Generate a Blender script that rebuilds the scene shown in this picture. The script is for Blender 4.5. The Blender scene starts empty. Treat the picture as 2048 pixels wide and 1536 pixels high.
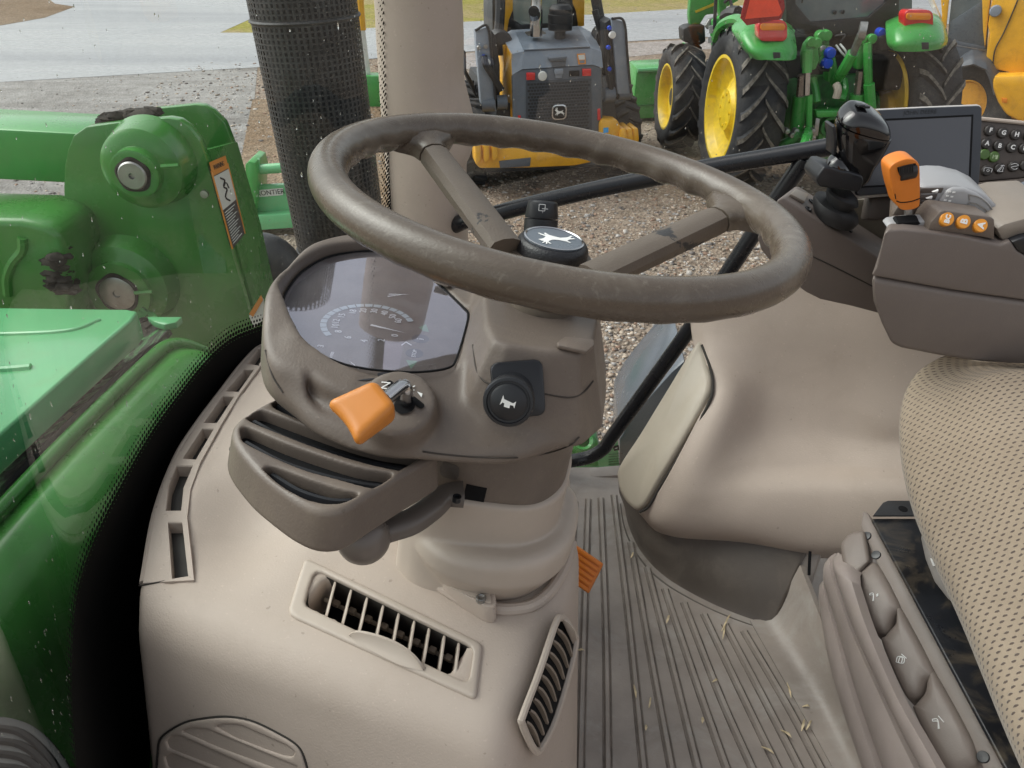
import bpy, bmesh, math, random
import numpy as np
from mathutils import Vector, Matrix
SC = bpy.context.scene
COL = SC.collection
# ------------------------------------------------------------------ camera
PITCH = math.radians(32.0); FPX = 1538.0
CAM = np.array([0.0, 0.0, 1.05])
FW = np.array([0, math.cos(PITCH), -math.sin(PITCH)]); UPV = np.array([0, math.sin(PITCH), math.cos(PITCH)])
GZ = -1.55                                       # outside ground, cab floor is z = 0
cd = bpy.data.cameras.new('camera'); cam = bpy.data.objects.new('camera', cd); COL.objects.link(cam)
cam.location = CAM; cam.rotation_euler = (math.pi/2 - PITCH, 0, 0)
cd.sensor_width = 36.0; cd.lens = 36.0*FPX/2048; cd.clip_start = 0.02; cd.clip_end = 600
SC.camera = cam
# ------------------------------------------------------------------ sky, sun, exposure (overcast daylight)
W = bpy.data.worlds.new('World'); SC.world = W; W.use_nodes = True
nt = W.node_tree; nt.nodes.clear()
sky = nt.nodes.new('ShaderNodeTexSky'); sky.sky_type = 'NISHITA'; sky.sun_disc = False
sky.sun_elevation = math.radians(48); sky.sun_rotation = math.radians(285)
sky.air_density = 1.0; sky.dust_density = 4.0; sky.ozone_density = 1.0
hsv = nt.nodes.new('ShaderNodeHueSaturation'); hsv.inputs['Saturation'].default_value = 0.22
bg = nt.nodes.new('ShaderNodeBackground'); bg.inputs['Strength'].default_value = 0.15
wo = nt.nodes.new('ShaderNodeOutputWorld')
nt.links.new(sky.outputs[0], hsv.inputs['Color']); nt.links.new(hsv.outputs[0], bg.inputs[0]); nt.links.new(bg.outputs[0], wo.inputs[0])
sd = bpy.data.lights.new('sun', 'SUN'); sd.energy = 1.1; sd.angle = math.radians(55); sd.color = (1, .97, .93)
so = bpy.data.objects.new('sun', sd); COL.objects.link(so)
_az = math.radians(285); _el = math.radians(48)
_sd = Vector((math.sin(_az)*math.cos(_el), math.cos(_az)*math.cos(_el), math.sin(_el)))
so.rotation_euler = _sd.to_track_quat('Z', 'Y').to_euler(); so.location = (0, 0, 20)
SC.view_settings.view_transform = 'Standard'; SC.view_settings.look = 'None'
SC.view_settings.exposure = 0.62; SC.view_settings.gamma = 1.0; SC.view_settings.use_curve_mapping = False
SC.render.engine = 'CYCLES'
try:
    SC.cycles.use_denoising = True
    SC.cycles.max_bounces = 10; SC.cycles.diffuse_bounces = 4; SC.cycles.glossy_bounces = 4; SC.cycles.transparent_max_bounces = 24
    SC.cycles.caustics_reflective = False; SC.cycles.caustics_refractive = False
except Exception: pass

# ------------------------------------------------------------------ rays through the photo
def rd(px, py): return FW + (px-1024)/FPX*np.array([1., 0, 0]) + (768-py)/FPX*UPV
def onY(px, py, Y): d = rd(px, py); return CAM + d*((Y-CAM[1])/d[1])
def onZ(px, py, Z): d = rd(px, py); return CAM + d*((Z-CAM[2])/d[2])
def onX(px, py, X): d = rd(px, py); return CAM + d*((X-CAM[0])/d[0])
def onP(px, py, P, N): d = rd(px, py); P = np.asarray(P, float); N = np.asarray(N, float); return CAM + d*(((P-CAM)@N)/(d@N))
def V(*a): return np.array(a, float)
def nrm(v): v = np.asarray(v, float); return v/np.linalg.norm(v)
# ------------------------------------------------------------------ materials
MATS = {}
def newmat(name):
    m = bpy.data.materials.new(name); m.use_nodes = True; t = m.node_tree; t.nodes.clear()
    o = t.nodes.new('ShaderNodeOutputMaterial'); MATS[name] = m
    return m, t, o
def nd(t, ty, **k):
    n = t.nodes.new(ty)
    for a, b in k.items(): setattr(n, a, b)
    return n
def setin(n, **k):
    for a, b in k.items(): n.inputs[a.replace('_', ' ')].default_value = b
    return n
def ramp(t, fac, stops):
    r = nd(t, 'ShaderNodeValToRGB'); e = r.color_ramp.elements
    while len(e) < len(stops): e.new(.5)
    for i, (p, c) in enumerate(stops): e[i].position = p; e[i].color = (*c, 1) if len(c) == 3 else c
    t.links.new(fac, r.inputs[0]); return r
def noise(t, scale, detail=4, rough=.55, coord=None, dist=0.0):
    n = nd(t, 'ShaderNodeTexNoise'); n.inputs['Scale'].default_value = scale; n.inputs['Detail'].default_value = detail
    n.inputs['Roughness'].default_value = rough; n.inputs['Distortion'].default_value = dist
    if coord is not None: t.links.new(coord, n.inputs['Vector'])
    return n
def math_(t, op, a, b=None, clamp=False):
    n = nd(t, 'ShaderNodeMath', operation=op); n.use_clamp = clamp
    for i, v in enumerate((a, b)):
        if v is None: continue
        if isinstance(v, (int, float)): n.inputs[i].default_value = v
        else: t.links.new(v, n.inputs[i])
    return n.outputs[0]
def mixc(t, fac, a, b, mode='MIX'):
    n = nd(t, 'ShaderNodeMix', data_type='RGBA', blend_type=mode)
    for idx, v in ((0, fac), (6, a), (7, b)):
        if isinstance(v, (int, float)): n.inputs[idx].default_value = v
        elif isinstance(v, tuple): n.inputs[idx].default_value = (*v, 1) if len(v) == 3 else v
        else: t.links.new(v, n.inputs[idx])
    return n.outputs[2]
def surf(name, col, rough=.5, metal=0., grain=0., gscale=600, var=.06, vscale=9., dirt=None, dirt_amt=.0, dscale=14., spec=.5, coat=0., rvar=.08, specks=0.):
    """moulded plastic, paint, rubber, metal: base colour with slight wear, fine grain relief, patchy dust"""
    m, t, o = newmat(name)
    b = nd(t, 'ShaderNodeBsdfPrincipled'); t.links.new(b.outputs[0], o.inputs[0])
    tc = nd(t, 'ShaderNodeTexCoord'); oc = tc.outputs['Object']
    n1 = noise(t, vscale, 5, .6, oc)
    lo = tuple(c*(1-var*2.2) for c in col); hi = tuple(min(1, c*(1+var*1.6)) for c in col)
    c = ramp(t, n1.outputs[0], [(.3, lo), (.7, hi)]).outputs[0]
    if dirt is not None and dirt_amt > 0:
        n2 = noise(t, dscale, 8, .68, oc, .6)
        f = ramp(t, n2.outputs[0], [(.5, (0, 0, 0)), (.72, (dirt_amt,)*3)]).outputs[0]
        c = mixc(t, f, c, dirt)
    if specks:
        n4 = noise(t, 260, 2, .5, oc); n5 = noise(t, 23, 4, .6, oc)
        f = math_(t, 'MULTIPLY', ramp(t, n4.outputs[0], [(.66, (0, 0, 0)), (.74, (specks,)*3)]).outputs[0], n5.outputs[0]); c = mixc(t, f, c, tuple(min(1, v*1.7+.03) for v in col))
        n6 = noise(t, 140, 2, .5, oc); f = ramp(t, n6.outputs[0], [(.72, (0, 0, 0)), (.76, (specks,)*3)]).outputs[0]; c = mixc(t, f, c, (.09, .07, .05))
    t.links.new(c, b.inputs['Base Color'])
    n3 = noise(t, vscale*2.3, 6, .65, oc)
    r = ramp(t, n3.outputs[0], [(.3, (max(.02, rough-rvar),)*3), (.7, (min(1, rough+rvar),)*3)])
    t.links.new(r.outputs[0], b.inputs['Roughness'])
    b.inputs['Metallic'].default_value = metal
    b.inputs['Specular IOR Level'].default_value = spec
    if coat: b.inputs['Coat Weight'].default_value = coat; b.inputs['Coat Roughness'].default_value = .06
    if grain:
        g = noise(t, gscale, 3, .6, oc)
        bp = nd(t, 'ShaderNodeBump'); bp.inputs['Strength'].default_value = grain; bp.inputs['Distance'].default_value = .0006
        t.links.new(g.outputs[0], bp.inputs['Height']); t.links.new(bp.outputs[0], b.inputs['Normal'])
    return m
BEIGE = surf('beige_plastic', (.455, .380, .322), .60, spec=.42, specks=.3, grain=.55, gscale=430, var=.03, vscale=5, dirt=(.26, .2, .14), dirt_amt=.16, dscale=9)
BEIGE2 = surf('beige_plastic_smooth', (.46, .390, .328), .46, grain=.10, gscale=700, var=.03, dirt=(.3, .24, .17), dirt_amt=.12)
BROWN = surf('brown_plastic', (.142, .113, .093), .46, specks=.45, grain=.5, gscale=450, var=.05, vscale=7, dirt=(.27, .22, .165), dirt_amt=.30, dscale=11)
BROWN2 = surf('brown_plastic_dark', (.085, .069, .060), .5, grain=.3, gscale=700, var=.05, dirt=(.16, .13, .1), dirt_amt=.2)
BROWNL = surf('brown_plastic_side', (.15, .124, .110), .5, specks=.3, grain=.4, gscale=700, var=.03, dirt=(.2, .17, .13), dirt_amt=.12)
TAUPE = surf('taupe_bellows_rubber', (.31, .262, .24), .5, grain=.2, gscale=500, var=.07, dirt=(.3, .25, .2), dirt_amt=.3, dscale=16)
BLACKP = surf('black_plastic', (.013, .014, .017), .36, grain=.12, gscale=600, var=.1)
BLACKM = surf('black_matt', (.006, .006, .007), .8, spec=.2)
BLACKR = surf('black_rubber', (.014, .014, .015), .55, grain=.2, gscale=300)
GLOSSK = surf('gloss_black', (.006, .006, .007), .07, rvar=.02, coat=.5)
ORANGE = surf('orange_plastic', (.58, .205, .03), .34, grain=.06, gscale=500, var=.04, dirt=(.4, .2, .06), dirt_amt=.2)
ORANGED = surf('orange_plastic_dark', (.66, .19, .018), .38, grain=.1, gscale=500, var=.06, dirt=(.3, .15, .05), dirt_amt=.35)
BTNO = surf('orange_button', (.75, .30, .03), .4)
CHROME = surf('worn_chrome', (.55, .55, .56), .16, metal=1., rvar=.08)
STEEL = surf('dull_steel', (.38, .38, .37), .38, metal=.9, var=.15, dirt=(.12, .09, .07), dirt_amt=.4)
SILVER = surf('silver_plastic', (.33, .33, .335), .33, grain=.05, var=.03)
WHITE = surf('white_print', (.78, .78, .76), .5)
LGREY = surf('light_grey', (.5, .5, .5), .5)
POWDER = surf('black_powder_coat', (.010, .011, .014), .28, grain=.08, gscale=900)
GREEN = surf('green_paint', (.050, .235, .038), .27, var=.09, vscale=4, coat=.25, dirt=(.05, .12, .04), dirt_amt=.35, dscale=12)
GREENL = surf('green_hood_sheen', (.14, .46, .205), .2, var=.05, vscale=3, coat=.2, dirt=(.2, .35, .15), dirt_amt=.3)  # pale mint: sky reflection and glass haze are lightened into the green
GREENF = surf('green_tractor_paint', (.05, .32, .06), .3, var=.1, vscale=3, coat=.3)
GREEND = surf('green_casting', (.022, .17, .035), .42, var=.2, vscale=12, dirt=(.05, .05, .04), dirt_amt=.6, dscale=9)
YELLOW = surf('yellow_machine_paint', (.80, .41, .022), .36, var=.07, vscale=3, coat=.15, dirt=(.3, .15, .03), dirt_amt=.35, dscale=7)
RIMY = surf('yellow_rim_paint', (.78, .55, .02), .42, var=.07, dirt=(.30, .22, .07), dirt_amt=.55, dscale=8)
GREYM = surf('grey_machine_paint', (.22, .255, .305), .42, var=.08, vscale=4, dirt=(.3, .3, .3), dirt_amt=.25, dscale=8)
GREYD = surf('dark_grey_panel', (.098, .115, .14), .48, var=.08, vscale=4, dirt=(.16, .16, .16), dirt_amt=.25)
BLKM = surf('black_machine_parts', (.018, .019, .022), .5, var=.2)
TYRE = surf('tyre_rubber', (.030, .031, .034), .72, grain=.4, gscale=60, var=.2, vscale=6, dirt=(.10, .09, .078), dirt_amt=.55, dscale=7, spec=.3)
LUG = surf('worn_lug_rubber', (.17, .155, .135), .85, grain=.5, gscale=60, var=.3, vscale=25, dirt=(.05, .05, .05), dirt_amt=.6, dscale=30, spec=.2)
MUD = surf('mud', (.045, .040, .034), .92, grain=1., gscale=120, var=.4, vscale=30, spec=.2)
REDL = surf('red_lens', (.62, .02, .02), .15, coat=.5)
AMBL = surf('amber_lens', (.85, .26, .01), .15, coat=.5)
SMV = surf('orange_red_triangle', (.88, .075, .03), .45)
SMVD = surf('dark_red_reflector', (.33, .012, .018), .3)
BLUEP = surf('blue_plastic', (.01, .06, .55), .35)
CYANP = surf('blue_sticker', (.05, .35, .75), .4)
STRAW = surf('straw', (.66, .54, .34), .6, var=.2, vscale=60)
GREENK = surf('green_key', (.07, .14, .03), .45)
LABELW = surf('label_white', (.72, .73, .70), .35)
LABELO = surf('label_orange', (.72, .27, .03), .4)
HUBDISC = surf('emblem_disc', (.115, .135, .16), .3)
# ------------------------------------------------------------------ object helpers
ORG = {}
def _w(parent): return ORG[parent.name] if parent is not None else np.zeros(3)
def thing(name, label, cat, loc, group=None):
    o = bpy.data.objects.new(name, None); COL.objects.link(o); o.empty_display_size = .05
    o.location = loc; ORG[o.name] = np.asarray(loc, float); o['label'] = label; o['category'] = cat
    if group: o['group'] = group
    return o
def tag(o, label, cat, group=None):
    o['label'] = label; o['category'] = cat
    if group: o['group'] = group
    return o
def ob(name, me, mat, parent=None, smooth=True, angle=35, kind=None, label=None):
    """link one mesh (built in world coordinates) as one object under its thing or part"""
    w = _w(parent)
    o = bpy.data.objects.new(name, me); COL.objects.link(o)
    if parent is not None:
        o.parent = parent; ORG[o.name] = w
        if np.abs(w).sum() > 0: me.transform(Matrix.Translation(Vector(-w)))
    else:                                                   # a one-mesh thing gets its origin at its own centre
        co = np.empty(len(me.vertices)*3); me.vertices.foreach_get('co', co); co = co.reshape(-1, 3)
        if kind is None and len(co):
            c = (co.min(0)+co.max(0))/2; me.transform(Matrix.Translation(Vector(-c))); o.location = c; ORG[o.name] = c
        else: ORG[o.name] = w
    if mat is not None:
        for m in (mat if isinstance(mat, (list, tuple)) else [mat]): me.materials.append(m)
    if smooth and len(me.polygons):
        me.polygons.foreach_set('use_smooth', np.ones(len(me.polygons), bool))
        if angle is not None: sharp(me, angle)
    if kind: o['kind'] = kind
    if label: o['label'] = label
    me.update(); return o
def sharp(me, angle):
    bm = bmesh.new(); bm.from_mesh(me); ca = math.radians(angle)
    for e in bm.edges:
        e.smooth = not (len(e.link_faces) == 2 and e.calc_face_angle(0) > ca)
    bm.to_mesh(me); bm.free()
def me_of(vs, fs, name='m'):
    me = bpy.data.meshes.new(name); me.from_pydata([tuple(map(float, v)) for v in vs], [], [tuple(map(int, f)) for f in fs]); me.update(); return me
def join(*parts):
    """several (verts, faces) lists into one mesh"""
    vs = []; fs = []
    for v, f in parts:
        n = len(vs); vs += list(v); fs += [tuple(i+n for i in q) for q in f]
    return me_of(vs, fs)
def bm_me(bm):
    bmesh.ops.recalc_face_normals(bm, faces=bm.faces); me = bpy.data.meshes.new('m'); bm.to_mesh(me); bm.free(); return me
def me_vf(me):
    r = ([np.array(v.co) for v in me.vertices], [tuple(p.vertices) for p in me.polygons]); bpy.data.meshes.remove(me); return r
def spl(pts, n, closed=False):
    """Catmull-Rom through the points, n samples (per whole curve)"""
    P = np.asarray(pts, float); m = len(P)
    if m == 2 and not closed: t = np.linspace(0, 1, n)[:, None]; return P[0]*(1-t)+P[1]*t
    if closed: Q = np.concatenate([P[-1:], P, P[:2]]); seg = m
    else: Q = np.concatenate([2*P[:1]-P[1:2], P, 2*P[-1:]-P[-2:-1]]); seg = m-1
    u = np.linspace(0, seg, n, endpoint=not closed); i = np.minimum(u.astype(int), seg-1); t = (u-i)[:, None]
    p0, p1, p2, p3 = Q[i], Q[i+1], Q[i+2], Q[i+3]
    return .5*((2*p1)+(-p0+p2)*t+(2*p0-5*p1+4*p2-p3)*t*t+(-p0+3*p1-3*p2+p3)*t**3)
def net(rows, nu, nv):
    R = np.array([spl(r, nu) for r in rows]); return np.array([spl(R[:, j], nv) for j in range(nu)]).transpose(1, 0, 2)
def gridvf(P, cu=False, cv=False):
    n, m = P.shape[:2]; vs = P.reshape(-1, 3); fs = []
    for i in range(n if cv else n-1):
        for j in range(m if cu else m-1):
            a = i*m+j; b = i*m+(j+1) % m; c = ((i+1) % n)*m+(j+1) % m; d = ((i+1) % n)*m+j; fs.append((a, b, c, d))
    return vs, fs
def gnormals(P):
    du = np.gradient(P, axis=1); dv = np.gradient(P, axis=0); n = np.cross(du, dv); return n/np.maximum(np.linalg.norm(n, axis=-1, keepdims=True), 1e-12)
def slab(P, t):
    """thick sheet from a grid: second skin offset by t along the normals, rim closed"""
    n, m = P.shape[:2]; Q = P + gnormals(P)*t
    v1, f1 = gridvf(P); v2, f2 = gridvf(Q); o = n*m
    fs = list(f1)+[tuple(i+o for i in reversed(f)) for f in f2]
    rim = [j for j in range(m)]+[i*m+m-1 for i in range(1, n)]+[(n-1)*m+j for j in range(m-2, -1, -1)]+[i*m for i in range(n-2, 0, -1)]
    for k in range(len(rim)):
        a, b = rim[k], rim[(k+1) % len(rim)]; fs.append((b, a, a+o, b+o))
    return list(v1)+list(v2), fs
def frame(N, hint=(0, 0, 1)):
    n = nrm(N); h = np.asarray(hint, float)
    if abs(n@nrm(h)) > .98: h = V(1, 0, 0)
    u = nrm(np.cross(h, n)); v = np.cross(n, u); return u, v, n
def tube(pts, r, n=10, k=None, closed=False):
    P = spl(pts, k or max(2, (len(pts)-1)*8), closed) if (k or len(pts) > 2) else np.asarray(pts, float)
    R = np.interp(np.linspace(0, 1, len(P)), np.linspace(0, 1, len(r)), r) if isinstance(r, (list, tuple)) else np.full(len(P), r)
    T = np.gradient(P, axis=0)
    if closed: T = np.roll(P, -1, 0)-np.roll(P, 1, 0)
    T /= np.maximum(np.linalg.norm(T, axis=1, keepdims=True), 1e-12)
    u, _, _ = frame(T[0]); rings = []; th = np.linspace(0, 2*np.pi, n, endpoint=False)
    for i in range(len(P)):
        u = nrm(u-T[i]*(u@T[i])); v = np.cross(T[i], u)
        rings.append(P[i]+R[i]*(np.cos(th)[:, None]*u+np.sin(th)[:, None]*v))
    vs, fs = gridvf(np.array(rings), cu=True, cv=closed); vs = list(vs)
    if not closed: fs += [tuple(range(n))[::-1], tuple((len(P)-1)*n+i for i in range(n))]
    return vs, fs
def lathe(prof, O, A, n=32, hint=(0, 0, 1), caps=True):
    u, v, a = frame(A, hint); th = np.linspace(0, 2*np.pi, n, endpoint=False); O = np.asarray(O, float)
    ring = np.cos(th)[:, None]*u+np.sin(th)[:, None]*v
    P = np.array([O+a*h+ring*max(r, 1e-5) for r, h in prof]); vs, fs = gridvf(P, cu=True); vs = list(vs)
    if caps: fs += [tuple(range(n))[::-1], tuple((len(prof)-1)*n+i for i in range(n))]
    return vs, fs
def prism(poly, vec, bevel=0., seg=2, which='all'):
    """polygon (3-D points) pushed along vec, edges rounded"""
    bm = bmesh.new(); vs = [bm.verts.new(tuple(map(float, p))) for p in poly]; f = bm.faces.new(vs)
    r = bmesh.ops.extrude_face_region(bm, geom=[f]); nv = [g for g in r['geom'] if isinstance(g, bmesh.types.BMVert)]
    bmesh.ops.translate(bm, verts=nv, vec=Vector(tuple(map(float, vec)))); bmesh.ops.recalc_face_normals(bm, faces=bm.faces)
    if bevel:
        es = [e for e in bm.edges if len(e.link_faces) == 2 and e.calc_face_angle(0) > .35]
        bmesh.ops.bevel(bm, geom=es, offset=bevel, segments=seg, profile=.5, affect='EDGES', clamp_overlap=True)
    return me_vf(bm_me(bm))
def rbox(c, size, ax=None, bevel=0., seg=2):
    ax = ax or (V(1, 0, 0), V(0, 1, 0), V(0, 0, 1)); c = np.asarray(c, float); x, y, z = [np.asarray(a, float)*s/2 for a, s in zip(ax, size)]
    return prism([c-x-y-z, c+x-y-z, c+x+y-z, c-x+y-z], 2*z, bevel, seg)
def hullbox(b, tpts, bevel=0., seg=2):
    """box-like solid from a lower and an upper quad"""
    bm = bmesh.new(); v = [bm.verts.new(tuple(map(float, p))) for p in list(b)+list(tpts)]; n = len(b)
    bm.faces.new(v[:n][::-1]); bm.faces.new(v[n:])
    for i in range(n): bm.faces.new((v[i], v[(i+1) % n], v[n+(i+1) % n], v[n+i]))
    bmesh.ops.recalc_face_normals(bm, faces=bm.faces)
    if bevel:
        bmesh.ops.bevel(bm, geom=[e for e in bm.edges if e.calc_face_angle(0) > .3], offset=bevel, segments=seg, profile=.5, affect='EDGES', clamp_overlap=True)
    return me_vf(bm_me(bm))
def flat(poly): return [np.asarray(p, float) for p in poly], [tuple(range(len(poly)))]
def ringface(outer, inner):
    n = len(outer); vs = list(outer)+list(inner); return vs, [(i, (i+1) % n, n+(i+1) % n, n+i) for i in range(n)]
def ball(c, r, n=16, sc=(1, 1, 1)):
    pr = [(r*math.sin(t), -r*math.cos(t)) for t in np.linspace(0.02, math.pi-.02, n//2+1)]
    vs, fs = lathe(pr, (0, 0, 0), (0, 0, 1), n); return [np.asarray(c)+v*np.array(sc) for v in vs], fs
def rrect(w, h, r, k=4):
    out = []
    for cx, cy, a0 in ((w/2-r, h/2-r, 0), (-w/2+r, h/2-r, 90), (-w/2+r, -h/2+r, 180), (w/2-r, -h/2+r, 270)):
        for i in range(k+1):
            a = math.radians(a0+90*i/k); out.append((cx+r*math.cos(a), cy+r*math.sin(a)))
    return out
def plane_pts(poly2, O, u, v): return [np.asarray(O, float)+x*np.asarray(u)+y*np.asarray(v) for x, y in poly2]
def text(name, s, O, right, up, size, mat, parent, bold=0., depth=.0002, align='CENTER', kind=None):
    cu = bpy.data.curves.new('t', 'FONT'); cu.body = s; cu.size = size; cu.align_x = align; cu.align_y = 'CENTER'; cu.extrude = depth; cu.offset = bold; cu.resolution_u = 3
    o = bpy.data.objects.new('t', cu); COL.objects.link(o); dg = bpy.context.evaluated_depsgraph_get()
    me = bpy.data.meshes.new_from_object(o.evaluated_get(dg)); bpy.data.objects.remove(o); bpy.data.curves.remove(cu)
    r = nrm(right); n = nrm(np.cross(r, up)); u = np.cross(n, r); O = np.asarray(O, float)
    M = Matrix(((r[0], u[0], n[0], O[0]), (r[1], u[1], n[1], O[1]), (r[2], u[2], n[2], O[2]), (0, 0, 0, 1))); me.transform(M)
    return ob(name, me, mat, parent, smooth=False)
DEER = [(.46, .20), (.38, .16), (.30, .08), (.24, -.06), (.34, -.12), (.42, -.22), (.38, -.24), (.30, -.17), (.20, -.14), (.26, -.26), (.22, -.30), (.14, -.18), (-.02, -.10), (-.14, -.06), (-.22, -.10), (-.34, -.16), (-.46, -.30), (-.50, -.28), (-.40, -.12), (-.50, -.14), (-.54, -.10), (-.40, -.04), (-.32, .04), (-.30, .10), (-.38, .18), (-.34, .20), (-.27, .14),
        (-.10, .10), (.08, .12), (.18, .22), (.22, .30), (.16, .42), (.20, .43), (.245, .34), (.28, .47), (.31, .46), (.29, .33), (.38, .43), (.40, .41), (.33, .30), (.40, .27)]
def deer(name, O, right, up, size, mat, parent, thick=.0003, flip=1):
    r = nrm(right); n = nrm(np.cross(r, up)); u = np.cross(n, r)
    return ob(name, join(prism(plane_pts([(flip*x*size, y*size) for x, y in DEER], O, r, u), n*thick)), mat, parent, smooth=False)
# ------------------------------------------------------------------ signed-distance moulding (rounded plastics)
def sdpoly(x, y, poly):
    P = np.asarray(poly, float); Q = np.roll(P, -1, 0); d = np.full(x.shape, 1e9); s = np.ones(x.shape)
    for (ax, ay), (bx, by) in zip(P, Q):
        ex, ey = bx-ax, by-ay; wx, wy = x-ax, y-ay; t = np.clip((wx*ex+wy*ey)/(ex*ex+ey*ey+1e-18), 0, 1)
        d = np.minimum(d, (wx-ex*t)**2+(wy-ey*t)**2)
        c1 = y >= ay; c2 = y < by; c3 = ex*wy > ey*wx
        s = np.where((c1 & c2 & c3) | (~c1 & ~c2 & ~c3), -s, s)
    return s*np.sqrt(d)
def sd2(x, y, poly):                      # same, computed once per column of a regular grid
    if getattr(x, 'ndim', 1) == 3: return sdpoly(x[:, :, 0], y[:, :, 0], poly)[:, :, None]
    return sdpoly(x, y, poly)
def rmax(a, b, r):                        # rounded intersection
    a = a+r; b = b+r; return np.minimum(np.maximum(a, b), 0)+np.hypot(np.maximum(a, 0), np.maximum(b, 0))-r
def smin(a, b, k): h = np.clip(.5+.5*(b-a)/k, 0, 1); return b*(1-h)+a*h-k*h*(1-h)
def smax(a, b, k): return -smin(-a, -b, k)
def sdext(x, y, w, poly, w0, w1, r): return rmax(sdpoly(x, y, poly), np.maximum(w0-w, w-w1), r)
def surfnet(fn, lo, hi, cell, toW=None, it=1):
    lo = np.asarray(lo, float); hi = np.asarray(hi, float); n = np.maximum(2, np.ceil((hi-lo)/cell).astype(int)+1)
    ax = [lo[i]+cell*np.arange(n[i]) for i in range(3)]
    X, Y, Z = np.meshgrid(*ax, indexing='ij'); D = fn(X, Y, Z).astype(np.float64)
    S = D < 0; sh = tuple(k-1 for k in n); acc = np.zeros(sh+(3,)); cnt = np.zeros(sh)
    corner = lambda A, i, j, k: A[i:i+sh[0], j:j+sh[1], k:k+sh[2]]
    for a in range(3):
        for p in range(2):
            for q in range(2):
                c0 = [0, 0, 0]; oth = [i for i in range(3) if i != a]; c0[oth[0]] = p; c0[oth[1]] = q; c1 = list(c0); c1[a] = 1
                d0 = corner(D, *c0); d1 = corner(D, *c1); m = (d0 < 0) != (d1 < 0)
                t = np.where(m, d0/np.where(m, d0-d1, 1), 0)
                for i in range(3): acc[..., i] += np.where(m, (t if i == a else c0[i]), 0)
                cnt += m
    act = cnt > 0; idx = -np.ones(sh, int); idx[act] = np.arange(act.sum())
    loc = np.argwhere(act); vs = lo+cell*(loc+acc[act]/cnt[act][:, None]); F = []
    for a in range(3):
        o = [i for i in range(3) if i != a]; sl = [slice(0, k) for k in n]; sl[a] = slice(0, n[a]-1)
        s1 = [slice(None)]*3; s1[a] = slice(0, -1); s2 = [slice(None)]*3; s2[a] = slice(1, None)
        ch = S[tuple(s1)] != S[tuple(s2)]; e = np.argwhere(ch)
        ok = (e[:, o[0]] > 0) & (e[:, o[1]] > 0) & (e[:, o[0]] < n[o[0]]-1) & (e[:, o[1]] < n[o[1]]-1); e = e[ok]
        if not len(e): continue
        def g(da, db):
            q = e.copy(); q[:, o[0]] += da; q[:, o[1]] += db; return idx[q[:, 0], q[:, 1], q[:, 2]]
        quad = np.stack([g(-1, -1), g(0, -1), g(0, 0), g(-1, 0)], 1)
        fl = S[tuple(e.T)]
        if a == 1: fl = ~fl
        quad[~fl] = quad[~fl][:, ::-1]; F.append(quad)
    F = np.concatenate(F)
    for _ in range(it):                                       # light relax along the surface
        nb = np.zeros_like(vs); c = np.zeros(len(vs))
        for i in range(4):
            np.add.at(nb, F[:, i], vs[F[:, (i+1) % 4]]+vs[F[:, (i-1) % 4]]); np.add.at(c, F[:, i], 2)
        vs = vs*.5+nb/np.maximum(c, 1)[:, None]*.5
    if toW is not None: vs = toW(vs)
    me = bpy.data.meshes.new('m'); me.vertices.add(len(vs)); me.vertices.foreach_set('co', vs.ravel())
    me.loops.add(F.size); me.loops.foreach_set('vertex_index', F.ravel().astype(np.int32))
    me.polygons.add(len(F)); me.polygons.foreach_set('loop_start', np.arange(0, F.size, 4, dtype=np.int32))
    try: me.polygons.foreach_set('loop_total', np.full(len(F), 4, np.int32))
    except Exception: pass
    me.update(calc_edges=True); me.validate(); return me
def trace(f, px, py, t0=.3, t1=2.2):
    """where the ray of a photo pixel meets a moulded body, with its normal"""
    d = rd(px, py); d = d/np.linalg.norm(d); tt = np.linspace(t0, t1, 700); P = CAM+tt[:, None]*d; D = f(P[:, 0], P[:, 1], P[:, 2])
    k = np.argmax(D < 0)
    if not (D < 0).any(): k = np.argmin(D)
    a, b = tt[max(0, k-1)], tt[k]
    for _ in range(25):
        c = (a+b)/2; p = CAM+c*d
        if f(*[np.array([x]) for x in p])[0] < 0: b = c
        else: a = c
    p = CAM+b*d; e = 2e-3; g = np.array([f(*[np.array([x]) for x in p+e*v])[0]-f(*[np.array([x]) for x in p-e*v])[0] for v in np.eye(3)])
    return p, nrm(g)
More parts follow.
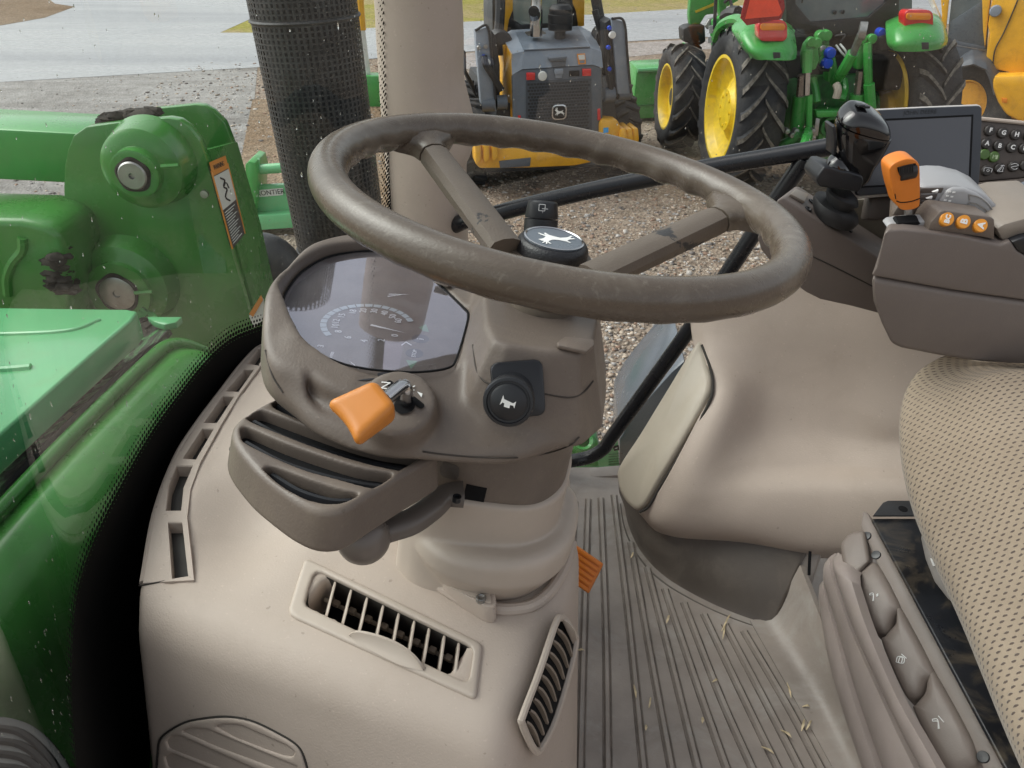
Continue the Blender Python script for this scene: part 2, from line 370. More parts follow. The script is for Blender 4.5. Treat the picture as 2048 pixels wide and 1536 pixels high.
# ------------------------------------------------------------------ ground, road, grass
def groundmat(name, cols, scale, bump, rough, patch=None, stretch=None, spec=.4, big=.35):
    m, t, o = newmat(name); b = nd(t, 'ShaderNodeBsdfPrincipled'); t.links.new(b.outputs[0], o.inputs[0])
    tc = nd(t, 'ShaderNodeTexCoord'); mp = nd(t, 'ShaderNodeMapping'); t.links.new(tc.outputs['Object'], mp.inputs[0])
    if stretch: mp.inputs['Rotation'].default_value = (0, 0, stretch[0]); mp.inputs['Scale'].default_value = (stretch[1], stretch[2], 1)
    vo = nd(t, 'ShaderNodeTexVoronoi'); vo.inputs['Scale'].default_value = scale; t.links.new(tc.outputs['Object'], vo.inputs['Vector'])
    sx = nd(t, 'ShaderNodeSeparateColor'); t.links.new(vo.outputs['Color'], sx.inputs[0])
    c = ramp(t, sx.outputs[0], [(i/(len(cols)-1), q) for i, q in enumerate(cols)]).outputs[0]
    n1 = noise(t, big, 6, .6, mp.outputs[0], .4)
    if patch:
        f = ramp(t, n1.outputs[0], [(.42, (0, 0, 0)), (.62, (1, 1, 1))]).outputs[0]; c = mixc(t, f, c, patch, 'MULTIPLY')
    n2 = noise(t, scale*.22, 5, .7, tc.outputs['Object'])
    c = mixc(t, .55, c, ramp(t, n2.outputs[0], [(.3, (.45, .45, .45)), (.7, (1.3, 1.3, 1.3))]).outputs[0], 'MULTIPLY')
    t.links.new(c, b.inputs['Base Color'])
    r = ramp(t, n1.outputs[0], [(.35, (rough-.18,)*3), (.65, (min(1, rough+.1),)*3)]); t.links.new(r.outputs[0], b.inputs['Roughness'])
    b.inputs['Specular IOR Level'].default_value = spec
    bp = nd(t, 'ShaderNodeBump'); bp.inputs['Strength'].default_value = bump; bp.inputs['Distance'].default_value = .02
    t.links.new(vo.outputs['Distance'], bp.inputs['Height']); t.links.new(bp.outputs[0], b.inputs['Normal'])
    return m
M_GRAV = groundmat('gravel_ground', [(.16, .122, .095), (.32, .255, .198), (.255, .20, .158), (.42, .355, .29), (.205, .16, .124), (.365, .29, .232)], 34, .9, .85, (.85, .78, .7), spec=.2)
M_ROAD = groundmat('wet_asphalt', [(.33, .33, .335), (.37, .37, .375), (.35, .35, .355)], 60, .10, .36, (.78, .79, .82), (-.35, .10, .8), .45, .5)
M_GRASS = groundmat('winter_grass', [(.27, .21, .09), (.38, .29, .14), (.24, .22, .065), (.43, .34, .19), (.33, .26, .12)], 26, 1., .9, (.88, 1.0, .55), spec=.1, big=.5)
M_VERGE = groundmat('dry_verge', [(.24, .17, .115), (.30, .22, .15), (.18, .13, .085), (.33, .26, .19)], 30, .8, .9, (.8, .75, .7), spec=.1)
M_PATCHY = groundmat('worn_gravel', [(.27, .255, .24), (.31, .295, .28), (.24, .225, .21), (.35, .335, .32)], 30, .5, .72, (.66, .64, .62), (-.35, .35, 1.2), .35, .9)
def G(px, py, dz=0): return onZ(px, py, GZ+dz)
def sheet(name, poly, mat, dz):
    bm = bmesh.new(); f = bm.faces.new([bm.verts.new((float(p[0]), float(p[1]), GZ+dz)) for p in poly]); bm.normal_update()
    if f.normal.z < 0: f.normal_flip()
    bmesh.ops.triangulate(bm, faces=bm.faces[:]); me = bpy.data.meshes.new(name); bm.to_mesh(me); bm.free()
    return ob(name, me, mat, None, smooth=False, kind='structure')
ob('ground', me_of([(-260, -260, GZ), (260, -260, GZ), (260, 260, GZ), (-260, 260, GZ)], [(0, 1, 2, 3)]), M_GRAV, None, False, kind='structure')
def gp(l): return [G(*p) for p in l]
far = lambda x, y: np.array([x, y, GZ])
sheet('gravel_apron', gp([(-500, 450), (-60, 425), (300, 400), (480, 330), (505, 240), (515, 135), (0, 163), (-500, 195)]), M_PATCHY, .004)
sheet('road', gp([(-500, 196), (0, 165), (520, 135), (917, 105), (1280, 82), (1500, 70), (2400, 22)])+gp([(2400, -62), (1600, 4), (1380, 18), (917, 45), (600, 66), (440, 66), (520, 30), (620, -50), (300, -70), (60, -30), (110, 8), (150, 14), (90, 36), (0, 52), (-500, 90)]), M_ROAD, .008)
a = G(2400, -62); b = G(620, -50)
sheet('grass_field', gp([(1600, 4), (1380, 18), (917, 45), (600, 66), (440, 66), (520, 30), (620, -50)])+[far(-6, 150), far(150, 150), a], M_GRASS, .004)
sheet('grass_bank', gp([(60, -30), (110, 8), (150, 14), (90, 36), (0, 52), (-500, 90)])+[far(-150, 60), far(-120, 150), far(-14, 90)], M_VERGE, .012)
sheet('verge', gp([(500, 470), (480, 330), (505, 200), (760, 190), (800, 470)]), M_VERGE, .009)
sheet('road_verge', gp([(917, 108), (1280, 85), (1500, 73), (1500, 90), (1280, 112), (917, 140)]), groundmat('gravel_edge', [(.33, .30, .28), (.26, .22, .20), (.4, .37, .35)], 24, .5, .9), .004)
# loose stones in the yard
rng = np.random.default_rng(5)
def stones(n, name, zone, smin_, smax_, cols):
    ico = bmesh.new(); bmesh.ops.create_icosphere(ico, subdivisions=1, radius=1); iv = np.array([v.co[:] for v in ico.verts]); fi = np.array([[v.index for v in f.verts] for f in ico.faces]); ico.free()
    P = np.array([zone(rng) for _ in range(n)]); s = smin_*(smax_/smin_)**(rng.random(n)**1.7)
    vs = iv[None]*(1+.28*rng.normal(size=(n, len(iv), 1)).clip(-1.5, 1.5))*np.stack([s*rng.uniform(.8, 1.5, n), s*rng.uniform(.7, 1.1, n), s*rng.uniform(.4, .7, n)], 1)[:, None]
    an = rng.random(n)*6.28; c, q = np.cos(an)[:, None], np.sin(an)[:, None]
    x = vs[..., 0]*c-vs[..., 1]*q; y = vs[..., 0]*q+vs[..., 1]*c; vs = np.stack([x, y, vs[..., 2]], -1)
    vs[..., 0] += P[:, None, 0]; vs[..., 1] += P[:, None, 1]; vs[..., 2] += GZ+s[:, None]*.22
    F = (fi[None]+np.arange(n)[:, None, None]*len(iv)).reshape(-1, 3)
    me = bpy.data.meshes.new(name); me.vertices.add(n*len(iv)); me.vertices.foreach_set('co', vs.ravel()); me.loops.add(F.size); me.loops.foreach_set('vertex_index', F.ravel().astype(np.int32))
    me.polygons.add(len(F)); me.polygons.foreach_set('loop_start', np.arange(0, F.size, 3, dtype=np.int32)); me.update(calc_edges=True)
    k = rng.integers(0, len(cols), n); me.polygons.foreach_set('material_index', np.repeat(k, len(fi)).astype(np.int32))
    o = ob(name, me, cols, None, True, None, kind='stuff'); return o
SC_ = [surf('stone_%s' % w, c, .8, var=.25, vscale=20, spec=.25) for w, c in (('tan', (.38, .30, .235)), ('grey', (.35, .33, .315)), ('pale', (.52, .48, .44)), ('rust', (.31, .205, .15)), ('dark', (.17, .15, .14)), ('sand', (.44, .365, .29)))]
def zone1(r):
    while True:
        px, py = r.uniform(900, 1700), 330+(900-330)*r.random()**.8
        p = G(px, py)
        return p
tag(stones(15000, 'gravel', zone1, .006, .022, SC_), 'loose tan and grey stones lying over the yard', 'gravel')
def zone2(r): return np.array([r.uniform(-6, 8), r.uniform(5.5, 16), 0])
tag(stones(6000, 'gravel', zone2, .012, .035, SC_), 'coarser stones scattered farther out over the yard', 'gravel')
def zone3(r): return G(r.uniform(-100, 520), r.uniform(150, 640))
tag(stones(2500, 'gravel', zone3, .008, .02, [SC_[1], SC_[0], SC_[4]]), 'grey stones scattered on the apron beside the road', 'gravel')
# ------------------------------------------------------------------ cab floor with raised ribs
FLOORM = surf('rubber_floor_mat', (.32, .278, .243), .42, grain=.4, gscale=260, var=.12, vscale=7, dirt=(.46, .44, .41), dirt_amt=.6, dscale=8, rvar=.16)
GROOVE = surf('floor_groove_dark', (.215, .182, .155), .8, var=.25, vscale=20)  # darker tone for the thin lines along both sides of each rib
fl = hullbox([V(-.45, -.35, -.03), V(1.6, -.35, -.03), V(1.6, 1.335, -.03), V(-.45, 1.335, -.03)], [V(-.45, -.35, 0), V(1.6, -.35, 0), V(1.6, 1.335, 0), V(-.45, 1.335, 0)])
floor = ob('floor', join(fl), FLOORM, None, False, kind='structure')
ribs = [((1150, 1003), (1128, 1400), (1118, 1536)), ((1177, 998), (1167, 1300), (1160, 1560)), ((1202, 996), (1212, 1250), (1216, 1560)), ((1228, 990), (1258, 1240), (1290, 1560)), ((1262, 1085), (1300, 1300), (1348, 1560)),
        ((1295, 1135), (1345, 1330), (1402, 1560)), ((1330, 1178), (1395, 1370), (1462, 1560)), ((1368, 1205), (1440, 1390), (1516, 1560)), ((1408, 1228), (1490, 1400), (1568, 1560)), ((1450, 1248), (1535, 1410), (1612, 1560)), ((1488, 1262), (1575, 1410), (1655, 1560))]
for r in ribs:
    P = spl([onZ(x, y, .0012) for x, y in r], 14)
    T = np.gradient(P, axis=0); T /= np.linalg.norm(T, axis=1, keepdims=True); S = np.cross(T, V(0, 0, 1))
    for off, w, h, mt, nm in ((0, .0095, .0034, FLOORM, 'rib'), (.0062, .0022, .0008, GROOVE, 'groove'), (-.0062, .0022, .0008, GROOVE, 'groove')):
        Q = P+S*off; prof = np.stack([Q-S*w/2, Q-S*w*.28+V(0, 0, h), Q+S*w*.28+V(0, 0, h), Q+S*w/2], 1); prof[:, 0, 2] = prof[:, 3, 2] = .0004
        ob(nm, me_of(*gridvf(prof)), mt, floor, True, 30)
# raised sill at the far door
ob('sill', join(prism([onY(1100, 962, 1.30), onY(1260, 948, 1.30), onY(1260, 968, 1.30), onY(1100, 984, 1.30)], V(0, .035, 0), .004)), FLOORM, floor)
# kick slope that rises to the seat base at the right
kick = net([[onZ(1500, 1240, .003), onZ(1585, 1390, .003), onZ(1680, 1560, .003)], [onZ(1545, 1228, .012), onZ(1640, 1380, .012), onZ(1730, 1560, .012)], [onZ(1600, 1130, .10), onZ(1665, 1300, .07), onZ(1760, 1560, .06)]], 20, 10)
ob('raised_edge', me_of(*slab(kick, -.01)), FLOORM, floor)
# ------------------------------------------------------------------ windscreen
PLAN = [(-.20, 1.335), (-.285, 1.235), (-.36, 1.12), (-.415, .98), (-.436, .82), (-.437, .69), (-.425, .55), (-.395, .455), (-.355, .37), (-.315, .29), (-.27, .20), (-.22, .10), (-.17, .0)]
zf = [.60, .52, .475, .50, .497, .492, .482, .468, .455, .44, .42, .40, .38]
PL = spl([(x, y, z) for (x, y), z in zip(PLAN, zf)], 78)
hs = [-.50, -.17, -.08, -.03, 0, .03, .08, .2, .4, .7, 1.0, 1.3]
rows = np.array([[p+V(.085*h, 0, h) for p in PL] for h in hs])[:, ::-1]
m, t, o = newmat('windscreen_glass')
uv = nd(t, 'ShaderNodeUVMap'); sx = nd(t, 'ShaderNodeSeparateXYZ'); t.links.new(uv.outputs[0], sx.inputs[0])
lw = nd(t, 'ShaderNodeLayerWeight'); lw.inputs[0].default_value = .5
f5 = math_(t, 'POWER', lw.outputs['Facing'], 5.0); fr = math_(t, 'ADD', math_(t, 'MULTIPLY', f5, 1.0), .048, True)
tr = nd(t, 'ShaderNodeBsdfTransparent'); tr.inputs[0].default_value = (.90, .95, .92, 1)
gl = nd(t, 'ShaderNodeBsdfGlossy'); gl.inputs['Roughness'].default_value = .0
tcg = nd(t, 'ShaderNodeTexCoord'); mpg = nd(t, 'ShaderNodeMapping'); mpg.inputs['Scale'].default_value = (1, 9, 1.6); t.links.new(tcg.outputs['Object'], mpg.inputs[0])
ng = noise(t, 5, 8, .7, mpg.outputs[0], .8); ng2 = noise(t, 160, 3, .6, tcg.outputs['Object'])
dg_ = math_(t, 'MULTIPLY', ramp(t, ng.outputs[0], [(.35, (.006,)*3), (.75, (.050,)*3)]).outputs[0], ramp(t, ng2.outputs[0], [(.3, (.5,)*3), (.7, (1.3,)*3)]).outputs[0])
dfg = nd(t, 'ShaderNodeBsdfDiffuse'); dfg.inputs[0].default_value = (.62, .62, .60, 1)
trd = nd(t, 'ShaderNodeMixShader'); t.links.new(dg_, trd.inputs[0]); t.links.new(tr.outputs[0], trd.inputs[1]); t.links.new(dfg.outputs[0], trd.inputs[2])
ms = nd(t, 'ShaderNodeMixShader'); t.links.new(fr, ms.inputs[0]); t.links.new(trd.outputs[0], ms.inputs[1]); t.links.new(gl.outputs[0], ms.inputs[2])
fritb = nd(t, 'ShaderNodeBsdfPrincipled'); fritb.inputs['Base Color'].default_value = (.003, .003, .003, 1); fritb.inputs['Roughness'].default_value = .75; fritb.inputs['Specular IOR Level'].default_value = .12
rv = math_(t, 'DIVIDE', sx.outputs[1], .0072); hf = math_(t, 'MULTIPLY', math_(t, 'FLOOR', rv), .5)
fx = math_(t, 'SUBTRACT', math_(t, 'FRACT', math_(t, 'ADD', math_(t, 'DIVIDE', sx.outputs[0], .0066), hf)), .5)
fy = math_(t, 'SUBTRACT', math_(t, 'FRACT', rv), .5)
dd = math_(t, 'SQRT', math_(t, 'ADD', math_(t, 'MULTIPLY', fx, fx), math_(t, 'MULTIPLY', fy, fy)))
# v grows upward from the foot of the dots; UV x of the far end is 0 at the door pillar
edge = math_(t, 'MINIMUM', sx.outputs[1], math_(t, 'SUBTRACT', sx.outputs[0], .022))
rad = math_(t, 'MULTIPLY', math_(t, 'SUBTRACT', .036, edge), 17.0)
fm = math_(t, 'MAXIMUM', math_(t, 'LESS_THAN', dd, rad), math_(t, 'LESS_THAN', edge, 0.0))
ms2 = nd(t, 'ShaderNodeMixShader'); t.links.new(fm, ms2.inputs[0]); t.links.new(ms.outputs[0], ms2.inputs[1]); t.links.new(fritb.outputs[0], ms2.inputs[2]); t.links.new(ms2.outputs[0], o.inputs[0])
WSG = m
vs, fs = gridvf(rows); me = me_of(vs, fs)
arc = np.concatenate([[0], np.cumsum(np.linalg.norm(np.diff(PL[:, :2], axis=0), axis=1))])[::-1]
uvl = me.uv_layers.new(name='UVMap'); mcol = len(PL)
for lp in me.loops:
    i, j = divmod(lp.vertex_index, mcol); uvl.data[lp.index].uv = (arc[j], hs[i]-.005)
wind = thing('windscreen', 'curved front windscreen with black dotted border and rain drops', 'windscreen', (-.43, .7, .45))
ob('glass', me, WSG, wind, True, None)
# rain drops and runs on the outside
m, t, o = newmat('water_drop'); g = nd(t, 'ShaderNodeBsdfGlass'); g.inputs['IOR'].default_value = 1.33; g.inputs['Roughness'].default_value = 0.
t.links.new(g.outputs[0], o.inputs[0]); DROP = m
def wpt(u, h):
    j = u*(len(PL)-1); i = int(j); k = min(i+1, len(PL)-1); p = PL[i]*(1-(j-i))+PL[k]*(j-i); T = nrm(PL[k]-PL[max(0, k-1)]); n = nrm(np.cross(T, V(.085, 0, 1)));
    if n[0] > 0: n = -n
    return p+V(.085*h, 0, h), T, n
vs = []; fs = []; r2 = np.random.default_rng(11)
for k in range(800):
    u = r2.uniform(.02, .98); h = .015+1.0*r2.random()**1.3; p, T, n = wpt(u, h); s = r2.uniform(.00035, .0009)*(2.0 if r2.random() < .08 else 1); e = r2.uniform(1.2, 3.8)
    b = nrm(V(.085, 0, 1)+T*r2.normal()*.25)
    q = [(0, 0, .0)]; n0 = len(vs)
    for th in np.linspace(0, 2*np.pi, 7)[:-1]: vs.append(p+n*.0004+(T*math.cos(th)*s+b*math.sin(th)*s*e))
    for th in np.linspace(0, 2*np.pi, 7)[:-1]: vs.append(p+n*(.0004+s*.45)+(T*math.cos(th)*s+b*math.sin(th)*s*e)*.62)
    vs.append(p+n*(.0004+s*.62))
    for i in range(6): fs += [(n0+i, n0+(i+1) % 6, n0+6+(i+1) % 6, n0+6+i), (n0+6+i, n0+6+(i+1) % 6, n0+12)]
    fs.append(tuple(range(n0, n0+6))[::-1])
rain = ob('rain_drops', me_of(vs, fs), DROP, wind, True, None); rain['kind'] = 'stuff'
# ------------------------------------------------------------------ door pillar (beige A-pillar)
rowp = []
for py, xl, xr in ((-260, 728, 898), (-120, 736, 906), (0, 745, 914), (90, 750, 918), (160, 755, 918), (200, 757, 926), (250, 761, 938), (290, 765, 942), (320, 767, 936), (350, 770, 925), (420, 776, 927), (480, 781, 928), (560, 788, 930), (700, 798, 940)):
    a = onY(xl, py, 1.33); b = onY(xr, py, 1.33); w = b-a
    rowp.append([a+V(0, .07, 0), a+V(.0, .02, 0), a+w*.06+V(0, -.012, 0), a+w*.3+V(0, -.035, 0), a+w*.62+V(0, -.04, 0), a+w*.90+V(0, -.018, 0), b+V(0, .01, 0), b+V(.004, .07, 0)])
pil = ob('cab_pillar', me_of(*gridvf(net(rowp, 44, 90))), BEIGE, None, True, None, kind=None)
tag(pil, 'beige moulded cab pillar standing between windscreen and door glass', 'pillar')
# ------------------------------------------------------------------ far door: glass and black grab rails
door = thing('cab_door', 'clear cab door glass with black tubular grab rail inside it', 'door', (.4, 1.36, .1))
m, t, o = newmat('door_glass'); lw = nd(t, 'ShaderNodeLayerWeight'); lw.inputs[0].default_value = .5
fr = math_(t, 'ADD', math_(t, 'MULTIPLY', math_(t, 'POWER', lw.outputs['Facing'], 5.0), .85), .045, True)
tr = nd(t, 'ShaderNodeBsdfTransparent'); tr.inputs[0].default_value = (.93, .95, .94, 1); gl = nd(t, 'ShaderNodeBsdfGlossy'); gl.inputs['Roughness'].default_value = 0.
ms = nd(t, 'ShaderNodeMixShader'); t.links.new(fr, ms.inputs[0]); t.links.new(tr.outputs[0], ms.inputs[1]); t.links.new(gl.outputs[0], ms.inputs[2]); t.links.new(ms.outputs[0], o.inputs[0]); DGL = m
ob('glass', join(hullbox([V(-.12, 1.40, -.05), V(2.2, 1.40, -.05), V(2.2, 1.405, -.05), V(-.12, 1.405, -.05)], [V(-.12, 1.40, 1.8), V(2.2, 1.40, 1.8), V(2.2, 1.405, 1.8), V(-.12, 1.405, 1.8)])), DGL, door, False)
YR = 1.30
ob('grab_rail', join(tube([onY(900, 455, YR+.03), onY(935, 440, YR), onY(975, 432, YR), onY(1050, 412, YR), onY(1200, 377, YR), onY(1400, 338, YR-.02), onY(1560, 311, YR-.05), onY(1700, 287, YR-.08)], .0145, 16)), POWDER, door)
ob('grab_rail', join(tube([onY(1610, 318, YR-.06), onY(1520, 448, YR-.04), onY(1400, 628, YR-.02), onY(1300, 768, YR), onY(1226, 870, YR), onY(1207, 897, YR), onY(1178, 914, YR), onY(1140, 922, YR), onY(1080, 932, YR+.02)], .0145, 16, 60)), POWDER, door)
ob('latch_knob', join(tube([onY(1395, 640, 1.30), onY(1405, 652, 1.30)], .012, 10)), BLACKP, door)
vs = []; fs = []
for k in range(150):
    p = onY(r2.uniform(930, 1900), r2.uniform(5, 340), 1.4062); s = r2.uniform(.0005, .0012); v, f = ball(p, s, 6, (1, .5, r2.uniform(1, 2))); n0 = len(vs); vs += v; fs += [tuple(i+n0 for i in q) for q in f]
rain = ob('rain_drops', me_of(vs, fs), DROP, door, True, None); rain['kind'] = 'stuff'
# ------------------------------------------------------------------ steering wheel frame: H centre of rim, NW axis, AP forward, AQ towards the far door
H = V(.0440, .6547, .8343); NW = nrm(V(.16244, .00743, .98669)); AP = nrm(np.cross(NW, V(0, 1, 0))); AQ = np.cross(AP, NW)
if AQ[1] < 0: AQ = -AQ
def lv(px, py, s): return onP(px, py, H-NW*s, NW)
def loc(p): d = np.asarray(p)-H; return np.array([d@AP, d@AQ, -(d@NW)])
def lp(px, py, s): return loc(lv(px, py, s))[:2]
def pw(p, q, s): return H+AP*p+AQ*q-NW*s
def toW(v): return H+v[:, :1]*AP+v[:, 1:2]*AQ-v[:, 2:3]*NW
WHEELM, t, o = newmat('worn_wheel_leather'); b = nd(t, 'ShaderNodeBsdfPrincipled'); t.links.new(b.outputs[0], o.inputs[0])
tc = nd(t, 'ShaderNodeTexCoord'); oc = tc.outputs['Object']
n1 = noise(t, 9, 8, .7, oc, 1.2); c = ramp(t, n1.outputs[0], [(.25, (.078, .060, .045)), (.52, (.102, .080, .061)), (.72, (.16, .136, .108))]).outputs[0]
n2 = noise(t, 70, 6, .75, oc, 2.); c = mixc(t, ramp(t, n2.outputs[0], [(.56, (0,)*3), (.75, (.4,)*3)]).outputs[0], c, (.30, .27, .22))
t.links.new(c, b.inputs['Base Color'])
r = ramp(t, n1.outputs[0], [(.35, (.33,)*3), (.68, (.20,)*3)]); t.links.new(r.outputs[0], b.inputs['Roughness'])
g = noise(t, 420, 3, .6, oc); bp = nd(t, 'ShaderNodeBump'); bp.inputs['Strength'].default_value = .25; bp.inputs['Distance'].default_value = .0008; t.links.new(g.outputs[0], bp.inputs['Height']); t.links.new(bp.outputs[0], b.inputs['Normal'])
SPOKEM, t, o = newmat('worn_spoke_plastic'); b = nd(t, 'ShaderNodeBsdfPrincipled'); t.links.new(b.outputs[0], o.inputs[0])
tc = nd(t, 'ShaderNodeTexCoord'); oc = tc.outputs['Object']; n1 = noise(t, 16, 8, .62, oc, .5)
c = ramp(t, n1.outputs[0], [(.3, (.105, .083, .063)), (.60, (.125, .10, .078)), (.612, (.115, .092, .072)), (.622, (.030, .029, .029))]).outputs[0]; t.links.new(c, b.inputs['Base Color'])
b.inputs['Roughness'].default_value = .5; g = noise(t, 500, 3, .6, oc); bp = nd(t, 'ShaderNodeBump'); bp.inputs['Strength'].default_value = .5; bp.inputs['Distance'].default_value = .0008; t.links.new(g.outputs[0], bp.inputs['Height']); t.links.new(bp.outputs[0], b.inputs['Normal'])

sw = thing('steering_wheel', 'brown worn steering wheel with two spokes and round black hub emblem', 'steering wheel', H)
R0 = .1995; TR = .0150; nT, nS = 320, 28
th = np.linspace(0, 2*np.pi, nT, endpoint=False); ph = np.linspace(0, 2*np.pi, nS, endpoint=False)
bump = (.5+.5*np.cos(th*34))**1.5
P = np.zeros((nT, nS, 3))
for i, a_ in enumerate(th):
    rad = AP*math.cos(a_)+AQ*math.sin(a_)
    for j, f in enumerate(ph):
        c_, s_ = math.cos(f), math.sin(f); rr = TR
        under = max(0, -s_*.75-c_*.55)
        rr += .0023*bump[i]*under**1.5
        P[i, j] = H+rad*(R0+rr*c_*1.03)+NW*rr*s_*1.05
ob('rim', me_of(*gridvf(P, True, True)), WHEELM, sw, True, None)
def spoke(rim_px, hub_px, wr, wh, sh):
    A = lv(*rim_px, .004); _a = loc(A); A = H+(AP*_a[0]+AQ*_a[1])*(R0/math.hypot(_a[0], _a[1]))-NW*.004; B = lv(*hub_px, sh); d = nrm(B-A); s = nrm(np.cross(d, NW)); u = np.cross(s, d)
    if u@NW < 0: u = -u
    def sec(c, w, hgt): return [c+s*x*w+u*y*hgt for x, y in ((-.5, -.55), (-.54, -.1), (-.44, .32), (-.17, .5), (.17, .5), (.44, .32), (.54, -.1), (.5, -.55), (0, -.75))]
    L = np.linalg.norm(B-A); out = []
    k0 = .19
    root = [sec(A+d*L*x, w, h) for x, w, h in ((.01, wr*2.9, .016), (.065, wr*2.35, .022), (.105, wr*1.6, .021), (.14, wr*1.18, .0190), (k0-.008, wr, .0178))]
    def loft(S): vs, fs = gridvf(np.array(S), cu=True); n = len(S[0]); return list(vs), fs+[tuple(range(n))[::-1], tuple((len(S)-1)*n+i for i in range(n))]
    R = net([np.array(x) for x in root], 9, 24) if False else np.array([spl([root[i][j] for i in range(5)], 20) for j in range(9)]).transpose(1, 0, 2)
    ob('spoke_root', me_of(*loft(list(R))), WHEELM, sw, True, 50)
    bar = [sec(A+d*L*x, w, h) for x, w, h in ((k0, wr*.90, .0155), (k0+.004, wr*.97, .0172), (k0+.02, wr*.98, .0175), (.6, (wr+wh)/2, .017), (1.0, wh, .016))]
    ob('spoke', me_of(*loft(bar)), SPOKEM, sw, True, 28)
spoke((842, 268), (1012, 492), .0275, .031, .050)
spoke((1520, 412), (1180, 552), .0275, .030, .050)
hub = H-NW*.047
def atax(prof, dq=0, dp=0): return [(r, h) for r, h in prof]
HC = lv(1105, 493, .050)
ob('hub_base', join(lathe([(.001, -.030), (.033, -.030), (.0345, -.020), (.0375, -.016), (.0385, -.010), (.0375, -.0065), (.034, -.0055), (.001, -.0055)], HC, NW, 48)), SPOKEM, sw)
GRAINK = surf('grained_black', (.012, .012, .014), .42, grain=1., gscale=420, var=.2)
ob('hub_cap', join(lathe([(.001, -.006), (.0335, -.006), (.0335, -.001), (.0325, .003), (.0305, .0058), (.0285, .0068), (.001, .0068)], HC, NW, 48)), GRAINK, sw)
em = ob('emblem', join(lathe([(.001, .0066), (.0275, .0066), (.0275, .0076), (.001, .0080)], HC, NW, 48)), HUBDISC, sw)
ob('emblem_ring', join(lathe([(.0272, .0074), (.0278, .0084), (.0264, .0088), (.0256, .0080)], HC, NW, 48, caps=False)), CHROME, em)
deer('deer_logo', HC+NW*.0081-AP*.001, nrm(AP-AQ*.1), nrm(-AQ-AP*.1), .036, WHITE, em)
ob('neck', join(lathe([(.001, -.085), (.0355, -.085), (.0355, -.070), (.0335, -.045), (.031, -.028), (.001, -.028)], HC-AQ*.0, NW, 48)),
   surf('greasy_neck', (.125, .10, .075), .45, grain=.4, gscale=500, var=.15, dirt=(.012, .011, .010), dirt_amt=.95, dscale=26), sw)

DS = .040; H = H-NW*DS                                     # the column body sits this far below the rim plane
# ------------------------------------------------------------------ steering column with instrument pod
colm = thing('steering_column', 'brown moulded steering column with round instrument pod and switches', 'steering column', pw(.08, -.05, .2))
LENS_S = .112
LN = nrm(V(.118, .0, .99)); LC = lv(750, 640, LENS_S)
def ln(px, py, up=0): return onP(px, py, LC+LN*up, LN)
lens_px = [(566, 601), (580, 572), (606, 542), (655, 514), (715, 503), (767, 503), (808, 515), (842, 537), (885, 575), (928, 616), (936, 629), (932, 655), (913, 717), (896, 736), (842, 744), (790, 743), (735, 738), (681, 726), (617, 698), (598, 676), (584, 655), (571, 625)]
outer_px = [(528, 630), (531, 590), (546, 551), (575, 518), (612, 492), (655, 474), (705, 466), (760, 466), (830, 480), (900, 520), (960, 575), (985, 640), (960, 700), (900, 752), (800, 770), (720, 765), (650, 745), (600, 722), (560, 700), (536, 668)]
rim_poly = np.array([lp(x, y, s_) for x, y, s_ in [(527, 628, .090), (530, 590, .091), (547, 550, .093), (578, 517, .096)]]+[lp(x, y, .102) for x, y in [(615, 491), (660, 474), (710, 466), (762, 466), (840, 480), (905, 515), (955, 570), (978, 630)]])
rim_low = np.array([lp(x, y, s_) for x, y, s_ in [(960, 700, .108), (905, 760, .111), (800, 776, .111), (700, 764, .110), (640, 746, .109), (592, 722, .106), (555, 697, .100), (534, 665, .094)]])
POD = spl(np.concatenate([rim_poly, rim_low]), 90, True)
LENSL = spl(np.array([loc(ln(x, y))[:2] for x, y in lens_px]), 88, True)
BOWL = spl(np.array([lp(x, y, .150) for x, y in [(551, 770), (590, 812), (640, 850), (740, 884), (870, 900), (1000, 890), (1100, 858), (1184, 790)]]+[lp(x, y, .11) for x, y in [(1194, 720), (1198, 650)]]+[(-.052, .035), (-.02, .085), (.06, .11), (.15, .085), (.205, .02), (.228, -.06), (.222, -.115)]) if False else np.array([lp(x, y, .140) for x, y in [(549, 765), (590, 810), (640, 846), (740, 880), (870, 893), (964, 900), (1034, 899), (1105, 880), (1150, 850), (1184, 790)]]+[(-.057, .02), (-.057, .08), (-.02, .14), (.06, .175), (.15, .16), (.215, .10), (.238, .03), (.230, -.03)]), 100, True)
BLK = np.array([lp(x, y, .072) for x, y in [(962, 600), (966, 660), (982, 694), (1010, 706), (1100, 716), (1160, 718), (1188, 698), (1196, 650), (1196, 600)]]+[(-.045, .11), (.0, .12), (.05, .09)])
COLL = spl(np.array([(.100, -.03), (.088, -.060), (.060, -.076), (.02, -.080), (-.02, -.076), (-.045, -.055), (-.060, -.02), (-.060, .03), (-.02, .07), (.04, .075), (.09, .05)]), 60, True)
POCK = spl(np.array([lp(x, y, s_) for x, y, s_ in [(614, 738, .113), (655, 760, .114), (720, 780, .114), (800, 786, .115), (850, 800, .119), (872, 838, .127), (858, 864, .133), (790, 872, .134), (710, 856, .133), (662, 834, .130), (630, 790, .122)]]), 60, True)
DC = lv(795, 803, .116)                                   # reverser boss
DN = nrm(V(.08, -.42, .90))
HB = lv(1040, 783, .112)                                  # stalk switch plate on the block front
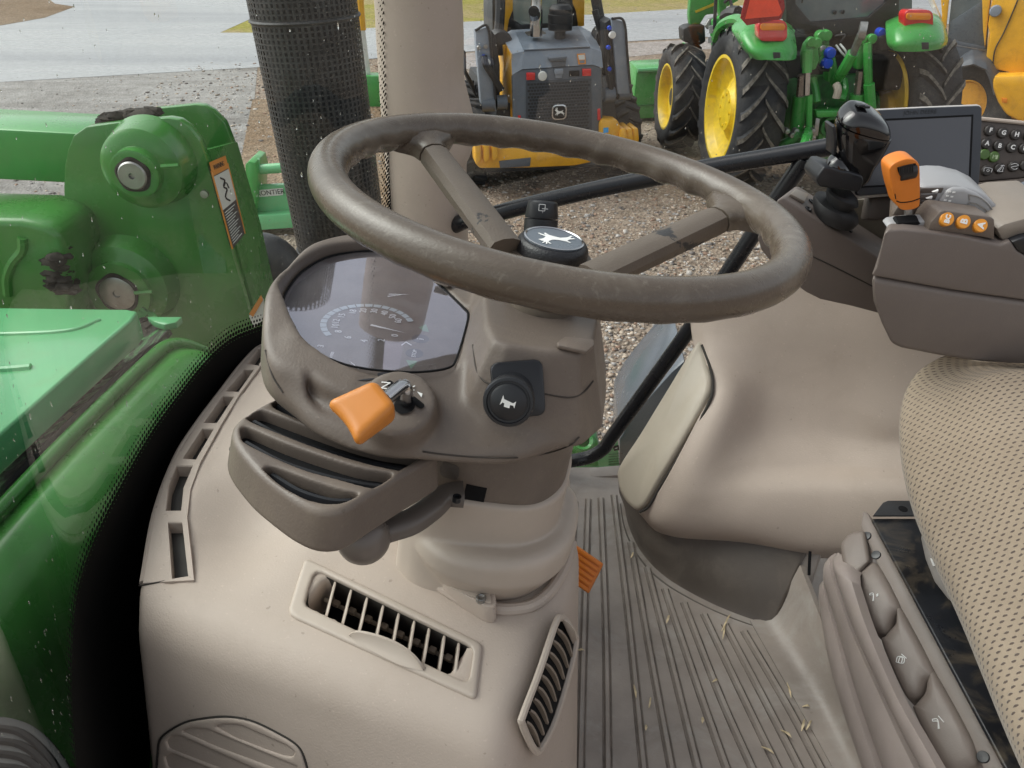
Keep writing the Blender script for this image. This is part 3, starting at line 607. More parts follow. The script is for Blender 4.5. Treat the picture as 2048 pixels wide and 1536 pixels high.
def f_col(p, q, s):
    taper = np.clip((s-.150)/.1, -1, 1)
    c0 = POD.mean(0)
    bw = sd2(p, q, BOWL)+.12*np.abs(s-.140)
    face = .1065+.52*np.maximum(0, -(q+.060))+.006*np.clip((.06-p)/.1, 0, 1)
    d = rmax(bw, np.maximum(face-s, s-.163), .013)
    rl = .0890+.012*np.clip((q+.02)/.10, 0, 1)+.22*np.maximum(0, .155-p)+.33*np.maximum(0, -(q+.010))
    hood = rmax(sd2(p, q, POD)-.05*np.maximum(0, s-.09), np.maximum(rl-s, s-.150), .0065)
    d = smin(d, hood, .014)
    k = rmax(sd2(p, q, BLK)-.34*np.maximum(s-.072, 0), np.maximum(.066-s, s-.150), .007)
    d = smin(d, k, .007)
    cl = rmax(sd2(p, q, COLL), np.maximum(.15-s, s-.255), .004); d = smin(d, cl, .008)
    d = smax(d, -rmax(sd2(p, q, POCK), np.maximum(s-.139, -1+0*s), .009), .006)
    bd = V(*[np.nan]) if False else None
    # boss under the reverser lever
    L = loc(DC); ax = loc(H+DN)-loc(H)
    x0, y0, z0 = p-L[0], q-L[1], s-L[2]; h = x0*ax[0]+y0*ax[1]+z0*ax[2]; rr = np.sqrt(np.maximum(0, x0**2+y0**2+z0**2-h*h))
    boss = rmax(rr-.0315-.15*np.maximum(0, -h), np.maximum(h-.0, -h-.03), .003); d = smin(d, boss, .006)
    cav = sd2(p, q, LENSL)-.0015-.12*np.maximum(0, LZ(p, q)-s)
    cav = np.maximum(cav, s-LZ(p, q)-.004)
    d = smax(d, -cav, .004)
    return d
def LZ(p, q):                                             # level of the lens plane at (p, q)
    L0 = loc(LC); n = np.array([LN@AP, LN@AQ, -(LN@NW)]); return L0[2]-(n[0]*(p-L0[0])+n[1]*(q-L0[1]))/n[2]
def f_colw(x, y, z):
    P = np.stack([x, y, z], -1)-H; return f_col(P@AP, P@AQ, -(P@NW))
shroud = ob('shroud', surfnet(f_col, (-.09, -.17, .05), (.265, .215, .255), .0024, toW, 2), BROWN, colm, True, None)
# parting line strips are grooves in the moulding: thin dark seams laid just into the surface
SEAM = surf('seam_brown', (.045, .036, .03), .7)
for l_ in ([(946, 690), (952, 735), (966, 760), (990, 772)], [(1084, 787), (1137, 795), (1166, 785), (1186, 762)], [(845, 903), (880, 908), (950, 914), (1034, 915), (1095, 906), (1140, 890), (1158, 874)], [(531, 700), (545, 750), (566, 785)]):
    ob('seam', join(tube([np.add(*[v*w for v, w in zip(trace(f_colw, x, y, .3, 1.3), (1, .0003))]) for x, y in l_], .0008, 5, 30)), SEAM, colm)
# ---- instrument panel: dial sheet under a smoked lens
DASHM = surf('dial_face', (.016, .016, .020), .5, var=.05)
dl = ob('dial_panel', me_of(*flat([ln(x, y, -.0045) for x, y in lens_px])), DASHM, colm, False)
m, t, o = newmat('smoked_lens'); b = nd(t, 'ShaderNodeBsdfGlossy'); b.inputs['Roughness'].default_value = .03; b.inputs[0].default_value = (.88, .86, 1, 1)
tr = nd(t, 'ShaderNodeBsdfTransparent'); tr.inputs[0].default_value = (.80, .80, .84, 1); lw = nd(t, 'ShaderNodeLayerWeight'); lw.inputs[0].default_value = .5
fr = math_(t, 'ADD', math_(t, 'MULTIPLY', math_(t, 'POWER', lw.outputs['Facing'], 3.0), .9), .15, True)
df = nd(t, 'ShaderNodeBsdfDiffuse'); tc = nd(t, 'ShaderNodeTexCoord'); n1 = noise(t, 18, 7, .7, tc.outputs['Object'], 1.5); df.inputs[0].default_value = (.8, .8, .85, 1)
dust = ramp(t, n1.outputs[0], [(.4, (.02,)*3), (.75, (.085,)*3)]).outputs[0]
m1 = nd(t, 'ShaderNodeMixShader'); t.links.new(dust, m1.inputs[0]); t.links.new(tr.outputs[0], m1.inputs[1]); t.links.new(df.outputs[0], m1.inputs[2])
m2 = nd(t, 'ShaderNodeMixShader'); t.links.new(fr, m2.inputs[0]); t.links.new(m1.outputs[0], m2.inputs[1]); t.links.new(b.outputs[0], m2.inputs[2]); t.links.new(m2.outputs[0], o.inputs[0]); LENSM = m
ob('lens', me_of(*flat([ln(x, y, .0) for x, y in lens_px])), LENSM, colm, False)
ob('lens_seal', join(tube([ln(x, y, .0006) for x, y in lens_px], .0011, 6, 90, True)), BLACKM, colm)
LU = nrm(AP-LN*(AP@LN)); LR = nrm(np.cross(LU, LN));
if LR[1] < 0: LR = -LR
LU = nrm(LU+LR*.0)
PRN = surf('dial_print', (.85, .85, .87), .5); PRG = surf('dial_scale', (.50, .57, .60), .5)
def dpt(c, r, ang, up): return c+LR*r*math.sin(ang)+LU*r*math.cos(ang)+LN*up
def dial(cpx, r, nums, a0, a1, seg, needle, up=-.0030):
    c = ln(*cpx, 0); dd_ = ob('gauge', join(lathe([(.001, 0), (r*1.06, 0), (r*1.06, .0006), (.001, .0006)], c+LN*(-.0046), LN, 48)), surf('gauge_face', (.022, .022, .027), .5), dl)
    for k in range(seg):
        x0 = a0+(a1-a0)*k/seg; x1 = a0+(a1-a0)*(k+.86)/seg; q = [dpt(c, r*.99, x0, up), dpt(c, r*.99, (x0+x1)/2, up), dpt(c, r*.99, x1, up), dpt(c, r*.86, x1, up), dpt(c, r*.86, (x0+x1)/2, up), dpt(c, r*.86, x0, up)]
        ob('scale_block', me_of(*flat(q)), PRG, dd_, False)
    for s_, a_ in nums:
        text('numeral', s_, dpt(c, r*.68, a_, up), LR, LU, r*.205, PRN, dd_)
    if needle is not None:
        d = V(0, 0, 0)+LR*math.sin(needle)+LU*math.cos(needle); sd_ = np.cross(LN, d)
        ob('needle', me_of(*flat([c+d*r*.05+sd_*r*.035+LN*.001*-2, c+d*r*.85+LN*-.002, c+d*r*.05-sd_*r*.035+LN*-.002])), PRN, dd_, False)
    return dd_
# angle 0 = up (forward), + = clockwise (towards the far door)
rdn = math.radians
dial((737, 645), .0455, [('0', rdn(-152)), ('2', rdn(-122)), ('4', rdn(-92)), ('6', rdn(-62)), ('8', rdn(-36)), ('10', rdn(-16)), ('12', rdn(2)), ('15', rdn(26)), ('18', rdn(52)), ('20', rdn(72)), ('30', rdn(92)), ('40', rdn(112)), ('50', rdn(131)), ('60', rdn(150))], rdn(-40), rdn(158), 17, rdn(-166))
dial((700, 722), .0395, [('3', rdn(-8))], rdn(-30), rdn(30), 6, rdn(-170)) if False else None
d2 = ob('gauge', join(lathe([(.001, 0), (.036, 0), (.036, .0005), (.001, .0005)], ln(772, 588)+LN*(-.0046), LN, 40)), surf('gauge_face_far', (.026, .026, .032), .5), dl)
for a_, dx in ((rdn(150), 0), (rdn(168), .006)):
    c = ln(772, 588)+LR*dx; d = LR*math.sin(a_)+LU*math.cos(a_); sd_ = np.cross(LN, d)
    ob('needle', me_of(*flat([c+d*.002+sd_*.0011-LN*.003, c+d*.024-LN*.003, c+d*.002-sd_*.0011-LN*.003])), PRN, d2, False)
d3 = ob('gauge', join(lathe([(.001, 0), (.034, 0), (.034, .0005), (.001, .0005)], ln(722, 712)+LN*(-.0046), LN, 40)), surf('gauge_face_near', (.026, .026, .032), .5), dl)
text('numeral', '3', ln(642, 692, -.0038), LR, LU, .0085, PRN, dl)
text('numeral', 'min x1000', ln(662, 714, -.0038), LR, LU, .0042, PRN, dl)
for q in ([(612, 688), (622, 684), (626, 691), (617, 695)], [(624, 683), (634, 680), (637, 686), (628, 690)], [(636, 679), (645, 677), (648, 683), (640, 686)]):
    ob('scale_block', me_of(*flat([ln(x, y, -.004) for x, y in q])), PRG, dl, False)
ob('needle', me_of(*flat([ln(698, 721, -.003), ln(720, 738, -.003), ln(716, 738, -.003)])), PRN, d3, False)
LAMPOFF = surf('lamp_window', (.045, .045, .055), .4); LAMPG = surf('lamp_green', (.16, .30, .19), .4)
ob('turn_lamp', me_of(*flat([ln(x, y, -.0038) for x, y in ((838, 655), (852, 648), (858, 664), (846, 662))])), LAMPG, dl, False)
ob('turn_lamp', me_of(*flat([ln(x, y, -.0038) for x, y in ((812, 720), (835, 722), (822, 738))])), LAMPG, dl, False)
for s_, cpx, w in (('i', (841, 678), .0105), ('STOP', (829, 707), .0055)):
    l_ = ob('warning_lamp', join(lathe([(.001, 0), (.0082, 0), (.0082, .0004), (.001, .0004)], ln(*cpx, -.0042), LN, 24)), LAMPOFF, dl)
    text('symbol', s_, ln(*cpx, -.0036), LR, LU, w, PRN, l_)
l_ = ob('warning_lamp', me_of(*flat([ln(x, y, -.0040) for x, y in ((796, 682), (816, 676), (832, 690), (810, 695))])), LAMPOFF, dl, False)
ob('symbol', me_of(*flat([ln(x, y, -.0034) for x, y in ((802, 690), (812, 683), (824, 690), (822, 691), (812, 685), (804, 691))])), PRN, l_, False)
# ---- column switches
pl_n = nrm(V(.16, -.80, .58)); pu, pv, pn = frame(pl_n)
_p, _n = trace(f_colw, 1048, 770, .3, 1.2); pl_n = nrm(_n*.5+pl_n*.5); pu, pv, pn = frame(pl_n); PC = onP(1036, 778, _p+pl_n*.002, pl_n)
ob('switch_plate', join(prism(plane_pts(rrect(.044, .048, .007), PC-pn*.012, pu, pv), pn*.0165, .0018)), BLACKP, colm)
ks = PC+pn*.004; kd = nrm(V(.02, -.80, .60)); KC = onP(1017, 804, PC+pn*.034, pl_n)
KNX = nrm(nrm(KC-PC)*.65+pn*.35)
stalk = ob('horn_stalk', join(lathe([(.001, -.03), (.0185, -.03), (.0190, -.012), (.0205, -.010), (.0210, -.001), (.0200, .0012), (.0178, .0016), (.0172, .0), (.001, .0)], KC, KNX, 40)), BLACKP, colm)
kn = KNX; ku, kv, _ = frame(kn)
hb = ob('horn_button', join(lathe([(.001, -.002), (.0152, -.002), (.0152, .0012), (.0135, .0024), (.001, .0028)], KC, kn, 40)), BLACKP, stalk)
O_ = KC+kn*.0031
hornp = [(-.0055, .0052), (-.0040, .0020), (.0040, .0008), (.0058, .0030), (.0060, -.0030), (.0046, -.0010), (.0020, -.0012), (.0022, -.0040), (-.0024, -.0040), (-.0028, -.0012), (-.0044, -.0010), (-.0060, -.0036)]
rt = nrm(ku*.97-kv*.25); up_ = nrm(np.cross(kn, rt))
ob('horn_symbol', join(prism(plane_pts(hornp, O_-kn*.0003, rt, up_), kn*.0004)), WHITE, hb, False)
ob('pad_button', join(prism([lv(x, y, .0655) for x, y in ((1112, 692), (1128, 680), (1186, 686), (1187, 697), (1172, 710), (1115, 698))], NW*.004, .0014)), BROWN, colm)
ob('blank_cap', join(prism([lv(x, y, .1045) for x, y in ((872, 556), (893, 560), (905, 566), (905, 573), (894, 575), (868, 566))], NW*.0018, .0007)), BROWN, colm)
# wiper stalk behind the wheel
A1 = onP(1086, 402, H+V(.0, .10, 0), V(0, 1, 0)); A0 = onP(1075, 530, H+V(.0, .08, 0), V(0, 1, 0)); ad = nrm(A1-A0); LL = np.linalg.norm(A1-A0)
st = ob('wiper_stalk', join(lathe([(.001, -.04), (.0150, -.04), (.0172, LL*.55), (.0172, LL*.72), (.001, LL*.72)], A0, ad, 28)), BLACKP, colm)
kb = ob('stalk_knob', join(lathe([(.001, LL*.73), (.0166, LL*.73), (.0170, LL*.75), (.0150, LL*.975), (.0132, LL), (.001, LL*1.005)], A0, ad, 28)), BLACKP, st)
fpn = nrm(np.cross(ad, V(1, 0, 0)));  fpn = fpn if fpn[1] < 0 else -fpn; fr_ = nrm(np.cross(ad, fpn)); fr_ = fr_ if fr_[0] > 0 else -fr_
oc_ = A0+ad*LL*.90+fpn*.0160
for seg in (((-.004, .003), (.002, .003)), ((.002, .003), (.002, -.003)), ((.002, -.003), (-.004, -.003)), ((-.004, -.003), (-.004, .003)), ((-.001, -.001), (.005, -.001)), ((0, -.003), (0, -.009))):
    ob('wiper_symbol', join(tube([oc_+fr_*x+ad*y for x, y in seg], .0004, 5, 2)), LGREY, kb)
# ---- reverser lever: chrome cranked rod and orange grip
du, dv, dn = frame(DN)
bs = DC+DN*.0004
def onD(px, py, up=0): return onP(px, py, DC+DN*up, DN)
def pslot(a_, b_, w_, up):
    A_, B_ = onD(*a_, up), onD(*b_, up); d_ = nrm(B_-A_); e_ = np.cross(DN, d_); L2 = np.linalg.norm(B_-A_)/2
    return plane_pts(rrect(2*L2+w_, w_, w_*.49), (A_+B_)/2, d_, e_)
for a_, b_, w_, up in (((779, 766), (801, 786), .0055, .0012), ((826, 798), (842, 811), .0055, .0012), ((768, 795), (800, 792), .006, .0014), ((806, 812), (812, 810), .0150, .0016)):
    ob('gate_slot', me_of(*flat(pslot(a_, b_, w_, up))), BLACKM, shroud, False)
LU2 = nrm(AP-DN*(AP@DN)); LR2 = nrm(np.cross(LU2, DN)); LR2 = LR2 if LR2[1] > 0 else -LR2
text('gate_mark', 'N', onD(772, 771, .0012), LR2, LU2, .011, WHITE, shroud)
text('gate_mark', 'R', onD(822, 776, .0012), LR2, LU2, .010, WHITE, shroud)
ob('gate_mark', me_of(*flat([onD(x, y, .0014) for x, y in ((834, 783), (845, 787), (843, 795))])), WHITE, shroud, False)
lev = thing('reverser_lever', 'orange paddle lever on a cranked chrome rod beside the dials', 'lever', DC)
r0 = DC-DN*.012+0; r1 = onP(813, 806, DC, DN); r2_ = onP(813, 780, DC+DN*.020, DN); r2b = onP(804, 772, DC+DN*.026, DN); r3 = onP(770, 798, DC+DN*.034, DN)
ob('rod', join(tube([r1-DN*.012, r1+DN*.004, r2_, r2b, r3], .0056, 16, 40)), CHROME, lev)
tipc = onP(686, 848, DC+DN*.034, DN); bac = onP(770, 800, DC+DN*.034, DN); gd = nrm(tipc-bac); gL = np.linalg.norm(tipc-bac)
gs = onP(726, 876, DC+DN*.034, DN)-onP(650, 826, DC+DN*.034, DN); gs = nrm(gs-gd*(gs@gd)); gn = np.cross(gd, gs); gn = gn if gn[2] > 0 else -gn
def f_grip(x, y, z):
    # x along the grip, y across, z thickness
    u_ = np.clip(x/gL, 0, 1); hw = .0155+.0068*u_; ht = .0112-.0026*u_+.0010*np.cos(u_*3)
    d2_ = rmax(np.abs(y)-hw, np.abs(z)-ht, .0065)
    d_ = rmax(d2_, np.maximum(-x-.002, x-gL-.002+.0035*(1-np.minimum(1, (y/.0215)**2))), .0065)
    return d_
def gW(v): return bac+v[:, :1]*gd+v[:, 1:2]*gs+v[:, 2:3]*gn
ob('grip', surfnet(f_grip, (-.012, -.032, -.026), (gL+.014, .032, .026), .0016, gW, 2), ORANGE, lev, True, None)
# ---- tilt lever with ball knob under the vent
tl = thing('tilt_lever', 'brown curved lever with ball knob under the column vent', 'lever', lv(727, 1075, .235))
bc = lv(727, 1075, .235)
ob('ball_knob', join(ball(bc, .0235, 32)), surf('brown_ball', (.15, .125, .108), .3, var=.04), tl)
ap = [bc, lv(770, 1058, .232), lv(820, 1042, .230), lv(862, 1014, .228), lv(890, 990, .226), lv(925, 986, .224)]
T_ = spl(ap, 30); tt = np.gradient(T_, axis=0); tt /= np.linalg.norm(tt, axis=1, keepdims=True); sdv = np.cross(tt, NW); sdv /= np.linalg.norm(sdv, axis=1, keepdims=True)
hw = np.interp(np.linspace(0, 1, 30), [0, .35, .8, 1], [.012, .012, .011, .014])[:, None]
S_ = np.stack([T_+sdv*hw*a_+NW*b_ for a_, b_ in ((-1, -.006), (-1, .003), (-.6, .008), (.6, .008), (1, .003), (1, -.006), (.6, -.009), (-.6, -.009))], 1)
vs, fs = gridvf(S_, cu=True); fs = fs+[tuple(range(8))[::-1], tuple(29*8+i for i in range(8))]
ob('arm', me_of(list(vs), fs), surf('brown_lever', (.125, .104, .09), .38, var=.05), tl, True, 50)
ob('screw', join(lathe([(.004, -.004), (.004, .0015), (.0026, .0015), (.0022, -.001)], lv(914, 995, .2115), NW, 16)), BLACKP, tl)
_p, _n = trace(f_colw, 948, 992, .3, 1.3); _u = nrm(np.cross(NW, _n)); ob('slot_recess', join(prism(plane_pts([(-.011, -.012), (.010, -.013), (.011, .012), (-.009, .013)], _p-_n*.004, _u, np.cross(_n, _u)), _n*.0048)), BLACKM, colm, False)
_p, _n = trace(f_colw, 899, 942, .3, 1.3); _u = nrm(np.cross(NW, _n)); ob('round_recess', join(prism(plane_pts(rrect(.019, .019, .006), _p-_n*.004, _u, np.cross(_n, _u)), _n*.0046, .001)), BROWN2, colm)
# ------------------------------------------------------------------ air outlet pod
vent = thing('column_vent', 'brown air outlet pod with four curved slots under the lever', 'air vent', lv(640, 920, .17))
VS = .166
vo_px = [(578, 783), (530, 805), (494, 826), (474, 842), (466, 856), (466, 872), (474, 890), (490, 912), (521, 946), (572, 986), (608, 1009), (642, 1022), (676, 1022), (703, 1011), (735, 990), (800, 951), (868, 912), (870, 905), (847, 905), (802, 897), (733, 874), (656, 848), (618, 815), (592, 788)]
slots_px = [[(545, 804), (556, 797), (582, 795), (590, 800), (625, 832), (657, 851), (652, 856), (610, 842), (555, 818), (546, 811)],
            [(494, 830), (514, 820), (530, 820), (600, 846), (690, 878), (760, 898), (828, 909), (835, 917), (801, 937), (790, 938), (720, 922), (630, 893), (560, 866), (502, 842)],
            [(481, 857), (490, 852), (510, 859), (570, 885), (650, 913), (720, 934), (776, 943), (784, 950), (753, 970), (735, 973), (680, 958), (610, 939), (545, 912), (490, 884), (483, 872)],
            [(527, 936), (536, 931), (560, 936), (620, 958), (680, 977), (710, 983), (716, 989), (688, 1003), (665, 1006), (640, 1004), (606, 994), (560, 966), (527, 937)]]
VO = spl(np.array([lp(x, y, VS) for x, y in vo_px]), 96, True); SLT = [spl(np.array([lp(x, y, VS) for x, y in s]), 40, True) for s in slots_px]
def f_vent(p, q, s):
    d = rmax(sd2(p, q, VO)-.14*np.maximum(s-VS, 0), np.maximum(VS-s, s-VS-.040), .0055)
    for S in SLT: d = smax(d, -(sd2(p, q, S)+.02*np.maximum(s-VS, 0)+0*s), .002)
    return d
lo_ = VO.min(0)-.02; hi_ = VO.max(0)+.02
ob('housing', surfnet(f_vent, (*lo_, VS-.01), (*hi_, VS+.05), .0015, toW, 1), BROWNL if False else BROWN, vent, True, None)
for S in SLT:
    c = S.mean(0); big = c+(S-c)*1.03
    lw_ = ob('dark_recess', me_of(*flat([pw(a_, b_, VS+.0125) for a_, b_ in big])), BLACKM, vent, False)
bl = [[(508, 846), (570, 878), (660, 908), (740, 928), (815, 942)], [(492, 888), (560, 925), (640, 952), (720, 970), (770, 976)], [(545, 952), (600, 985), (660, 1003), (705, 1004)], [(556, 814), (600, 834), (640, 856)]]
for l_ in bl:
    Q = spl([lv(x, y, VS+.0085) for x, y in l_], 24); T_ = np.gradient(Q, axis=0); T_ /= np.linalg.norm(T_, axis=1, keepdims=True); s_ = np.cross(T_, NW)
    pr = np.stack([Q+s_*x+NW*y for x, y in ((-.005, -.004), (-.001, .003), (.002, .003), (.005, -.003), (.004, -.005))], 1)
    ob('louvre', me_of(*gridvf(pr, cu=True)), BLACKP, vent, True, 40)
edge_px = [(466, 905), (474, 930), (500, 965), (545, 1008), (600, 1045), (640, 1062), (680, 1066), (720, 1052), (780, 1010), (866, 952)]
ob('gasket', join(tube([lv(x, y-8, VS+.038) for x, y in edge_px], .0035, 8, 60)), BLACKP, vent)
# ------------------------------------------------------------------ beige column boot
boot = thing('column_boot', 'beige two-tier boot round the foot of the steering column', 'column boot', pw(0, 0, .35))
B1 = spl(np.array([(.104, -.03), (.092, -.064), (.062, -.081), (.02, -.085), (-.02, -.081), (-.049, -.059), (-.064, -.02), (-.064, .04), (0, .08), (.07, .07)]), 60, True)
B2 = spl(np.array([(.092, -.01), (.088, -.066), (.055, -.103), (.004, -.114), (-.047, -.099), (-.079, -.050), (-.082, .04), (0, .09), (.08, .07)]), 60, True)
def f_boot(p, q, s):
    a_ = rmax(sd2(p, q, B1)+0*s, np.maximum(.245-s, s-.40), .003)
    b_ = rmax(sd2(p, q, B2)+.50*np.maximum(s-.325, 0)+.12*np.maximum(.305-s, 0), np.maximum(.288+.12*(q+.1)+.10*(p+.06)-s, s-.42), .011)
    return smin(a_, b_, .002)
ob('boot', surfnet(f_boot, (-.11, -.14, .215), (.13, .12, .43), .0030, toW, 2), BEIGE2, boot, True, None)
# ------------------------------------------------------------------ front console (beige lower dash)
con = thing('front_console', 'beige moulded front console with air vents under the windscreen', 'dashboard console', (-.2, .6, .0))
TOPN = nrm(V(.06, 0, 1)); TOPP = V(-.40, .7, .466)
def pl3(a, b, c, up):
    n = nrm(np.cross(b-a, c-a)); return n if n@np.asarray(up, float) > 0 else -n
_a, _b, _c3 = onZ(985, 1205, .436), onZ(580, 1330, .426), onZ(950, 1450, .416)
T2N = pl3(_a, _b, _c3, (0, 0, 1)); T2P = (_a+_b+_c3)/3+T2N*.004
_fh = nrm(np.cross(_c3-_b, V(0, 0, 1))); _fh = _fh if _fh[1] < 0 else -_fh
FLN = nrm(_fh+V(0, 0, .36)); FLP = (_b+_c3)/2+FLN*.004
_a, _b, _c3 = onZ(1110, 1250, .425), onZ(1045, 1440, .402), onZ(1075, 1515, .335)
XN = pl3(_a, _b, _c3, (1, 0, 0)); XP = _a
def hp(x, y, z, P, N): return (x-P[0])*N[0]+(y-P[1])*N[1]+(z-P[2])*N[2]
LEFTE = [onZ(530, 700, .46), onZ(425, 845, .46), onZ(320, 985, .46), onZ(287, 1100, .455), onZ(266, 1215, .44)]
plan = [tuple(p[:2]) for p in LEFTE]+[(-.388, .36), (.2, .26), (.2, .6), (.078, .66), (.078, .80), (-.05, 1.0), (-.2, 1.26), (-.36, 1.16)]
def f_plain(x, y, z):
    d = smax(hp(x, y, z, TOPP, TOPN), hp(x, y, z, T2P, T2N), .03); d = smax(d, hp(x, y, z, FLP, FLN), .032)
    d = smax(d, smax(hp(x, y, z, XP, XN), x-.0775, .02), .03); d = smax(d, sd2(np.asarray(x), np.asarray(y), plan), .010)
    vd = np.sqrt(((x+.30)/.75)**2+((y-.66))**2+((z-.535)/1.0)**2)-.10; return smax(d, -vd, .05)
# left vent frame corners
vtr = [trace(f_plain, x, y) for x, y in ((640, 1130), (955, 1285), (930, 1380), (600, 1210), (780, 1250))]
_c = sum(p for p, n in vtr)/5; _q = np.linalg.svd(np.array([p-_c for p, n in vtr]))[2][2]; _q = _q if _q[2] > 0 else -_q
_c = _c+_q*max((p-_c)@_q for p, n in vtr)*.6
vc = [onP(x, y, _c, _q) for x, y in ((615, 1112), (968, 1278), (945, 1395), (578, 1215))]
VC = sum(vc)/4; VU = nrm((vc[1]-vc[0])+(vc[2]-vc[3])); VN = nrm(np.cross(VU, (vc[0]-vc[3])+(vc[1]-vc[2]))); VN = VN if VN[2] > 0 else -VN; VV = np.cross(VN, VU)
VWID = (np.linalg.norm(vc[1]-vc[0])+np.linalg.norm(vc[2]-vc[3]))/2; VHGT = abs(((vc[0]-vc[3])@VV+(vc[1]-vc[2])@VV)/2)
# ---- defrost slots along the windscreen edge
slots = [[(336, 1045), (364, 1045), (376, 1151), (344, 1156)], [(353, 932), (385, 932), (366, 975), (362, 1020), (332, 1020), (338, 970)], [(405, 857), (427, 858), (392, 918), (365, 918)], [(446, 792), (468, 793), (434, 845), (408, 845)], [(489, 739), (508, 739), (477, 783), (452, 782)], [(515, 697), (540, 690), (517, 730), (493, 729)]]
SLOTP = [[trace(f_plain, x, y)[0] for x, y in s] for s in slots]; CUTS = [(np.array([p[:2] for p in q]), np.mean([p[2] for p in q])) for q in SLOTP]
def f_con(x, y, z):
    d = smax(hp(x, y, z, TOPP, TOPN), hp(x, y, z, T2P, T2N), .03)
    d = smax(d, hp(x, y, z, FLP, FLN), .032)
    xf = smax(hp(x, y, z, XP, XN), x-.0775, .02)
    d = smax(d, xf, .03)
    d = smax(d, sd2(x, y, plan), .010)
    d = np.maximum(d, -.01-z)
    # shallow seat of the left vent
    u = (x-VC[0])*VU[0]+(y-VC[1])*VU[1]+(z-VC[2])*VU[2]; v = (x-VC[0])*VV[0]+(y-VC[1])*VV[1]+(z-VC[2])*VV[2]; w = (x-VC[0])*VN[0]+(y-VC[1])*VN[1]+(z-VC[2])*VN[2]
    cut = rmax(np.maximum(np.abs(u)-VWID*.5+.022, np.abs(v)-VHGT*.5+.011), np.maximum(w-.05, -w-.05), .003)
    d = np.maximum(d, -cut)
    # valley beside the vent
    vd = np.sqrt(((x+.30)/.75)**2+((y-.66))**2+((z-.535)/1.0)**2)-.10; d = smax(d, -vd, .05)
    for pl_, z0 in CUTS: d = np.maximum(d, -np.maximum(sd2(x, y, pl_)-.003, z0-.022-z))
    return d
ob('body', surfnet(f_con, (-.46, .28, -.02), (.14, 1.30, 0.52), .0050, None, 2), BEIGE, con, True, None)
# ---- left air vent: frame, nine vanes, link bar, thumb lip
vt = ob('air_vent', join(hullbox([VC+VU*x+VV*y-VN*.07 for x, y in ((-.09, -.02), (.09, -.02), (.09, .02), (-.09, .02))], [VC+VU*x+VV*y-VN*.045 for x, y in ((-.09, -.02), (.09, -.02), (.09, .02), (-.09, .02))])), BLACKM, con)
def onV(px, py, up=0): return onP(px, py, VC+VN*up, VN)
def uvV(px, py): d = onV(px, py, .004)-VC; return d@VU, d@VV
OPP = [uvV(x, y) for x, y in [(573, 1216), (588, 1168), (604, 1120), (611, 1113), (622, 1115), (790, 1195), (955, 1276), (965, 1283), (968, 1294), (962, 1345), (957, 1386), (952, 1395), (943, 1396), (760, 1315), (588, 1237), (576, 1228)]]
IPP = [uvV(x, y) for x, y in [(611, 1201), (618, 1174), (627, 1149), (633, 1143), (644, 1144), (790, 1216), (930, 1285), (941, 1292), (945, 1304), (941, 1332), (938, 1352), (934, 1359), (926, 1359), (780, 1290), (624, 1215), (614, 1210)]]
def f_fr(u, v, w): return smax(rmax(sd2(u, v, OPP)+.0015, np.maximum(w-.0035, -.016-w), .0035), -(sd2(u, v, IPP)-.0006), .0022)
ob('vent_frame', surfnet(f_fr, (-.15, -.06, -.02), (.15, .06, .009), .0014, lambda q: VC+q[:, :1]*VU+q[:, 1:2]*VV+q[:, 2:3]*VN, 1), BEIGE2, vt, True, None)
ip = np.array([VC+VU*a_+VV*b_+VN*.002 for a_, b_ in IPP]); op = ip; n = len(ip)
wl = [p-VN*.05 for p in ip]; ob('duct', me_of(list(ip*.99+op*.01-VN*.003)+wl, [(i, (i+1) % n, n+(i+1) % n, n+i) for i in range(n)]), surf('vent_duct', (.03, .026, .022), .7), vt)
VANE = BEIGE2
for (x0, y0), (x1, y1) in zip([(673, 1157), (705, 1172), (737, 1187), (769, 1203), (800, 1219), (831, 1234), (861, 1248), (891, 1263), (920, 1278)], [(654, 1230), (687, 1245), (720, 1262), (753, 1278), (786, 1294), (818, 1310), (848, 1324), (880, 1339), (910, 1354)]):
    a, b = onV(x0, y0, .001), onV(x1, y1, .001); m_ = (a+b)/2; s_ = VU*.0014; vd_ = nrm(m_-CAM); sk = -VN+VU*(vd_@VU)/(-(vd_@VN))*.66
    pr = [a+sk*.004, a*.75+b*.25-VN*.0, m_+VN*.0008, a*.25+b*.75, b+sk*.004, b+sk*.020, m_+sk*.026, a+sk*.020]
    ob('vane', join(prism([p-s_ for p in pr], s_*2, .0009, 2)), VANE, vt, True, 40)
for k in range(9):
    x, y = 672+k*32.2, 1207+k*15.6
    ob('link_clip', join(rbox(onV(x, y, -.018), (.008, .007, .006), (VU, VV, VN), .0015)), surf('clip_%d' % k, (.20, .165, .13), .6) if k == 0 else MATS['clip_0'], vt)
ob('link_bar', join(tube([onV(650, 1199, -.022), onV(945, 1341, -.022)], .0025, 6)), MATS['clip_0'], vt)
tb = [onV(x, y, .004) for x, y in ((698, 1270), (718, 1272), (760, 1285), (800, 1302), (830, 1322), (848, 1340))]; T_ = spl(tb, 20); s_ = np.linspace(0, 1, 20)
hgt = (np.sin(s_*np.pi)**.7*.011)[:, None]; low = np.array([onV(x, y, .004) for x, y in spl([(704, 1276, 0), (745, 1302, 0), (800, 1330, 0), (848, 1342, 0)], 20)[:, :2]])
ob('thumb_lip', me_of(*gridvf(np.stack([T_+VV*.003, T_+VN*hgt+VV*.0015, T_+VN*hgt*1.0-VV*.001, T_*.5+low*.5+VN*.0012, low], 1))), BEIGE2, vt, True, 60)
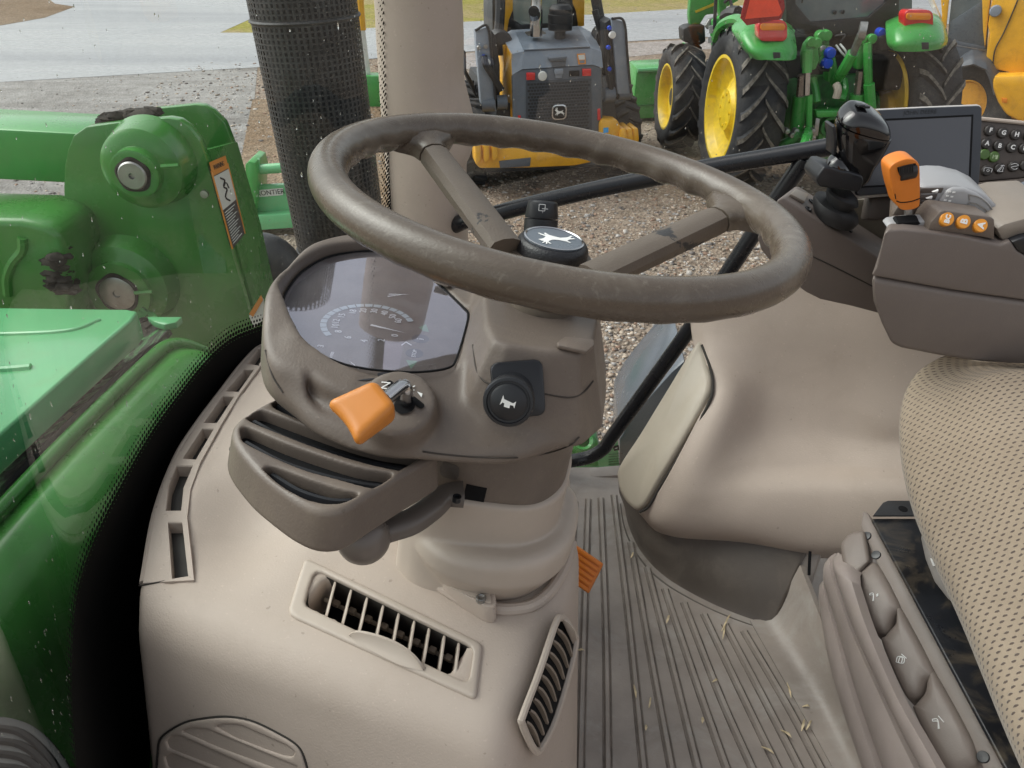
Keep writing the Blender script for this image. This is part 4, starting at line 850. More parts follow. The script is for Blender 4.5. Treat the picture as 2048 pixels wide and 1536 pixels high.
# ---- side vent facing the driver
XO = XP+XN*.004
def onS(px, py, up=0): return onP(px, py, XO+XN*up, XN)
svp = [(1112, 1245), (1122, 1236), (1131, 1240), (1147, 1268), (1152, 1282), (1140, 1340), (1110, 1440), (1082, 1496), (1070, 1500), (1058, 1480), (1044, 1446), (1046, 1430), (1078, 1345)]
sv = ob('air_vent', me_of(*flat([onS(x, y, .0015) for x, y in spl([(a, b, 0) for a, b in svp], 52, True)[:, :2]])), BLACKM, con, False)
ob('vent_frame', join(tube([onS(x, y, .003) for x, y in svp], .0036, 8, 90, True)), BEIGE2, sv)
for k in range(9):
    f_ = k/8; x0, y0 = 1116-f_*62, 1262+f_*185; 
    c_ = [(x0-2, y0-4), (x0+8, y0+4), (x0+20-f_*2, y0+22), (x0+28-f_*3, y0+50-f_*6)]
    Q = spl([onS(x, y, u_) for (x, y), u_ in zip(c_, (.003, .006, .0055, .003))], 12); T_ = np.gradient(Q, axis=0); T_ /= np.linalg.norm(T_, axis=1, keepdims=True); s_ = np.cross(T_, XN)
    pr = np.stack([Q+s_*.0012+XN*.001, Q-s_*.0012+XN*.001, Q-s_*.0016-XN*.006, Q+s_*.0016-XN*.006], 1)
    ob('vane', me_of(*gridvf(pr, cu=True)), surf('side_vane', (.24, .195, .155), .45) if k == 0 else MATS['side_vane'], sv, True, 40)
tbp = [onS(x, y, u) for x, y, u in ((1122, 1238, .004), (1138, 1246, .013), (1150, 1262, .018), (1153, 1278, .014), (1146, 1290, .005))]
ob('thumb_lip', join(prism(tbp, (nrm(tbp[-1]-tbp[0])*.002+XN*-.002+np.cross(XN, nrm(tbp[-1]-tbp[0]))*.004), .001)), BEIGE2, sv)
# ---- louvred panel low on the near side
def onF(px, py, up=0): return onP(px, py, FLP+FLN*up, FLN)
arch = [(300, 1640), (314, 1545), (317, 1510), (324, 1476), (365, 1448), (405, 1438), (451, 1434), (499, 1441), (550, 1464), (595, 1493), (612, 1532), (618, 1570), (610, 1640)]
FU = nrm(onF(600, 1500)-onF(330, 1500)); FV = np.cross(FLN, FU); FC = onF(460, 1540)
def uvF(px, py): d = onF(px, py)-FC; return d@FU, d@FV
ARC = spl(np.array([(*uvF(x, y), 0) for x, y in arch]), 70)[:, :2]
LSL = [[(432, 1452), (450, 1447), (482, 1449), (575, 1490), (591, 1503), (586, 1513), (560, 1509), (470, 1474)], [(364, 1461), (385, 1455), (415, 1457), (480, 1484), (595, 1532), (597, 1547), (570, 1545), (430, 1491)],
       [(334, 1481), (345, 1471), (362, 1471), (470, 1519), (560, 1559), (562, 1575), (530, 1574), (395, 1519), (340, 1496)], [(331, 1513), (345, 1506), (420, 1536), (500, 1572), (502, 1590), (460, 1586), (338, 1535)], [(330, 1548), (345, 1542), (400, 1566), (440, 1590), (430, 1606), (336, 1568)]]
LSL = [np.array([uvF(x, y) for x, y in q]) for q in LSL]
_sd = nrm(np.array(uvF(575, 1490))-np.array(uvF(450, 1447))); _se = np.array([-_sd[1], _sd[0]])
def f_pan(u, v, w):
    d = rmax(sd2(u, v, ARC), np.maximum(w-.0020, -.018-w), .002)
    for q in LSL:
        c = q.mean(0); fl = -.0080-.95*((u-c[0])*_se[0]+(v-c[1])*_se[1]); d = smax(d, -np.maximum(sd2(u, v, q)+0*w, fl-w), .0016)
    return d
lp_ = ob('louvre_panel', surfnet(f_pan, (-.13, -.09, -.021), (.13, .11, .006), .0017, lambda q: FC+q[:, :1]*FU+q[:, 1:2]*FV+q[:, 2:3]*FLN, 1), BEIGE, con, True, None)
A_ = [FC+FU*x*1.012+FV*y*1.012+FLN*.0002 for x, y in ARC]
ob('panel_gap', join(tube(A_, .0011, 6, 80)), surf('seam_dark', (.03, .026, .022), .8), con)
# ---- lip and screw bracket round the boot
lip = [trace(f_plain, x, y)[0]+V(0, 0, .003) for x, y in ((800, 1070), (822, 1110), (850, 1150), (885, 1178), (930, 1205), (985, 1220), (1030, 1222), (1070, 1212), (1105, 1180), (1130, 1135), (1143, 1090))]
ob('boot_lip', join(tube(lip, .0065, 10, 70)), BEIGE, con)
ZBK = .456
bp_ = spl([onZ(x, y, ZBK) for x, y in ((884, 1160), (920, 1157), (962, 1160), (980, 1168), (990, 1188), (991, 1210), (972, 1212), (945, 1198), (912, 1180))], 40, True)
ob('screw_bracket', join(prism(list(bp_), V(0, .0, -.024), .006, 3)), BEIGE, con)
rec_ = spl([onZ(x, y, ZBK+.0006) for x, y in ((900, 1174), (950, 1173), (974, 1180), (982, 1198), (980, 1208), (955, 1198), (920, 1184))], 30, True)
ob('bracket_face', join(prism(list(rec_), V(0, 0, .0012), .0005)), BEIGE2, con)
sc_ = onZ(962, 1197, ZBK+.002)
ob('screw', join(lathe([(.001, -.003), (.0052, -.003), (.0052, .0016), (.0038, .0022), (.0024, .0012), (.001, .0008)], sc_, V(0, 0, 1), 20)), STEEL, con)
SLOTD = surf('defrost_dark', (.030, .027, .024), .7)
def zb(x, y): return trace(f_plain, x, y)[0][2]+.0028
OB = [(545, 664), (486, 727), (443, 783), (396, 846), (352, 916), (311, 1026), (286, 1166)]; IB = [(562, 676), (521, 732), (480, 787), (441, 851), (400, 926), (374, 1034), (388, 1160)]
IZ = [zb(*q) for q in IB]
strip = ob('defrost_grille', join(tube([onZ(x, y, z-.004) for (x, y), z in zip(OB, IZ)], .004, 8, 50)), BEIGE, con)
for k, pts in enumerate(SLOTP):
    za, zc = IZ[5-k+1], IZ[5-k]; ys = np.array([q[1] for q in slots[k]], float); hole = [onZ(x, y, zc+(za-zc)*np.clip((y-OB[5-k][1])/(OB[5-k+1][1]-OB[5-k][1]), 0, 1)) for x, y in slots[k]]; cc = sum(hole)/len(hole); n = len(hole); dn_ = V(0, 0, 1)
    o1, i1, o0, i0 = onZ(*OB[5-k+1], za), onZ(*IB[5-k+1], za), onZ(*OB[5-k], zc), onZ(*IB[5-k], zc)
    if n == 4: outr = [o0, i0, i1, o1]
    else: outr = [o0, i0, i0*.5+i1*.5+(hole[2]-hole[1]*.5-hole[3]*.5)*.8, i1, o1, o0*.5+o1*.5+(hole[5]-hole[0]*.5-hole[4]*.5)*.8]
    big = [p+nrm(p-cc)*.0012 for p in hole]
    vs = [p-dn_*.012 for p in outr]+outr+big+[p-dn_*.0012 for p in hole]+[p-dn_*.020 for p in hole]
    ob('slot_frame', me_of(vs, [(j*n+i, j*n+(i+1) % n, (j+1)*n+(i+1) % n, (j+1)*n+i) for j in range(4) for i in range(n)]), BEIGE, strip, True, 30)
    ob('defrost_slot', me_of(*flat([p-dn_*.0165+(p-cc)*.02 for p in hole])), SLOTD, strip, False)
ob('body_seam', join(tube([trace(f_plain, x, y)[0]+V(0, 0, .0003) for x, y in ((278, 1172), (300, 1168), (325, 1163), (345, 1159))], .0008, 5, 16)), MATS['seam_dark'], con)
# ------------------------------------------------------------------ driver's seat
seat = thing('driver_seat', 'tan dotted fabric seat on black frame and ribbed rubber bellows', 'seat', (.62, .62, 0))
m, t, o = newmat('seat_fabric'); b = nd(t, 'ShaderNodeBsdfPrincipled'); t.links.new(b.outputs[0], o.inputs[0])
uv = nd(t, 'ShaderNodeUVMap'); tc = nd(t, 'ShaderNodeTexCoord'); nz = noise(t, 55, 3, .5, tc.outputs['Object']); 
warp = nd(t, 'ShaderNodeVectorMath', operation='SCALE'); warp.inputs['Scale'].default_value = .0022
ctr = nd(t, 'ShaderNodeVectorMath', operation='SUBTRACT'); t.links.new(nz.outputs['Color'], ctr.inputs[0]); ctr.inputs[1].default_value = (.5, .5, .5); t.links.new(ctr.outputs[0], warp.inputs[0])
ad_ = nd(t, 'ShaderNodeVectorMath', operation='ADD'); t.links.new(uv.outputs[0], ad_.inputs[0]); t.links.new(warp.outputs[0], ad_.inputs[1])
sx = nd(t, 'ShaderNodeSeparateXYZ'); t.links.new(ad_.outputs[0], sx.inputs[0])
PU, PV = .0092, .0058
row = math_(t, 'DIVIDE', sx.outputs[1], PV); half = math_(t, 'MULTIPLY', math_(t, 'FLOOR', row), .5)
cu = math_(t, 'SUBTRACT', math_(t, 'FRACT', math_(t, 'ADD', math_(t, 'DIVIDE', sx.outputs[0], PU), half)), .5)
cv = math_(t, 'SUBTRACT', math_(t, 'FRACT', row), .5)
cv2 = math_(t, 'ADD', cv, math_(t, 'MULTIPLY', cu, .35))
d_ = math_(t, 'SQRT', math_(t, 'ADD', math_(t, 'POWER', math_(t, 'DIVIDE', cu, .27), 2.), math_(t, 'POWER', math_(t, 'DIVIDE', cv2, .21), 2.)))
n_f = noise(t, 900, 2, .6, tc.outputs['Object']); dj = math_(t, 'ADD', d_, math_(t, 'MULTIPLY', math_(t, 'SUBTRACT', n_f.outputs[0], .5), .9))
mk = ramp(t, dj, [(.80, (1, 1, 1)), (1.0, (0, 0, 0))]).outputs[0]
n_d = noise(t, 8, 6, .65, tc.outputs['Object']); base = ramp(t, n_d.outputs[0], [(.3, (.26, .206, .148)), (.7, (.33, .268, .198))]).outputs[0]
st = ramp(t, noise(t, 5, 4, .6, tc.outputs['Object']).outputs[0], [(.68, (1, 1, 1)), (.78, (.45, .44, .43))]).outputs[0]
base = mixc(t, 1., base, st, 'MULTIPLY')
t.links.new(mixc(t, mk, base, (.105, .080, .066)), b.inputs['Base Color']); b.inputs['Roughness'].default_value = .95; b.inputs['Specular IOR Level'].default_value = .1
b.inputs['Sheen Weight'].default_value = .25
bp = nd(t, 'ShaderNodeBump'); bp.inputs['Strength'].default_value = .7; bp.inputs['Distance'].default_value = .0012
hh = math_(t, 'SUBTRACT', math_(t, 'MULTIPLY', n_f.outputs[0], .35), math_(t, 'MULTIPLY', mk, .6)); t.links.new(hh, bp.inputs['Height']); t.links.new(bp.outputs[0], b.inputs['Normal'])
FAB = m
# rows run from the far side of the cushion to the near side; each row from under the front roll up and back
sil = [(1885, 714), (1838, 742), (1812, 782), (1802, 830), (1803, 880), (1812, 940), (1832, 1010), (1872, 1102), (1925, 1218), (1966, 1316), (2020, 1446), (2072, 1560), (2150, 1720)]
zz = [.560, .535, .515, .500, .490, .480, .470, .462, .455, .450, .445, .44, .44]
R_ = []
base_dir = V(1, .0, 0)
for k, ((x, y), z) in enumerate(zip(sil, zz)):
    e = onZ(x, y, z); f_ = min(1., k/3.)
    far_ = V(0, -.12*(1-f_), 0)
    hgt = .035+.045*f_
    R_.append([e+V(.085, .02, -.10), e+V(.03, .012, -.055), e+V(.0, 0, 0), e+V(.032, -.012, .036*(.4+.6*f_))+far_*.2, e+V(.095, -.02, hgt*.9)+far_*.5, e+V(.20, -.03, hgt)+far_*.8, e+V(.40, -.03, hgt*.8)+far_])
e0 = R_[0]
R_ = [[p+V(.03, .05, -.10) for p in e0], [p+V(.012, .025, -.035) for p in e0]]+R_
P = net(R_, 80, 150)
vs, fs = gridvf(P); me = me_of(vs, fs); ul = me.uv_layers.new(name='UVMap')
du = np.concatenate([np.zeros((P.shape[0], 1)), np.cumsum(np.linalg.norm(np.diff(P, axis=1), axis=2), 1)], 1); md = P.shape[1]//3
du = du-du[:, md:md+1]; dv = np.concatenate([[0], np.cumsum(np.linalg.norm(np.diff(P[:, md], axis=0), axis=1))])
m_ = P.shape[1]
for l in me.loops:
    i, j = divmod(l.vertex_index, m_); ul.data[l.index].uv = (du[i, j], dv[i])
ob('cushion', me, FAB, seat, True, None)
# black pressed-steel frame
ZB = .335
A0 = onZ(1743, 1036, ZB); A1 = onZ(2030, 1570, ZB)
ob('frame', join(hullbox([A0-V(0, 0, .006), A1-V(0, 0, .006), A1+V(.35, 0, -.006), A0+V(.35, 0, -.006)], [A0, A1, A1+V(.35, 0, 0), A0+V(.35, 0, 0)], .0024, 3)), surf('seat_frame_black', (.011, .012, .015), .33, var=.3, vscale=12, dirt=(.16, .125, .085), dirt_amt=.6, dscale=17), seat)
br = [onZ(x, y, ZB+.003) for x, y in ((1745, 1034), (1765, 1008), (1775, 1004), (1850, 1004), (1860, 1034))]
ob('bracket', join(prism(br, V(0, 0, .003), .001)), surf('bracket_black', (.03, .031, .034), .5, var=.2), seat)
ob('bolt_hole', join(lathe([(.001, 0), (.006, 0), (.006, .0006), (.001, .0006)], onZ(1806, 1018, ZB+.0062), V(0, 0, 1), 20)), BLACKM, seat)
ov = [onZ(x, y, ZB+.03) for x, y in ((1846, 1052), (1856, 1056), (1885, 1090), (1935, 1190), (1945, 1225), (1925, 1222), (1895, 1200), (1868, 1165), (1850, 1120), (1841, 1080))]
ob('height_lever', join(prism(ov, V(0, 0, .016), .006, 3)), surf('grey_lever', (.26, .24, .225), .42), seat)
ic = [onZ(x, y, ZB+.0472) for x, y in ((1860, 1117), (1881, 1113), (1888, 1122), (1886, 1131), (1866, 1132))]
ob('icon', join(prism(ic, V(0, 0, .0004))), WHITE, seat, False)
# brown control strip with three big rocker buttons
ZS = .318; SN = nrm(V(-.62, -.12, .78)); SP = onZ(1745, 1040, ZS)
def onB(px, py, up=0): return onP(px, py, SP+SN*up, SN)
strip = [(1732, 1030), (1742, 1034), (1880, 1290), (2030, 1572), (1985, 1572), (1945, 1478), (1859, 1320), (1758, 1128), (1728, 1062)]
STRIPM = surf('control_strip', (.185, .152, .132), .47, grain=.25, var=.04, dirt=(.24, .2, .165), dirt_amt=.25)
ob('control_strip', join(prism([onB(x, y, -.012) for x, y in strip], SN*.013, .002)), STRIPM, seat)
BT = [[(1719, 1154), (1730, 1136), (1758, 1130), (1805, 1215), (1793, 1233), (1778, 1268), (1756, 1268), (1743, 1254), (1719, 1185)],
      [(1796, 1230), (1805, 1217), (1873, 1346), (1857, 1364), (1845, 1392), (1827, 1401), (1808, 1386), (1766, 1290), (1773, 1273), (1794, 1248)],
      [(1859, 1356), (1873, 1346), (1944, 1472), (1957, 1516), (1946, 1536), (1892, 1540), (1831, 1428), (1833, 1411), (1852, 1387)]]
for k, bt in enumerate(BT):
    Q = np.array([onB(x, y, -.004) for x, y in spl([(a, c_, 0) for a, c_ in bt], 54, True)[:, :2]]); c = Q.mean(0)
    rings = [Q-SN*.02, Q, c+(Q-c)*.96+SN*.005, c+(Q-c)*.82+SN*.0095, c+(Q-c)*.5+SN*.011]; n = 54
    vs = [p for r_ in rings for p in r_]+[c+SN*.011]
    rb = ob('rocker_button', me_of(vs, [(q*n+i, q*n+(i+1) % n, (q+1)*n+(i+1) % n, (q+1)*n+i) for q in range(4) for i in range(n)]+[(4*n+i, 4*n+(i+1) % n, 5*n) for i in range(n)]), STRIPM, seat, True, None)
    ix, iy = ((1747, 1194), (1801, 1320), (1875, 1447))[k]
    su = nrm(onB(ix+10, iy+3)-onB(ix, iy)); sv_ = np.cross(SN, su); O_ = onB(ix, iy, .0074)
    L_ = ([[(-.006, .003), (-.002, .0045), (.002, -.005)], [(-.006, .003), (-.005, .001), (-.001, .0022), (.001, -.0055)], [(.002, .004), (.004, .006), (.003, .002), (.005, .004)]], [[(-.004, -.004), (-.004, .003), (.003, .004), (.004, -.003), (-.004, -.004)], [(-.0015, -.0035), (-.0015, .0028), (.0015, .003), (.002, -.0028)], [(-.001, .0075), (.006, .004)]], [[(-.006, .003), (-.001, .0045), (.003, -.005)], [(-.006, .003), (-.005, .001), (0, .0022), (.002, -.0055)], [(-.001, .0085), (.006, .0035)]])[k]
    for l_ in L_: ob('icon', join(tube([O_+su*x_+sv_*y_ for x_, y_ in l_], .0006, 5, len(l_)*3)), WHITE, rb)
for x, y in ((1733, 1072), (1752, 1110), (1966, 1514)): ob('rivet', join(lathe([(.001, 0), (.0066, 0), (.0058, .0014), (.001, .002)], onB(x, y, .0012), SN, 20)), BLACKP, seat)
ob('end_cap', join(hullbox([onB(x, y, -.03) for x, y in ((1682, 1098), (1700, 1072), (1735, 1060), (1748, 1128), (1718, 1170), (1692, 1158))], [onB(x, y, .010) for x, y in ((1680, 1088), (1697, 1066), (1729, 1060), (1741, 1122), (1714, 1148), (1688, 1140))], .006, 3)), STRIPM, seat)
# bellows
cr = [[(1716, 1168, .30), (1745, 1256, .30), (1800, 1384, .30), (1860, 1490, .30), (1930, 1610, .30)], [(1669, 1136, .25), (1710, 1255, .24), (1801, 1450, .24), (1845, 1536, .24), (1880, 1610, .24)], [(1655, 1180, .17), (1678, 1255, .16), (1715, 1390, .16), (1765, 1536, .16), (1795, 1610, .16)], [(1648, 1225, .09), (1656, 1290, .08), (1684, 1400, .08), (1729, 1536, .08), (1755, 1610, .08)], [(1650, 1240, .004), (1658, 1305, .004), (1690, 1420, .004), (1735, 1545, .004), (1760, 1612, .004)]]
C_ = [spl([onZ(*q) for q in r], 60) for r in cr]
rows_ = []
for i in range(4):
    a, b_ = C_[i], C_[i+1]
    for f_, u_ in ((0, -.006), (.10, .010), (.30, .018), (.6, .0175), (.86, .011), (.96, -.002)):
        q = a*(1-f_)+b_*f_; nn = nrm(V(-.8, -.15, .58)); rows_.append(q+nn*u_*(1 if i < 3 else .4))
rows_.append(C_[4]); BP = np.array(rows_)
end = np.array([[p+V(.03, .05, -.02) for p in BP[:, 0]]]).transpose(1, 0, 2); end2 = np.array([[p+V(.008, .02, -.004) for p in BP[:, 0]]]).transpose(1, 0, 2)
BP = np.concatenate([end, end2, BP], 1)
ob('bellows', me_of(*gridvf(BP)), TAUPE, seat, True, 50)
# ------------------------------------------------------------------ straw on the floor
rs = np.random.default_rng(3)
SP_ = [(1448, 1262, 26, 80), (1452, 1245, 30, 62), (1336, 1238, 14, 70), (1160, 1301, 14, 5), (1578, 1380, 26, 105), (1612, 1413, 12, 0), (1606, 1450, 20, 75), (1618, 1450, 18, 60), (1572, 1467, 22, -35), (1300, 1405, 18, 78), (1270, 1382, 22, 100), (1430, 1362, 10, 20), (1535, 1500, 24, -30), (1265, 1110, 10, 60), (1292, 1455, 9, 85), (1405, 1440, 10, 90)]
LB_ = ['upper straw of the crossed pair in front of the dark kick plate', 'longer straw bent beneath the kick plate corner, beside the crossed pair', 'small upright straw lying between ribs left of the kick plate foot', 'tiny straw flat on the mat beside the beige side vent', 'broad pale straw standing alone on the raised edge right of the ribs', 'short flat straw below the broad pale one on the raised edge', 'left straw of the v-shaped pair near the bellows', 'right straw of the v-shaped pair near the bellows',
       'slanting thin straw just below the v-shaped pair', 'upright straw near the lower middle of the ribbed mat', 'long thin straw leaning left on the ribs beside the side vent', 'tiny straw in the middle of the ribbed mat', 'dark slanting straw nearest the bottom edge of the mat', 'tiny straw next to the orange pedal', 'smallest straw low on the mat in a groove', 'little upright straw low in the centre of the mat']
for k, (x, y, L_, a_) in enumerate(SP_):
    c = onZ(x, y, .006); d = onZ(x+math.cos(math.radians(a_))*L_*.62, y-math.sin(math.radians(a_))*L_*.62, .007)-c; up = V(0, 0, .004); s_ = np.cross(nrm(d), V(0, 0, 1))*(.0012+.0009*rs.random())
    q = net([[c-d-s_*.3, c-d*.3-s_+up*.4, c+d*.4-s_*.8+up, c+d-s_*.15], [c-d+s_*.3, c-d*.3+s_+up*.8, c+d*.4+s_*.8+up*.5, c+d+s_*.15]], 8, 2)
    so_ = ob('straw_piece', me_of(*slab(q, .0009)), STRAW, None, True, 40); tag(so_, LB_[k], 'straw', 'straw pieces on the floor mat')
# ------------------------------------------------------------------ accelerator pedal
ped = thing('pedal', 'ribbed orange foot pedal standing over the grey floor mat', 'pedal', onY(1175, 1140, .93))
pq = [onY(x, y, Y) for x, y, Y in ((1146, 1086, .93), (1207, 1128, .90), (1177, 1188, .87), (1118, 1146, .90))]
pn_ = nrm(np.cross(pq[1]-pq[0], pq[3]-pq[0])); pn_ = pn_ if pn_[2] > 0 else -pn_
ob('plate', join(prism(pq, -pn_*.010, .003)), ORANGED, ped)
for k in range(6):
    f_ = (k+.5)/6; g_ = .075
    a = pq[0]*(1-f_)+pq[3]*f_; b = pq[1]*(1-f_)+pq[2]*f_; e = (pq[3]-pq[0])*g_*.78
    q = [a+(b-a)*.04-e, a+(b-a)*.94-e, a+(b-a)*.94+e, a+(b-a)*.04+e]; ob('tread_bar', join(prism(q, pn_*.0028, .0012)), ORANGED, ped)
ob('arm', join(tube([(pq[0]+pq[2])/2-pn_*.008, (pq[0]+pq[2])/2-V(.02, -.03, .05), (pq[0]+pq[2])/2*V(1, 1, 0)+V(-.06, .05, .002)], .008, 8)), BLACKM, ped)
# ------------------------------------------------------------------ inner fender panel
fen = thing('fender_panel', 'beige moulded side panel beside the seat with dark kick plate', 'side panel', (.45, 1.05, 0))
rows = [[(1385, 640, 1.235), (1440, 560, 1.22), (1560, 540, 1.19), (1700, 560, 1.15), (1850, 600, 1.10), (2120, 640, 1.04)],
        [(1392, 690, 1.205), (1432, 650, 1.195), (1560, 640, 1.165), (1700, 660, 1.125), (1850, 700, 1.08), (2120, 740, 1.02)],
        [(1412, 725, 1.165), (1440, 715, 1.16), (1545, 720, 1.150), (1690, 740, 1.112), (1850, 770, 1.06), (2120, 810, 1.0)],
        [(1428, 775, 1.125), (1462, 775, 1.118), (1540, 790, 1.130), (1680, 805, 1.098), (1830, 845, 1.04), (2120, 860, .98)],
        [(1392, 848, 1.085), (1440, 855, 1.070), (1528, 862, 1.098), (1660, 872, 1.078), (1800, 890, 1.035), (2120, 900, .96)],
        [(1352, 925, 1.055), (1405, 935, 1.035), (1520, 930, 1.045), (1660, 930, 1.036), (1800, 938, 1.00), (2120, 950, .94)],
        [(1318, 985, 1.045), (1375, 1000, 1.015), (1490, 990, 1.005), (1640, 985, .985), (1790, 990, .955), (2120, 1000, .90)],
        [(1290, 1018, 1.055), (1340, 1050, 1.018), (1480, 1060, .985), (1620, 1085, .955), (1780, 1095, .92), (2120, 1110, .86)],
        [(1282, 1022, 1.085), (1335, 1066, 1.050), (1480, 1085, 1.015), (1620, 1108, .985), (1780, 1112, .95), (2120, 1130, .89)]]
FP = net([[onY(*q) for q in r] for r in rows], 110, 110)
ob('panel', me_of(*slab(FP, -.006)), BEIGE, fen, True, None)
# dark kick plate that stands on the floor
kr = [[(1240, 968, None, .10), (1275, 1012, None, .095), (1308, 1046, None, .09), (1345, 1066, None, .09), (1372, 1050, None, .105), (1400, 1042, None, .115), (1480, 1078, None, .11), (1560, 1095, None, .115), (1622, 1108, None, .115)]]
gx = [(1248, 1000), (1256, 1045), (1275, 1090), (1303, 1127), (1335, 1155), (1375, 1180), (1430, 1208), (1490, 1232), (1548, 1250)]
low = [onZ(x, y, .001) for x, y in gx]
top = []
for (x, y, _, z) in kr[0]: top.append(onZ(x, y, z))
top = [t_+V(0, .012, 0) for t_ in top]
mid = [l*.5+t_*.5+V(-.006, -.008, 0) for l, t_ in zip(low, top)]; foot = [l+V(-.010, -.012, 0) for l in low]
KP = net([top, mid, low, foot], 60, 24)
KICK = surf('kick_rubber', (.108, .09, .075), .46, grain=.35, gscale=400, var=.10, vscale=6, dirt=(.2, .17, .14), dirt_amt=.4)
ob('kick_plate', me_of(*slab(KP, .008)), KICK, fen, True, None)
ob('kick_return', join(prism([onZ(1622, 1108, .115)+V(0, .012, 0), onZ(1548, 1250, .001), onZ(1600, 1235, .001), onZ(1645, 1120, .11)+V(0, .012, 0)], V(.01, .012, 0), .002)), FLOORM, fen)
# seams: the slit above the kick plate corner and the cover gap
def onFP(px, py, lift=.002):
    d = rd(px, py); d = d/np.linalg.norm(d); R = FP.reshape(-1, 3)-CAM; t_ = R@d; k = np.argmin(np.linalg.norm(R-t_[:, None]*d, axis=1)); return CAM+d*(t_[k]-lift)
ob('slit', join(tube([onFP(x, y, .0015) for x, y in ((1616, 1010), (1619, 1035), (1617, 1070), (1620, 1100))], [.0006, .0012, .0022, .0026], 6, 24)), MATS['bracket_dark'] if 'bracket_dark' in MATS else BLACKM, fen)
ob('slit', join(tube([onY(1620, 1103, .945), onY(1618, 1150, .925)], .0026, 6)), BLACKM, fen)
# light cover flap
cvp = [(1398, 688, 1.195), (1408, 700, 1.182), (1418, 738, 1.150), (1422, 766, 1.125), (1414, 800, 1.105), (1370, 880, 1.075), (1320, 962, 1.052), (1296, 1004, 1.048), (1284, 1017, 1.052), (1270, 1018, 1.066), (1250, 996, 1.095), (1240, 966, 1.120), (1243, 935, 1.135), (1285, 870, 1.150), (1340, 780, 1.175)]
cq = [onY(x, y, Y) for x, y, Y in cvp]; cc = sum(cq)/len(cq)
nn = nrm(sum(np.cross(cq[i]-cc, cq[(i+1) % len(cq)]-cc) for i in range(len(cq)))); nn = nn if nn@(CAM-cc) > 0 else -nn
Q = spl(cq, 60, True); Q2 = cc+(Q-cc)*.93+nn*.009; Q1 = cc+(Q-cc)*.985+nn*.006; Q3 = cc+(Q-cc)*.55+nn*.013
vs = list(Q-nn*.03)+list(Q)+list(Q1)+list(Q2)+list(Q3)+[cc+nn*.014]; n = 60
COVER = surf('cover_flap_plastic', (.43, .380, .305), .45, grain=.3, gscale=700, var=.03, dirt=(.5, .47, .4), dirt_amt=.15, dscale=20)
ob('cover_flap', me_of(vs, [(k*n+i, k*n+(i+1) % n, (k+1)*n+(i+1) % n, (k+1)*n+i) for k in range(4) for i in range(n)]+[(4*n+i, 4*n+(i+1) % n, 5*n) for i in range(n)]), COVER, fen, True, 60)
ob('flap_gap', join(tube([onY(x, y, Y-.004) for x, y, Y in ((1404, 690, 1.19), (1418, 728, 1.158), (1426, 766, 1.128), (1418, 806, 1.103), (1374, 886, 1.072), (1324, 968, 1.050), (1298, 1012, 1.045), (1280, 1024, 1.052))], .0028, 6, 60)), MATS['seam_dark'], fen)
# ------------------------------------------------------------------ joystick pod
pod = thing('joystick_pod', 'dark brown console pod carrying the black joystick', 'console', onY(1640, 500, .98))
YP = .98
pp = [(1556, 398), (1566, 396), (1626, 434), (1692, 474), (1752, 512), (1775, 535), (1775, 632), (1700, 612), (1640, 599), (1612, 585), (1560, 548), (1522, 500), (1514, 476)]
vec = onY(1592, 372, 1.055)-onY(1560, 396, YP)
ob('body', join(prism([onY(x, y, YP) for x, y in pp], vec, .010, 3)), BROWNL, pod)
ob('seam', join(tube([onY(1540, 478, YP-.0003), onY(1640, 520, YP-.0003), onY(1760, 580, YP-.0003)], .0009, 6, 20)), MATS['seam_dark'], pod)
tn = nrm(np.cross(onY(1752, 512, YP)-onY(1566, 396, YP), vec)); tn = tn if tn[2] > 0 else -tn
def onT(px, py, up=0): return onP(px, py, onY(1566, 396, YP)+vec*.5+tn*up, tn)
ob('flat_button', join(prism([onT(x, y) for x, y in ((1577, 392), (1588, 381), (1613, 392), (1606, 408))], tn*.004, .0012)), surf('pale_button', (.26, .225, .19), .45), pod)
for x, y in ((1616, 419), (1623, 404), (1698, 461), (1702, 446)): ob('screw', join(lathe([(.001, 0), (.005, 0), (.005, .002), (.003, .002), (.0025, .0005)], onT(x, y), tn, 14)), BLACKP, pod)
web = [onY(x, y, Y) for x, y, Y in ((1700, 440, 1.03), (1730, 478, 1.02), (1775, 520, 1.0), (1775, 400, 1.06), (1740, 385, 1.10), (1700, 395, 1.10))]
ob('rear_bridge', join(prism([onY(x, y, 1.06) for x, y in ((1690, 398), (1800, 398), (1800, 560), (1760, 520), (1720, 470), (1690, 430))], V(.02, .05, -.01), .004)), surf('olive_trim', (.165, .145, .115), .5, grain=.2), pod)
def loft_lr(secs, n=28, e=2.6, capn=2):
    """stack of rounded sections given by their left and right edge points and their thickness away from the viewer"""
    out = []
    for (lx, ly, rx, ry, Y, th_) in secs:
        a, b = onY(lx, ly, Y), onY(rx, ry, Y); c = (a+b)/2; u = (b-a)/2; w = V(0, 1, .25); w = nrm(w-u*(w@u)/(u@u))*th_/2
        t_ = np.linspace(0, 2*np.pi, n, endpoint=False); cs, sn = np.cos(t_), np.sin(t_)
        out.append(c+(np.sign(cs)*np.abs(cs)**(2/e))[:, None]*u+(np.sign(sn)*np.abs(sn)**(2/e))[:, None]*w)
    return np.array(out)
def lofted(secs, steps=None, n=28, e=2.6):
    S = loft_lr(secs, n, e)
    if steps: S = np.array([spl(S[:, j], steps) for j in range(n)]).transpose(1, 0, 2)
    vs, fs = gridvf(S, cu=True); k = len(S); vs = list(vs)+[S[0].mean(0), S[-1].mean(0)]; a, b = k*n, k*n+1
    return vs, fs+[(a, (i+1) % n, i) for i in range(n)]+[(b, (k-1)*n+i, (k-1)*n+(i+1) % n) for i in range(n)]
